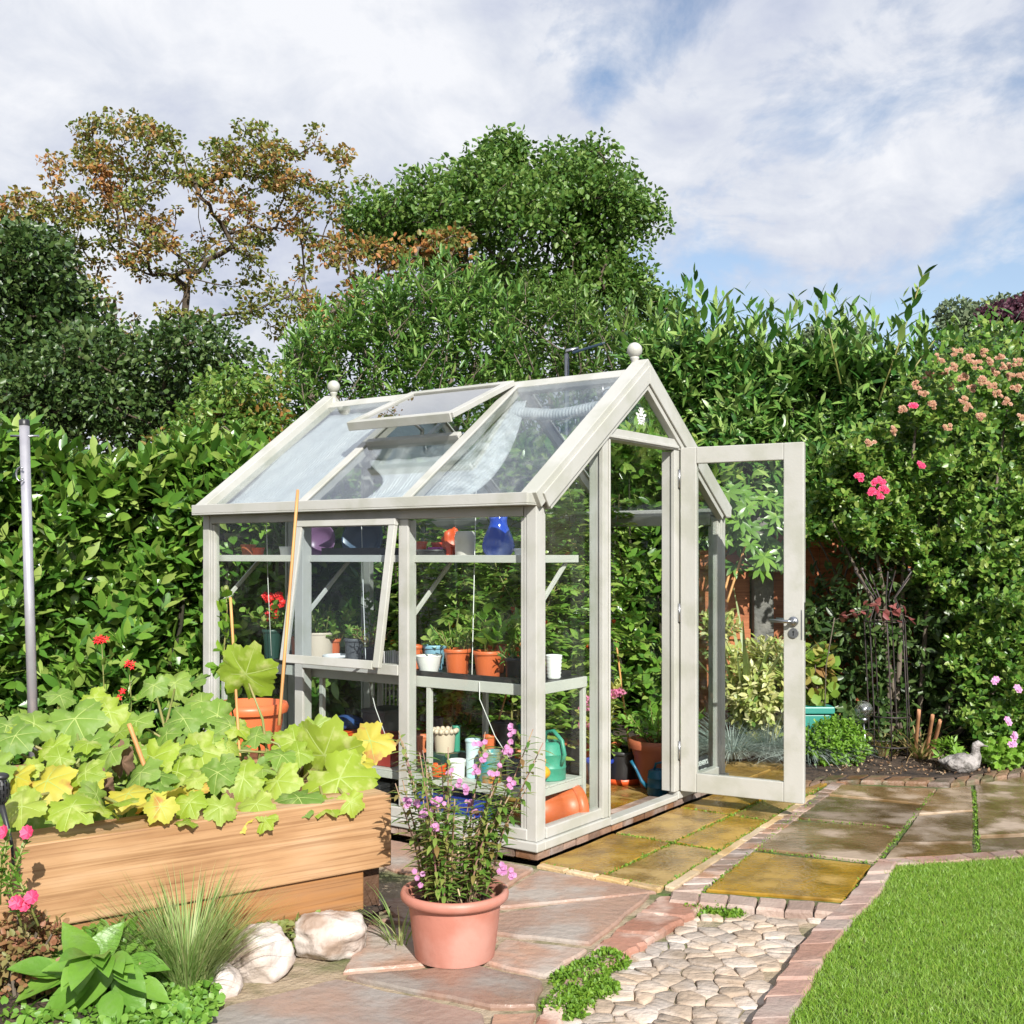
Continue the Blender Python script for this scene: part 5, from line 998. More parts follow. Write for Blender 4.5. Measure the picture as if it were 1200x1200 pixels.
grass_tuft('strap_leaved_plant', 'short strap leaved clump between the broad leaved plant and the bed', at(105, 1120, 3.45)-Vector((0, 0, .06)), 46, .09, .19, m_hosta, .7, .018, 'plant'); grass_tuft('strap_leaved_plant', 'dark green leafy clump at the very bottom left edge', (-1.50, 3.3, .03), 160, .10, .17, m_cover, 1.0, .012, 'plant')
m_sed = leaf('sedum leaf', [(.30, .12, .07), (.24, .15, .06), (.18, .2, .06)], .55, .2)
bush('leafy_perennial', 'soft green leafy plant filling the ground between the spiky grass and the left edge', (-1.28, 3.50, .11), (.20, .10, .10), 130, .05, m_cover, OVAL, .5, 'plant', (.05, .12), 7)
bush('sedum', 'reddish brown fine leaved plant at the left edge below the petunias', (-1.46, 3.36, .17), (.13, .10, .15), 160, .03, m_sed, OVAL, .5, 'plant', (.05, .12), 8)
t = thing('petunia', 'trailing petunia with bright pink flowers over the left end of the timber', 'plant', at(8, 1010, 3.25)); fm = FM(); m = MB()
for (x, y) in ((33, 976), (6, 976), (38, 1052), (20, 1058), (30, 1060)): ff = FM(); flower(ff, at(x, y, 3.2), .024, 9, 0, tmpl_long(.75, .12, -.1, 3, .5, .7), 1); ff.build('flower', m_pinkfl, t)
for (a, b_) in (((5, 1050), (30, 985)), ((0, 1040), (8, 980)), ((25, 1085), (4, 1010)), ((45, 1085), (18, 1020)), ((0, 1060), (0, 1000))): m.tube([at(*a, 3.22), at(*b_, 3.21)], [.004, .003], 5); shoots(fm, SMALL, [at(*a, 3.22)], [at(*b_, 3.21)-at(*a, 3.22)], (at(*b_, 3.21)-at(*a, 3.22)).length, 26, .030, 1.1)
fm.build('leaves', m_cover, t); m.build('stems', m_stem, t, world=True)
# black pierced solar lantern on a spike at the left edge
t = thing('solar_lantern', 'black pierced metal garden lantern on a spike, cut by the left edge', 'lantern', at(6, 990, 3.30)); m = MB(); c_ = at(1, 926, 3.30)
for i in range(9):
    ph0, ph1 = -1.2+2.4*i/9, -1.2+2.4*(i+.62)/9
    for j in range(16):
        th0, th1 = 6.283*j/16, 6.283*(j+.62)/16; f_ = lambda ph, th, r: c_+Vector((r*math.cos(ph)*math.cos(th)*.75, r*math.cos(ph)*math.sin(th)*.75, r*1.25*math.sin(ph)))
        r_ = .036; th2 = 6.283*(j+1)/16; ph2 = -1.2+2.4*(i+1)/9
        m.add([f_(ph0, th0, r_), f_(ph0, th1, r_), f_(ph2, th1, r_), f_(ph2, th0, r_)], [(0, 1, 2, 3)]); m.add([f_(ph0, th1, r_), f_(ph0, th2, r_), f_(ph1, th2, r_), f_(ph1, th1, r_)][::1], [(0, 1, 2, 3)]) if (i+j) % 2 else None
m.build('shade', m_black, t, world=True); m = MB(); m.ball(c_+Vector((0, 0, .04)), .024, 12, (1, 1, .5)); m.build('cap', m_black, t, world=True); m = MB(); m.tube([c_-Vector((0, 0, .035)), at(14, 990, 3.30), at(16, 1020, 3.3)], [.010, .005, .004], 8); m.build('spike', m_black, t, world=True)
# ------------------------------------------------------------------ potted phlox on the patio
pp = Vector((-.198, 3.885, .0065)); t = thing('potted_phlox', 'tall lilac flowered phlox in a faded terracotta pot on the pink paving', 'potted plant', pp)
m = MB(); m.lathe([(0, 0), (.136, 0), (.136, 0), (.138, .006), (.150, .10), (.160, .19), (.160, .19), (.176, .193), (.186, .203), (.188, .216), (.183, .228), (.174, .231), (.166, .226), (.161, .20), (.152, .165), (0, .165)], (0, 0, 0), 56); pot_ = m.build('pot', m_pink, t)
m = MB(); k = 30; vs = [(0, 0, .185)]+[(.158*math.cos(6.283*j/k), .158*math.sin(6.283*j/k), .172+rnd.uniform(-.004, .004)) for j in range(k)]; m.add(vs, [(0, 1+j, 1+(j+1) % k) for j in range(k)], True); m.build('soil', m_soil, pot_)
m_phl = leaf('phlox leaf', [(.07, .16, .025), (.12, .24, .035), (.19, .30, .06), (.26, .32, .08), (.25, .15, .06)], .42, .3); m_phst = mat('purple stem', (.24, .10, .11), (.34, .24, .14), 12, .5)
fm = FM(); heads = []; ms = MB(); md = MB(); PET = tmpl_long(.95, .05, -.15, 2, .8, .75)
for i in range(40):
    a = rnd.uniform(0, 6.283); r_ = .10*math.sqrt(rnd.random()); b_ = pp+Vector((r_*math.cos(a), r_*math.sin(a), .175)); h_ = rnd.uniform(.28, .60); out = Vector((math.cos(a), math.sin(a), 0))*(.06+.15*rnd.random())*h_/.5+Vector((.10, 0, 0))*h_
    tip = b_+out+Vector((0, 0, h_)); mid = b_.lerp(tip, .5)-out*.12; path = [b_, b_.lerp(mid, .6), mid, mid.lerp(tip, .5), tip]; ms.tube(path, [.0036, .0034, .003, .0026, .0018], 5)
    nl = int(h_*56); pr = []
    for j in range(nl):
        s_ = (.12+.86*j/nl); p = along(path, s_); an = j*1.571+rnd.uniform(-.3, .3); 
        for q in (0, 3.1416): pr.append((p, (math.cos(an+q), math.sin(an+q), rnd.uniform(-.25, .5))))
    fm.add(tmpl_long(.30, .10, .25, 3, .1, .4), [p for p, _ in pr], [d for _, d in pr], [(0, 0, 1)]*len(pr), [rnd.uniform(.038, .066) for _ in pr], 1)
    if rnd.random() < .22:
        ff = FM(); heads.append(ff)
        for j in range(rnd.randint(4, 9)): flower(ff, tip+Vector((rs.normal(0, .010), rs.normal(0, .010), rs.normal(.002, .008))), .0085, 5, 0, PET, 1)
for (x, y) in ((478, 940), (487, 942), (492, 1028), (592, 1018), (597, 1024), (586, 1020), (566, 888), (582, 905), (562, 870), (598, 920), (537, 918), (545, 925), (597, 874), (600, 855), (509, 940), (560, 905)):
    ff = FM(); heads.append(ff)
    for _ in range(4): flower(ff, at(x+rs.normal(0, 3), y+rs.normal(0, 3), 3.80), .0105, 5, 0, PET, 1)
for i in range(16):
    a = rnd.uniform(0, 6.283); b_ = pp+Vector((.07*math.cos(a), .05*math.sin(a), .17)); md.tube([b_, b_+Vector((rnd.uniform(-.04, .06), rnd.uniform(-.04, .04), rnd.uniform(.08, .26)))], [.004, .003], 5)
ms.build('stems', m_phst, t, world=True); md.build('dry_stems', mat('dry stalk', (.5, .40, .24), (.4, .3, .17), 12, .7), t, world=True); fm.build('leaves', m_phl, t)
m_phfl = leaf('phlox petal', [(.52, .22, .42), (.62, .34, .54), (.48, .16, .36)], .55, .3)
for q in heads: q.build('flower_head', m_phfl, t)
# ------------------------------------------------------------------ border at the right
flat('border_earth', poly_px([(935, 917), (1120, 914), (1200, 901), (1330, 873)])+[Vector((5.5, 8.2, 0)), Vector((5.5, 10, 0)), Vector((-.5, 10, 0)), Vector((1.0, 7.6, 0)), P(930, 890)], .012, m_soil)
fm = FM(); k = 900; q = rs.uniform(0, 1, (k, 2)); pb = np.array([tuple(P(960+240*a, 905-45*b, .03)) for a, b in q]); pb[:, 2] = .02; fm.add(OVAL, pb, rdir(k, .1), rdir(k, 1.5), rs.uniform(.012, .03, k), 1); stuff(fm.build('leaf_litter', leaf('litter', [(.30, .19, .10), (.2, .11, .06), (.4, .3, .2), (.12, .08, .05)], .8, .1)), 'dry leaf litter scattered over the dark border soil', 'litter')
# fence panels and concrete post
m_fence = woodmat('stained fence wood', (.34, .105, .035), (.42, .14, .05), (.30, .09, .035)); m_conc = mat('mossy concrete', (.20, .19, .17), (.12, .12, .11), 9, .9, bump=.7, bscale=30, c3=(.07, .08, .06), scale3=5)
def fpanel(label, x0, x1, y0, zt):
    L_ = x1-x0; t = thing('fence_panel', label, 'fence', (x0, y0, 0), 0, 'brown fence panels behind the border')
    m = MB(); k = int(L_/.11)
    for i in range(k): m.box(i*L_/k+.001, (i+1)*L_/k-.001, (.0 if i % 2 else .012), (.011 if i % 2 else .022), .05, zt-.05)
    m.build('boards', m_fence, t); m = MB(); m.box(0, L_, -.022, -.001, zt-.13, zt-.02); m.box(0, L_, -.025, .045, zt-.019, zt+.012); m.build('top_rail', m_fence, t, .003); m = MB(); m.box(0, L_, -.02, -.001, .75, .83); m.build('middle_rail', m_fence, t, .003); return t
pz = at(893, 640, 8.5)
fpanel('lower brown fence panel left of the concrete post, seen through the door glass', 1.42, pz.x-.09, 8.5, 1.41); fpanel('higher brown fence panel right of the concrete post', pz.x+.09, pz.x+1.15, 8.52, 1.57)
m = MB(); m.box(pz.x-.075, pz.x+.075, 8.43, 8.57, -.05, 1.68); m.prism([(pz.x-.075, 8.43, 1.681), (pz.x+.075, 8.43, 1.681), (pz.x+.03, 8.48, 1.71), (pz.x-.03, 8.48, 1.71)], (0, .05, 0)); tag(m.build('concrete_post', m_conc, bevel=.012), 'grey mossy concrete fence post seen through the open door', 'post')
# plants behind the door glass
m_varg = leaf('variegated leaf', [(.60, .58, .24), (.52, .54, .18), (.28, .38, .08), (.66, .62, .34), (.10, .22, .04)], .4, .3)
bush('variegated_shrub', 'cream and green variegated shrub seen through the glass of the open door', (1.82, 7.85, .38), (.36, .30, .42), 420, .075, m_varg, tmpl_long(.42, .1, .15, 3, .14, .5), .6, 'shrub', (.10, .2), 8, 1.15)
bush('variegated_shrub', 'upper cream leaved shoots of a shrub beside the greenhouse back corner', (1.50, 8.1, .80), (.14, .18, .20), 60, .07, m_varg, tmpl_long(.42, .1, .15, 3, .14, .5), .6, 'shrub', (.10, .2), 8, 1.15)
m_fesc = leaf('blue fescue', [(.30, .38, .34), (.40, .48, .44), (.52, .58, .54), (.24, .32, .28)], .5, .2)
for i, (x, y, lb) in enumerate(((862, 893, 'blue grey grass clump in the door glass, left of its neighbour'), (905, 890, 'blue grey grass clump in the door glass, beside the right stile'), (952, 896, 'blue grey grass clump just right of the open door'))):
    c_ = P(x, y); o = grass_tuft('blue_grass', lb, c_+Vector((0, .12, .02)), 800, .13, .38, m_fesc, 1.1, .007, 'grass clump'); o['group'] = 'blue grasses along the border'
grass_tuft('sword_leaved_plant', 'sword leaved plant standing tall behind the variegated shrub', (1.70, 8.05, .1), 26, .10, 1.15, leaf('sword leaf', [(.26, .34, .12), (.33, .40, .17), (.2, .28, .09)], .45, .3), .30, .045, 'plant', .4)
fm = FM(); t = thing('fatsia', 'large hand shaped glossy leaves above the fence, right of the greenhouse corner', 'shrub', (1.62, 8.35, 0))
for i in range(46):
    c_ = np.array(at(rs.uniform(845, 925), rs.uniform(575, 668), rs.uniform(8.05, 8.5))); ax = nrm(np.array([rs.normal(.2, .4), -.8, .5])); e1 = nrm(np.cross(ax, [0, .2, 1])); e2 = np.cross(e1, ax)
    a = np.linspace(-2.1, 2.1, 7); fm.add(tmpl_long(.34, .08, .2, 3, .1, .55), np.repeat(c_[None], 7, 0), e1*np.sin(a)[:, None]-e2*np.cos(a)[:, None]+ax*.15, np.repeat(ax[None], 7, 0)+rs.normal(0, .2, (7, 3)), rs.uniform(.09, .135), 1)
fm.build('leaves', leaf('fatsia leaf', [(.07, .16, .025), (.11, .23, .035), (.17, .30, .05), (.05, .13, .02)], .3, .2), t); m = MB()
for i in range(4): m.tube([(1.50+rnd.uniform(-.03, .03), 8.36, 0), (1.50+rnd.uniform(-.03, .03), 8.36, 1.2), (1.58+rnd.uniform(-.1, .3), 8.30, rnd.uniform(1.55, 1.9))], [.011, .010, .006], 6)
m.build('stems', m_bark2, t, world=True)
cane('pale cane leaning against the fence, longer of the two', at(852, 706, 8.2), at(873, 641, 8.3), .009); cane('pale cane leaning against the fence, shorter of the two', at(850, 690, 8.22), at(857, 664, 8.3), .009)
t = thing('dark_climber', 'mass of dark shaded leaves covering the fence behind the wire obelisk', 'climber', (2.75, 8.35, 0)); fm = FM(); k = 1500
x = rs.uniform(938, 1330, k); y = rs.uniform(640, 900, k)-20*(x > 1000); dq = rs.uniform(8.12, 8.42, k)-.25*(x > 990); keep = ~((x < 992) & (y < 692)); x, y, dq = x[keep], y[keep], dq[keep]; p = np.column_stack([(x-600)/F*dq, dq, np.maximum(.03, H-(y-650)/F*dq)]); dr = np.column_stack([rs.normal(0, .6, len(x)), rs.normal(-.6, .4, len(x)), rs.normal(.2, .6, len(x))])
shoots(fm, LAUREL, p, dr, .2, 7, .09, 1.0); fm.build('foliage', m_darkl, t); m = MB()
for i in range(14): a_ = Vector((2.3+.16*i, 8.4, 0)); m.tube([a_, a_+Vector((rnd.uniform(-.2, .2), -.03, .8)), a_+Vector((rnd.uniform(-.4, .4), -.05, 1.6))], [.014, .01, .005], 5)
m.build('stems', m_bark2, t, world=True)
# trough, trellis, globe light, duck
m_teal = mat('teal plastic', (.03, .22, .18), (.035, .25, .21), 4, .4); tr = thing('planter_trough', 'teal plastic planter partly hidden by the free edge of the door', 'planter', (P(952, 866).x, 8.3, 0)); tr.location = (at(952, 850, 7.6).x, 7.6, .0)
m = MB(); m.box(-.16, .10, -.10, .10, .0, .325); m.build('tub', m_teal, tr, .012); m = MB(); m.box(-.18, .12, -.12, .12, .327, .375); m.build('rim', m_teal, tr, .008)
bush('young_hydrangea', 'leafy young plant growing in the teal planter', (at(955, 780, 7.6).x, 7.6, .58), (.14, .12, .24), 40, .10, leaf('hydrangea leaf', [(.12, .24, .03), (.18, .3, .04), (.3, .33, .06), (.28, .12, .06)], .45, .3), ROUND, .3, 'plant', (.08, .2), 5, 1.2)
m_iron = mat('dark iron wire', (.05, .045, .05), (.09, .07, .06), 20, .5, metal=.6); t = thing('obelisk_trellis', 'slender dark wire obelisk with a flared top in front of the rose stems', 'trellis', (2.58, 7.62, 0)); oc = Vector((2.58, 7.62, 0)); m = MB()
ob0 = at(1042, 838, 7.62); ob1 = at(1037, 728, 7.62)
for i in range(7):
    a = 6.283*i/7; f_ = lambda r, z: Vector((ob1.x+r*math.cos(a), 7.62+r*math.sin(a), z)); m.tube([f_(.135, 0)+Vector((.03, 0, 0)), f_(.135, ob0.z)+Vector((.03, 0, 0)), f_(.135, ob1.z), f_(.07, ob1.z+.16), f_(.20, ob1.z+.34)], .005, 6)
for z in (.10, ob0.z, ob1.z): m.tube([Vector((ob1.x+(.03 if z < .5 else 0)+.137*math.cos(q), 7.62+.137*math.sin(q), z)) for q in np.linspace(0, 6.283, 25)], .005, 6, False)
for q in range(6): m.ball((ob1.x+.20*math.cos(q*1.05), 7.62+.2*math.sin(q*1.05), ob1.z+.35), .014, 8)
m.build('wire_frame', m_iron, t, world=True)
fm = FM(); k = 26; x = np.linspace(985, 1068, k); fm.add(OVAL, np.array([tuple(at(a, 722-10*math.sin((a-985)/26)+rs.normal(0, 4), 7.4)) for a in x]), rdir(k, -.1), rdir(k, .8), rs.uniform(.045, .075, k), 1); o = thing('copper_leaved_spray', 'spray of dark red leaves crossing the wire obelisk', 'spray', at(985, 735, 7.4)); fm.build('leaves', leaf('red leaf', [(.22, .06, .06), (.30, .10, .09), (.16, .05, .04)], .45, .25), o); m = MB(); m.tube([at(x_, 724-10*math.sin((x_-985)/26), 7.41) for x_ in np.linspace(978, 1070, 9)], .003, 5); m.tube([at(978, 724, 7.41), at(968, 780, 7.5), Vector((at(965, 800, 7.5).x, 7.5, 0))], .004, 5); m.build('stem', m_bark2, o, world=True)
gc = at(1012, 832, 7.45); t = thing('globe_light', 'crackle glass ball solar light on a steel stake in the border', 'solar light', (at(1016, 885, 7.45).x, 7.45, .01)); m = MB(); m.ball(gc, .060, 24); m.build('glass_ball', glassmat('crackle glass', (.82, .84, .80), .08, 2, .14, .5), t, world=True); m = MB(); m.ball(gc, .028, 12); m.lathe([(0, -.085), (.018, -.085), (.026, -.07), (.030, -.055), (.02, -.052), (0, -.05)], gc, 16); m.build('fitting', m_chrome, t, world=True); m = MB(); m.tube([gc-Vector((0, 0, .08)), Vector((at(1016, 885, 7.45).x, 7.45, -.02))], .007, 8); m.build('stake', m_chrome, t, world=True)
dk = P(1136, 912)+Vector((0, .13, -.005)); t = thing('duck_statue', 'weathered grey stone duck ornament at the edge of the border', 'statue', dk)
m = MB(); bpth = [(-.155, 0, .10, .008, .006), (-.13, 0, .092, .030, .022), (-.08, 0, .080, .066, .055), (-.02, 0, .078, .085, .074), (.04, 0, .085, .080, .074), (.085, 0, .105, .060, .060), (.100, 0, .140, .038, .040), (.098, 0, .170, .028, .029), (.098, 0, .192, .030, .031), (.104, 0, .213, .033, .031), (.120, 0, .222, .030, .026), (.140, 0, .218, .018, .014), (.158, 0, .211, .016, .006), (.182, 0, .207, .013, .004)]
V = []; n_ = 22
for i, (x, y, z, w_, h_) in enumerate(bpth):
    a, b = bpth[max(0, i-1)], bpth[min(len(bpth)-1, i+1)]; d = Vector((b[0]-a[0], 0, b[2]-a[2])).normalized(); u_ = Vector((-d.z, 0, d.x))
    for j in range(n_): q = 6.283*j/n_; V.append(Vector((x, 0, z))+u_*h_*math.sin(q)+Vector((0, 1, 0))*w_*math.cos(q))
F_ = [(i*n_+j, i*n_+(j+1) % n_, (i+1)*n_+(j+1) % n_, (i+1)*n_+j) for i in range(len(bpth)-1) for j in range(n_)]+[list(range(n_))[::-1], [(len(bpth)-1)*n_+j for j in range(n_)]]
m.add(V, F_, True)
for s_ in (-1, 1): m.ball((-.03, s_*.068, .088), .07, 14, (1.15, .30, .62))
for s_ in (-1, 1): m.ball((.118, s_*.027, .226), .006, 8)
o = m.build('body', mat('weathered stone', (.28, .26, .25), (.42, .39, .37), 9, .85, bump=.9, bscale=50, c3=(.13, .12, .11), scale3=14), t); t.rotation_euler[2] = R(-12); t.scale = (.88, .88, .9)
# low border plants
m_lime = leaf('lime leaf', [(.16, .32, .03), (.22, .39, .05), (.12, .26, .03)], .45, .35)
bush('oregano', 'bright green small leaved mound beside the free edge of the door', P(985, 902)+Vector((0, .14, .12)), (.23, .16, .19), 300, .032, m_lime, OVAL, .7, 'plant', (.06, .14), 9, 1.1)
m_day = leaf('day lily leaf', [(.15, .26, .05), (.22, .32, .07), (.42, .34, .15), (.45, .28, .14), (.2, .28, .08)], .5, .3)
for (x, y, n_, lb) in ((1042, 890, 44, 'strappy green clump right of the globe light'), (1085, 893, 56, 'strappy clump with dry stems left of the stone duck')): o = grass_tuft('day_lily', lb, P(x, y)+Vector((0, .1, .01)), n_, .07, .36, m_day, .7, .014, 'plant', .75); o['group'] = 'strappy plants in the border'
for i, (x, lb) in enumerate(((1079, 'cut brown stalk left of the stone duck, leftmost'), (1092, 'cut brown stalk left of the stone duck, thickest'), (1098, 'cut brown stalk left of the stone duck, rightmost'))): cane(lb, P(x, 893)+Vector((0, .12, 0)), at(x+(-2, 1, 4)[i], 832+6*i, 7.45), .012, 'cut_stalk', mat('cut stalk', (.45, .22, .12), (.35, .17, .08), 10, .7), 'cut stalks in the border')
bush('cranesbill', 'lobed light green leaves right of the stone duck', P(1185, 905)+Vector((0, .12, .07)), (.20, .14, .12), 60, .075, m_lime, SQ[2], .5, 'plant', (.05, .1), 3, 1.2); bush('lupin', 'fingered green leaves just left of the stone duck', P(1118, 905)+Vector((0, .10, .09)), (.10, .08, .10), 34, .07, m_lime, tmpl_long(.3, .06, .1, 3, .1, .5), .3, 'plant', (.03, .08), 7, 1.4)
# solar lamp beyond the ridge
t = thing('solar_lamp', 'grey post lamp with a flat black panel head rising beyond the greenhouse ridge', 'lamp', (at(664, 440, 10.0).x, 10.0, 0)); a = at(664, 440, 10.0); m = MB(); m.tube([(a.x, 10, 0), at(664, 415, 10)], [.022, .022], 12); m.tube([at(664, 416, 10), at(664, 411, 10), at(678, 408, 9.98)], [.02, .018, .014], 10); m.build('pole', m_chrome, t, world=True); m = MB(); m.beam(at(672, 413, 9.98), at(708, 402, 9.9), .14, .022, (0, -.25, 1)); m.build('panel', mat('dark panel', (.03, .05, .08), None, 5, .2), t, .006, world=True)
# ------------------------------------------------------------------ staging inside the greenhouse
bn = thing('potting_bench', 'grey aluminium staging with a black top and a lower shelf inside the greenhouse', 'bench', A0, GROT)
m = MB(); m.box(.085, .575, .085, 2.27, .688, .742)
m = MB(); m.box(.085, .100, .085, 2.27, .690, .742); m.box(.560, .575, .085, 2.27, .690, .742); m.box(.1005, .5595, .085, .10, .690, .742); m.box(.1005, .5595, 2.255, 2.27, .690, .742); m.build('top_frame', m_alu, bn, .002)
m = MB(); m.box(.1005, .5595, .1005, 2.2545, .725, .744); m.box(.1005, .112, .17, 2.2, .7445, .768); m.box(.548, .5595, .17, 2.2, .7445, .768); m.box(.1125, .5475, .17, .18, .7445, .768); m.build('black_top', m_black, bn)
for x in (.0875, .5475):
    for y in (.09, .70, 1.45, 2.245):
        m = MB(); m.box(x, x+.025, y, y+.025, .013-.04, .689); m.build('leg', m_alu, bn, .002)
m = MB(); 
for k in range(6): m.box(.115+k*.073, .115+k*.073+.066, .10, 2.25, .236, .246)
m.box(.113, .125, .10, 2.25, .2, .235); m.box(.535, .547, .10, 2.25, .2, .235); m.box(.1255, .5345, .10, .112, .2, .235); m.build('lower_shelf', m_alu, bn, .002)
TB = .746; TS = 1.331; TL = .247
def bpt(px, b, z): return gh(b, gpx(px, b), z)
def pxw(px0, px1, b):                     # real width of something seen between two columns
    p = bpt((px0+px1)/2, b, 0); return (px1-px0)/F*p.y
m_creamp = mat('cream pot', (.62, .52, .40), (.58, .48, .36), 4, .5); m_grey = mat('dark grey pot', (.07, .075, .08), (.1, .1, .1), 5, .55); m_dgreen = mat('dark green pot', (.02, .06, .05), None, 5, .4); m_blue = mat('blue glaze', (.02, .06, .42), (.03, .09, .50), 3, .12, c3=(.20, .28, .68), scale3=9); m_ltblue = mat('pale blue plastic', (.22, .42, .55), None, 5, .4); m_red = mat('red plastic', (.55, .06, .025), None, 5, .4); m_orange_ = mat('orange plastic', (.72, .10, .02), None, 5, .4); m_purple = mat('purple plastic', (.32, .03, .30), None, 5, .3); m_dpurple = mat('dull purple bowl', (.20, .10, .20), None, 5, .35); m_slate = mat('slate blue bowl', (.08, .13, .20), None, 5, .3); m_yellow = mat('yellow plastic', (.80, .38, .02), None, 5, .4); m_green = mat('green plastic', (.04, .26, .17), (.05, .30, .20), 5, .4); m_bluep = mat('royal blue plastic', (.02, .05, .35), None, 5, .35); m_turq = mat('deep turquoise plastic', (.01, .11, .19), None, 5, .35)
m_seed = leaf('seedling leaf', [(.12, .28, .03), (.18, .36, .05), (.24, .42, .07)], .42, .35); m_tom = leaf('tomato leaf', [(.11, .24, .035), (.17, .33, .05), (.25, .40, .07), (.34, .42, .10)], .5, .35)
def simple_pot(name, label, px0, px1, b, z0, h, mt, taper=.82, cat='pot', group=None, soil=True, rim=.018, rimw=.006, ribs=0):
    c_ = bpt((px0+px1)/2, b, z0); r1 = pxw(px0, px1, b)/2; return pot(name, label, c_, (r1-rimw)*taper, r1-rimw, h, mt, cat, group, rim, rimw, soil, ribs), c_, r1
def plant_in(t, c_, h, n_, size, mats, spread=.10, tm=OVAL, lean=.5, nl=7):
    fm = FM(); a = rs.uniform(0, 6.283, n_); r_ = spread*.4*np.sqrt(rs.uniform(0, 1, n_)); p = np.column_stack([c_.x+r_*np.cos(a), c_.y+r_*np.sin(a), np.full(n_, c_.z)]); dr = np.column_stack([np.cos(a)*lean, np.sin(a)*lean, np.ones(n_)])+rs.normal(0, .15, (n_, 3)); ln = h*rs.uniform(.6, 1.1, n_)
    shoots(fm, tm, p, dr, ln, nl, size, 1.05, 1, 0, .25, .1); fm.build('foliage', mats, t); m = MB(); d_ = nrm(dr)
    for i in range(n_): m.tube([p[i], p[i]+d_[i]*ln[i]], [.004, .002], 5)
    m.build('stems', m_stem, t, world=True)
gB = 'pots on the bench top'
t, c_, r_ = simple_pot('white_bowl', 'glossy white round bowl on the bench, left of the two orange pots', 486, 519, .17, TB, .095, m_white, .62, 'bowl', gB, False, .004, .001)
t, c_, r_ = simple_pot('terracotta_pot', 'orange pot with seedlings on the bench, left one of the front pair', 520, 552, .19, TB, .135, m_terra2, .80, 'pot', gB); plant_in(t, c_+Vector((0, 0, .11)), .17, 9, .045, m_tom, .09, WILLOW, .5)
t, c_, r_ = simple_pot('terracotta_pot', 'orange pot with a big leaved seedling on the bench, right one of the front pair', 554, 590, .19, TB, .135, m_terra2, .80, 'pot', gB); plant_in(t, c_+Vector((0, 0, .11)), .22, 5, .12, m_seed, .05, tmpl_long(.5, .1, .2, 3, .15, .5), .3, 6)
t, c_, r_ = simple_pot('black_pot', 'small black pot with a grey green plant beside the near corner post', 590, 618, .20, TB, .11, m_black, .85, 'pot', gB); plant_in(t, c_+Vector((0, 0, .09)), .08, 9, .05, m_willow, .08, WILLOW, .9)
t, c_, r_ = simple_pot('white_pot', 'white ribbed pot standing right of the near corner post', 636, 656, .35, TB, .115, m_white, .82, 'pot', gB, True, .008, .003, 6)
cp_ = gh(.37, .15, TB); t.location = cp_
t, c_, r_ = simple_pot('blue_pot', 'pale blue pot behind the white bowl on the bench', 495, 523, .36, TB, .13, m_ltblue, .8, 'pot', gB); plant_in(t, c_+Vector((0, 0, .1)), .12, 6, .06, m_tom, .08)
t, c_, r_ = simple_pot('terracotta_pot', 'half hidden orange pot behind the white bowl, next to the glazing bar', 478, 497, .30, TB, .13, m_terra2, .8, 'pot', gB)
t, c_, r_ = simple_pot('terracotta_pot', 'orange pot with bushy leaves at the back of the bench behind the front pair', 566, 594, .42, TB, .15, m_terra2, .8, 'pot', gB); plant_in(t, c_+Vector((0, 0, .12)), .22, 10, .07, m_tom, .12)
t, c_, r_ = simple_pot('cream_pot', 'wide cream pot with a small leafy plant behind the hinged window', 357, 391, .38, TB, .16, m_creamp, .95, 'pot', gB, True, .012, .003); plant_in(t, c_+Vector((0, 0, .12)), .22, 12, .035, m_mossl, .14, OVAL, .3, 10)
t, c_, r_ = simple_pot('white_dish', 'shallow white dish in front of the cream pot', 378, 411, .25, TB, .055, m_white, .6, 'dish', gB, False, .012, .008)
t, c_, r_ = simple_pot('dark_pot', 'dark grey pot with a bushy plant behind the hinged window', 403, 426, .26, TB, .15, m_grey, .85, 'pot', gB); plant_in(t, c_+Vector((0, 0, .12)), .10, 9, .04, m_tom, .1)
t, c_, r_ = simple_pot('black_pot', 'black pot with reddish leaves behind the right stile of the hinged window', 424, 446, .20, TB, .12, m_black, .85, 'pot', gB); plant_in(t, c_+Vector((0, 0, .1)), .12, 9, .045, m_sed, .09, WILLOW, .5)
t, c_, r_ = simple_pot('black_pot', 'black pot with a tall pale stem behind the hinged window', 428, 448, .40, TB, .12, m_black, .85, 'pot', gB); plant_in(t, c_+Vector((0, 0, .1)), .30, 4, .05, m_mossl, .05, OVAL, .1, 14)
t, c_, r_ = simple_pot('green_pot', 'dark green pot of red geranium in the far left bay', 307, 331, .30, TB, .17, m_dgreen, .8, 'pot', gB); plant_in(t, c_+Vector((0, 0, .14)), .20, 9, .06, m_tom, .1, ROUND)
for (x, y) in ((316, 705), (323, 712), (330, 706), (318, 722), (326, 700), (312, 697)):
    fm = FM()
    for _ in range(6): flower(fm, bpt(x+rs.normal(0, 2.5), .25, 0)*1+Vector((0, 0, 1.39-(y+rs.normal(0, 2.5)-650)/F*bpt(x, .25, 0).y-bpt(x, .25, 0).z)), .018, 5, 0, OVAL, 1)
    fm.build('red_flower', m_redfl, t)
m = MB(); c_ = bpt(462, .30, TB)
for k in range(6): m.box(-.045+k*.016, -.045+k*.016+.008, -.035, -.03, 0, .09); m.box(-.045+k*.016, -.045+k*.016+.008, .03, .035, 0, .09)
m.box(-.05, .05, -.036, .036, -.0, .004); m.box(-.05, .05, -.037, -.0365, .08, .092); o = m.build('slotted_basket', m_white, None, 0, c_, GROT); tag(o, 'small white slotted basket beside the right stile of the hinged window', 'basket', gB)
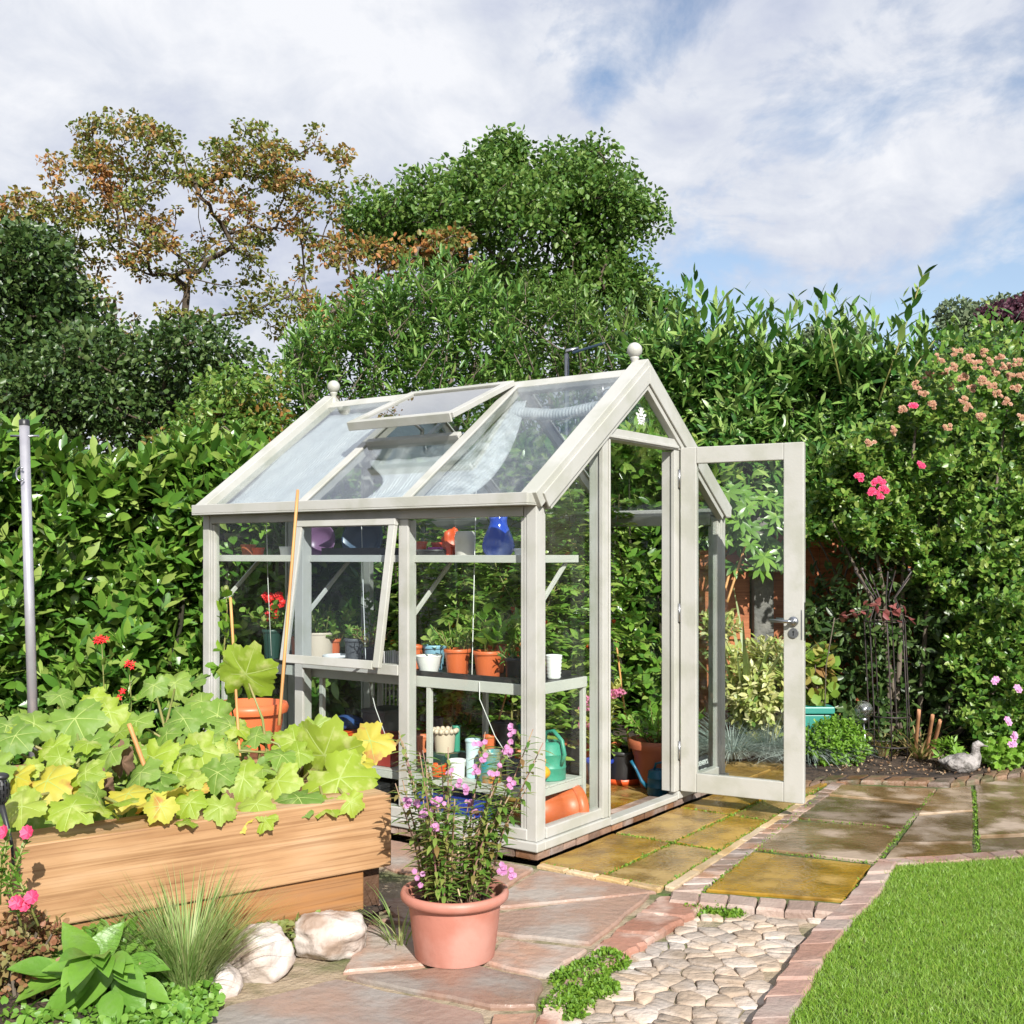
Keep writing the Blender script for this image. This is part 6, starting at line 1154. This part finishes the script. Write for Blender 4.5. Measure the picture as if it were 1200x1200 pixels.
# shelf under the eaves
gS = 'things on the eaves shelf'
c_ = bpt(584, .20, TS); t = thing('blue_vase', 'big glazed blue vase on the eaves shelf near the corner post', 'vase', c_, 0, gS); m = MB(); m.lathe([(0, 0), (.048, 0), (.055, .006), (.076, .04), (.080, .065), (.072, .10), (.055, .14), (.044, .165), (.042, .185), (.047, .215), (.044, .215), (.039, .185), (.041, .165), (.05, .14), (0, .1)], (0, 0, 0), 40); m.build('body', m_blue, t)
c_ = bpt(545, .17, TS); t = thing('white_jug', 'cream and white plastic jug on the eaves shelf beside the red gloves', 'jug', c_, 0, gS); m = MB(); m.lathe([(0, 0), (.045, 0), (.048, .004), (.050, .07), (.050, .07), (.053, .072), (.053, .105), (.046, .130), (.040, .135), (0, .136)], (0, 0, 0), 30); m.build('body', mat('ivory plastic', (.66, .62, .55), (.55, .52, .48), 3, .4), t); m = MB(); m.tube([(-.02, -.045, .01), (-.07, -.06, .012), (-.09, -.04, .008), (-.05, -.055, .004)], .003, 6); m.build('handle', m_white, t)
def blobby(name, label, c_, r, sq, mt, cat, group, lumps=5, seed=1):
    from mathutils import noise
    m = MB(); m.ball(c_, r, 20, sq); m.v = [tuple(Vector(v)+(Vector(v)-Vector(c_))*.55*noise.noise((Vector(v)-Vector(c_))*(lumps/r*.35)+Vector((seed, 0, 0)))) for v in m.v]; return tag(m.build(name, mt), label, cat, group)
blobby('gardening_gloves', 'crumpled orange red gloves heaped on the eaves shelf behind the jug', bpt(528, .26, TS+.075), .065, (.8, .8, 1.1), m_orange_, 'gloves', gS, 5, 3)
t, c_, r_ = simple_pot('seed_tray', 'long low black tray on the eaves shelf left of the jug', 487, 531, .15, TS, .045, m_black, .9, 'tray', gS, False, .01, .003)
for px0, px1, b, h, mt, lb, z in ((501, 519, .17, .045, m_purple, 'bright purple little pot in the black tray on the shelf', .012), (485, 501, .20, .075, m_orange_, 'orange plastic pot at the left end of the shelf bay', .012), (505, 521, .24, .07, m_red, 'red plastic pot behind the purple pot on the shelf', .012), (521, 532, .15, .048, m_red, 'little red pot in front of the gloves on the shelf', .012), (602, 614, .22, .05, m_white, 'white pot half hidden by the corner post on the shelf', 0), (327, 346, .20, .065, m_white, 'white tub on the shelf in the far left bay', 0), (295, 310, .22, .06, m_orange_, 'orange pot with cut rim on the shelf in the far left bay', 0), (282, 300, .28, .08, m_terra, 'brown terracotta pot at the left end of the shelf', 0)):
    simple_pot('plastic_pot', lb, px0, px1, b, TS+z, h, mt, .8, 'pot', gS, False, .012, .003)
for px, b, r_, mt, lb in ((373, .22, .10, m_dpurple, 'dull purple bowl stood on edge behind the hinged window'), (425, .26, .115, m_slate, 'slate blue bowl stood on edge behind the hinged window')):
    c_ = bpt(px, b, TS+r_*.93); m = MB(); q = (Vector((-.3, -1, .25))).normalized(); e1 = q.cross(Vector((0, 0, 1))).normalized(); e2 = e1.cross(q); ax = Matrix((e1, e2, q)).transposed()
    m.lathe([(0, -.06), (r_*.5, -.06), (r_*.75, -.04), (r_, 0), (r_*1.05, .004), (r_*1.05, .008), (r_*.97, .006), (r_*.7, -.03), (r_*.45, -.05), (0, -.05)], c_, 36, axis=ax); tag(m.build('plastic_bowl', mt), lb, 'bowl', gS)
m = MB(); c_ = gh(.13, 1.17, TS); m.box(-.03, .09, -.30, .30, 0, .008); m.box(-.03, -.025, -.30, .30, .0085, .055); m.box(.085, .09, -.30, .30, .0085, .055); m.box(-.0245, .0845, -.30, -.295, .0085, .055); m.box(-.0245, .0845, .295, .30, .0085, .055); tag(m.build('seed_tray', m_black, None, 0, c_, GROT), 'long black seed tray on the shelf behind the hinged window', 'tray', gS)
# lower shelf and floor
gL = 'things on the lower shelf'
def watering_can(name, label, c_, r_, h, mt, rot, long_spout=True, group=None):
    t = thing(name, label, 'watering can', c_, rot, group); m = MB(); m.lathe([(0, 0), (r_, 0), (r_, .004), (r_*1.0, h*.3), (r_*1.03, h*.32), (r_*1.0, h*.34), (r_*.97, h*.66), (r_*1.0, h*.68), (r_*.95, h*.70), (r_*.88, h*.94), (r_*.60, h), (r_*.5, h), (r_*.5, h*.93), (0, h*.93)], (0, 0, 0), 30); m.build('body', mt, t)
    m = MB(); m.tube([(-r_*.9, 0, h*.25), (-r_*1.5, 0, h*.5), (-r_*2.0, 0, h*.95), (-r_*2.5, 0, h*1.3)] if long_spout else [(-r_*.8, 0, h*.3), (-r_*1.7, 0, h*.8)], [r_*.24, r_*.17, r_*.13, r_*.15] if long_spout else [r_*.25, r_*.15], 12); m.build('spout', mt, t)
    m = MB(); m.tube([(-r_*.35, 0, h*.97), (-r_*.2, 0, h*1.22), (r_*.4, 0, h*1.28), (r_*1.05, 0, h*1.05), (r_*1.25, 0, h*.7), (r_*.95, 0, h*.4)], r_*.12, 10); m.build('handle', mt, t); return t
c_ = gh(.40, .20, TL); watering_can('watering_can', 'teal green watering can on the lower shelf by the near corner post', c_, .085, .185, m_green, R(-45), True, 'watering cans in the greenhouse')
c_ = gh(.26, .17, TL); t = thing('hand_sprayer', 'yellow and black tool on the lower shelf in front of the green watering can', 'sprayer', c_, GROT, gL); m = MB(); m.ball((0, 0, .055), .055, 16, (1, 1.2, .7)); m.build('body', m_yellow, t); m = MB(); m.ball((.02, .02, .025), .06, 14, (1.2, .8, .42)); m.build('base', m_black, t); m = MB(); m.tube([(0, -.03, .08), (-.02, -.05, .12), (-.05, -.02, .13)], .012, 8); m.build('grip', m_yellow, t)
t, c_, r_ = simple_pot('scalloped_pot', 'cream pot with a scalloped rim on the lower shelf behind the phlox', 507, 535, .24, TL+.10, .11, m_creamp, .85, 'pot', gL, False, .012, .004)
m = MB(); 
for j in range(14): m.ball((r_*math.cos(j*.4488), r_*math.sin(j*.4488), .108), .014, 8)
m.build('scalloped_rim', m_creamp, t)
m = MB(); c0 = bpt(520, .24, TL); m.box(-.09, .09, -.07, .07, 0, .098); tag(m.build('storage_box', m_dgreen, None, .004, c0, GROT), 'dark green box carrying the scalloped pot on the lower shelf', 'box', gL)
for px0, px1, b, z, h, mt, lb in ((525, 546, .15, 0, .09, m_white, 'white pot with an orange saucer behind the phlox'), (545, 563, .20, 0, .19, mat('white canister', (.7, .72, .72), (.25, .55, .6), 3, .35), 'white and turquoise canister on the lower shelf'), (560, 590, .17, 0, .15, mat('painted pot', (.03, .28, .32), (.45, .25, .05), 14, .3, c3=(.45, .16, .03), scale3=10), 'turquoise and orange patterned pot on the lower shelf'), (592, 612, .17, 0, .12, m_grey, 'grey pot next to the corner post on the lower shelf'), (530, 540, .30, 0, .23, m_green, 'slim green bottle on the lower shelf behind the scalloped pot'), (500, 520, .40, 0, .24, m_grey, 'dark bin at the back of the lower shelf'), (575, 605, .38, 0, .26, m_black, 'round black tub at the back of the lower shelf')):
    simple_pot('storage_pot', lb, px0, px1, b, TL+z, h, mt, .9, 'pot', gL, False, .012, .003)
for px, b, sx_, sy_, h, mt, lb in ((400, .22, .16, .12, .12, m_black, 'black crate on the lower shelf behind the squash leaves'), (398, .24, .13, .11, .025, m_orange_, 'orange tray on top of the black crate'), (452, .22, .07, .10, .16, mat('dark red box', (.32, .04, .03), None, 5, .4), 'dark red box on the lower shelf left of the glazing bar'), (452, .40, .10, .08, .26, m_grey, 'grey crate at the back of the lower shelf left of the glazing bar')):
    z = .122 if 'on top' in lb else 0; m = MB(); m.box(-sx_, sx_, -sy_, sy_, 0, h); m.box(-sx_-.006, sx_+.006, -sy_-.006, sy_+.006, h-.02 if h > .05 else h-.006, h+.002); tag(m.build('storage_box', mt, None, .004, bpt(px, b, TL+z), GROT), lb, 'box', gL)
blobby('blue_cloth', 'folded blue cloth heaped on the orange tray', bpt(400, .24, TL+.185), .10, (1.1, .8, .35), mat('blue cloth', (.02, .06, .20), (.03, .09, .27), 14, .9), 'cloth', gL, 4, 5)
for px, z, lb in ((392, TB-.06, 'coil'),): pass
t = thing('wire_rack', 'grey plastic rack hanging behind the bench legs', 'rack', bpt(452, .53, .45), GROT); m = MB()
for k in range(9): m.tube([(0, -.12+k*.03, 0), (.0, -.12+k*.03, .22)], .005, 6)
for z in (.0, .22): m.tube([(0, -.13, z), (0, .13, z)], .006, 6)
m.build('bars', m_alu, t)
fl = .0125-.04
c_ = gh(.39, .18, fl+.118); az_ = Vector((.90, .43, 0)).normalized(); ax = Matrix((Vector((-az_.y, az_.x, 0)), Vector((0, 0, 1)), az_)).transposed()
t = thing('terracotta_pot', 'big terracotta pot lying on its side under the bench', 'pot', c_, 0); m = MB(); m.lathe([(0, -.13), (.085, -.13), (.085, -.13), (.100, .02), (.104, .02), (.108, .10), (.108, .10), (.115, .10), (.117, .15), (.106, .155), (.10, .10), (.08, -.12), (0, -.12)], (0, 0, 0), 40, axis=ax); m.build('body', m_terra2, t)
c_ = gh(.20, .62, fl); m = MB(); m.box(-.12, .12, -.20, .20, 0, .17); m.box(-.127, .127, -.207, .207, .15, .175); tag(m.build('storage_box', m_bluep, None, .005, c_, GROT), 'dark blue crate on the floor under the bench', 'box')
c_ = gh(.20, 1.25, fl); m = MB(); m.box(-.12, .12, -.22, .22, 0, .19); m.box(-.127, .127, -.227, .227, .17, .195); tag(m.build('storage_box', m_black, None, .005, c_, GROT), 'black crate on the floor under the middle of the bench', 'box')
for px0, px1, b, z, h, mt, lb in ((488, 506, .30, 0, .16, m_terra, 'brown terracotta pot at the left of the lower shelf bay'), (492, 508, .15, 0, .07, m_dgreen, 'dark green little pot at the front left of the lower shelf bay'), (505, 524, .13, 0, .06, m_orange_, 'orange saucer pot at the front of the lower shelf, behind the phlox'), (566, 582, .30, 0, .20, m_terra2, 'orange pot behind the patterned pot on the lower shelf'), (425, 445, .16, 0, .10, m_grey, 'grey pot by the dark red box on the lower shelf')):
    simple_pot('storage_pot', lb, px0, px1, b, TL+z, h, mt, .9, 'pot', gL, False, .012, .003)
for px0, px1, b, h, mt, lb in ((534, 552, .33, .12, m_terra, 'brown pot between and behind the two orange pots on the bench'), (604, 622, .42, .14, m_terra2, 'orange pot at the back of the bench beside the near corner post'), (340, 356, .36, .13, m_terra, 'brown pot at the back of the bench behind the long cane'), (382, 400, .45, .12, m_terra2, 'orange pot at the back of the bench behind the white dish')):
    t, c_, r_ = simple_pot('terracotta_pot', lb, px0, px1, b, TB, h, mt, .82, 'pot', gB); plant_in(t, c_+Vector((0, 0, h-.03)), .20, 9, .06, m_tom, .11, OVAL, .45, 8)
# floor pots seen through the doorway
def floorpt(x, y): p = P(x, y, .0125); return p
def fpot(name, label, x, y, r0, r1, h, mt, off=0, **k): p = floorpt(x, y); p.y += off; return pot(name, label, p, r0, r1, h, mt, **k), p
gF = 'pots on the greenhouse floor'
t, p = fpot('terracotta_planter', 'big ribbed terracotta planter on the greenhouse floor behind the blue watering can', 768, 918, .10, .155, .29, mat('brown terracotta', (.40, .12, .06), (.34, .10, .05), 4, .5), -.12, group=gF, rim=.05, rimw=.02, ribs=4); plant_in(t, p+Vector((0, 0, .26)), .26, 22, .06, m_seed, .22, OVAL, .8, 8)
watering_can('watering_can', 'small dark blue watering can just inside the door', floorpt(771, 931), .062, .145, m_turq, R(-12), True, 'watering cans in the greenhouse')
t, p = fpot('blue_pot', 'royal blue pot with a pink sedum inside the doorway', 703, 922, .055, .075, .155, m_bluep, .06, group=gF)
m_pk = leaf('pink sedum head', [(.62, .18, .34), (.70, .27, .42), (.55, .14, .28)], .6, .25); m_vsed = leaf('sedum leaf pale', [(.32, .40, .08), (.45, .46, .12), (.2, .32, .06)], .5, .3)
fm = FM(); m = MB()
for (x, y, h_) in ((722, 812, 0), (716, 815, 0), (694, 820, 0), (690, 830, 0), (688, 852, 0)):
    q = at(x, y, p.y); m.tube([p+Vector((0, 0, .12)), p.lerp(q, .5)+Vector((.01, 0, .05)), q], [.005, .005, .003], 6); shoots(fm, OVAL, [p+Vector((0, 0, .14))], [q-p-Vector((0, 0, .14))], (q-p).length*.85, 22, .075, 1.0)
    k = 260; ff = FM(); ff.add(SMALL, np.array([tuple(q)]*k)+rs.normal(0, 1, (k, 3))*[.021, .021, .008], rdir(k, 1), rdir(k), .020, 1); ff.build('pink_head', m_pk, t)
fm.build('leaves', m_vsed, t); m.build('stems', m_stem, t, world=True)
t, p = fpot('black_planter', 'square black planter in an orange saucer inside the doorway', 728, 914, .09, .115, .20, m_black, -.06, group=gF, n=8)
m = MB(); m.lathe([(0, -.002), (.115, -.002), (.13, .035), (.125, .035), (.112, .005), (0, .004)], (0, 0, 0), 8); m.build('saucer', m_orange_, t)
cane('bamboo cane rising from the black planter inside the doorway', p+Vector((.05, 0, .15)), at(722, 752, p.y), .0055); cane('bamboo cane leaning behind the bench end', gh(.72, .9, .0), gh(.62, .5, .95), .005); cane('bamboo cane among the tomato plants in the middle bay', gh(1.45, 1.6, .0), gh(1.5, 1.2, 1.4), .006)
t, p = fpot('red_salvia', 'red flowered plant in a dark pot behind the green watering can', 655, 905, .07, .10, .18, m_black, .55, group=gF); plant_in(t, p+Vector((0, 0, .15)), .38, 20, .055, m_tom, .2, OVAL, .4, 11)
for (x, y, n_) in ((648, 823, 14), (651, 828, 8), (652, 838, 4), (655, 845, 3), (642, 825, 6), (588, 812, 6), (596, 818, 5), (580, 820, 4)):
    fm = FM()
    for _ in range(n_): flower(fm, at(x+rs.normal(0, 2.5), y+rs.normal(0, 2), p.y-.1), .017, 5, 0, OVAL, 1)
    fm.build('red_flower', m_redfl, t)
# tomato plants along the back glass
m_tomf = mat('ripening tomato', (.45, .30, .03), (.62, .10, .02), 1.2, .2, lo=.45, hi=.6); m_tomg = mat('green tomato', (.20, .32, .06), (.28, .36, .08), 3, .2); m_tomr = mat('ripe tomato', (.62, .05, .015), (.66, .12, .02), 3, .2)
tl = ['tomato plant with ripe fruit in a terracotta pot in the middle of the greenhouse', 'tomato plant with pale fruit seen through the window bay next to the corner post', 'tomato plant nearest the doorway, against the back glass', 'tomato plant behind the hinged window', 'tomato plant in the far back corner', 'tall tomato plant pressed against the back glass behind the black planter', 'tomato plant with green fruit seen between the bench end and the door jamb']
for i, (b, a) in enumerate(((1.55, 1.00), (1.25, 1.45), (1.74, .72), (1.70, 1.45), (1.55, 2.02), (1.83, 1.12), (1.24, .98))):
    base = gh(b, a, fl+.0); t = thing('tomato_plant', tl[i], 'tomato plant', base, 0, 'tomato plants in the greenhouse'); m = MB(); lathe_pot(m, (0, 0, 0), .10, .13, .24, .03, .012, 28); m.build('pot', (m_terra, m_black, m_terra, m_grey, m_terra, m_black, m_terra)[i], t)
    fm = FM(); ms = MB(); fr = []
    for s_ in range(3):
        h_ = (1.55, 1.25, 1.6, 1.5, 1.5, 1.65, 1.3)[i]*rnd.uniform(.85, 1.05); b0 = base+Vector((rnd.uniform(-.05, .05), rnd.uniform(-.05, .05), .2)); path = [b0+Vector((rnd.uniform(-.12, .12)*j/4, rnd.uniform(-.12, .12)*j/4, h_*j/6)) for j in range(7)]; ms.tube(path, [.008, .008, .007, .006, .005, .004, .003], 6)
        for j in range(52):
            p = along(path, j/52); az = j*2.4+rnd.uniform(-.4, .4); L_ = rnd.uniform(.14, .26)*(1.1-.4*j/52); d_ = Vector((math.cos(az), math.sin(az), rnd.uniform(-.1, .5))).normalized()
            if (p+d_*L_-A0).dot(VV) > 1.90 or (p+d_*L_-A0).dot(UU) > 2.25 or (p+d_*L_-A0).dot(UU) < .10: L_ *= .45
            n_ = 7; pts_ = np.array([tuple(p+d_*L_*q-Vector((0, 0, .25*L_*q*q))) for q in np.linspace(.3, 1, n_)]); sg = np.where(np.arange(n_) % 2 == 0, 1, -1); side = np.array(d_.cross(Vector((0, 0, 1))).normalized()); dirs = np.array(d_)+side*sg[:, None]*1.1; dirs[-1] = np.array(d_)
            fm.add(tmpl_long(.52, .10, .25, 3, .12, .4), pts_, dirs+rs.normal(0, .15, (n_, 3)), np.tile([0, 0, 1.0], (n_, 1))+rs.normal(0, .25, (n_, 3)), rs.uniform(.06, .095, n_)); ms.tube([p, p+d_*L_*.6-Vector((0, 0, .09*L_)), p+d_*L_-Vector((0, 0, .25*L_))], [.003, .002, .001], 4)
        for j in range(4):
            p = along(path, rnd.uniform(.15, .8)); az = rnd.uniform(0, 6.283)
            for _ in range(2): q = rnd.choice([0, 1, 1, 2] if i == 0 else [0, 1, 1, 1, 2]); fb = MB(); fr.append((fb, q)); fb.ball(p+Vector((math.cos(az)*.06+rnd.uniform(-.03, .03), math.sin(az)*.06+rnd.uniform(-.03, .03), rnd.uniform(-.05, .03))), rnd.uniform(.014, .022), 12, (1, 1, .92))
    fm.build('leaves', m_tom, t); ms.build('stems', m_stem, t, world=True)
    for fb, q in fr: fb.build('tomato', (m_tomf, m_tomg, m_tomr)[q], t, world=True)
# cords hanging from the roof
def cord(label, pts, r_=.0022): m = MB(); m.tube(pts, r_, 6); tag(m.build('hanging_cord', m_string), label, 'cord', 'white cords hanging from the greenhouse roof')
cord('white cord hanging beside the orange pots on the bench', [roof_w for roof_w in (gh(.12, gpx(558, .12), 1.66), gh(.12, gpx(553, .12), .75), gh(.10, gpx(553, .10), .70))]); cord('white cord behind the hinged window', [gh(.15, gpx(423, .15), 1.62), gh(.15, gpx(426, .15), 1.1), gh(.15, gpx(429, .15), .74), gh(.13, gpx(440, .13), .55), gh(.13, gpx(453, .13), .40)]); cord('white cord in the far left bay beside the red geranium', [gh(.15, gpx(312, .15), 1.60), gh(.15, gpx(314, .15), 1.2), gh(.15, gpx(318, .15), .78)])
cord('white cord dropping from the bench frame towards the lower shelf', [gh(.08, gpx(562, .08), .74), gh(.07, gpx(562, .07), .66), gh(.12, gpx(580, .12), .48), gh(.14, gpx(600, .14), .36)])
# clear bulb hanging in the gable
bc_ = gh(.80, .13, 2.06); t = thing('light_bulb', 'clear glass bulb hanging inside the gable beside the bee emblem', 'bulb', bc_); m = MB(); m.lathe([(0, -.055), (.025, -.05), (.042, -.025), (.045, 0), (.038, .025), (.02, .05), (.015, .07)], (0, 0, 0), 22); m.build('glass', glassmat('bulb glass', (.9, .92, .92), .0, 2, .10), t); m = MB(); m.lathe([(.016, .07), (.016, .095), (.006, .1), (.002, .1), (.002, .17)], (0, 0, 0), 12); m.build('cap', m_chrome, t)
# slate sign leaning in the right gable pane
sc_ = gh(1.80, .06, .045); t = thing('slate_sign', 'dark slate sign with pale lettering leaning inside the right gable pane', 'sign', sc_, GROT); m = MB(); m.prism([(-.125, 0, 0), (.125, 0, 0), (.125, .02, .11), (-.125, .02, .11)], (0, .008, 0)); m.build('board', mat('slate', (.03, .032, .036), (.05, .05, .055), 14, .6), t, .002)
for k, (tx, sz, z) in enumerate((("GARDENER'S", .037, .064), ("DELIGHT", .037, .018))):
    cu = bpy.data.curves.new('lettering', 'FONT'); cu.body = tx; cu.size = sz; cu.align_x = 'CENTER'; cu.extrude = .0008; cu.offset = .0006; o = bpy.data.objects.new('lettering', cu); COL.objects.link(o)
    dg = bpy.context.evaluated_depsgraph_get(); me = bpy.data.meshes.new_from_object(o.evaluated_get(dg)); bpy.data.objects.remove(o); o = bpy.data.objects.new('lettering', me); COL.objects.link(o); me.materials.append(m_white); o.parent = t; o.rotation_euler = (R(90-8.7), 0, 0); o.location = (0, -.002+z*.154, z)
bpy.context.view_layer.update()
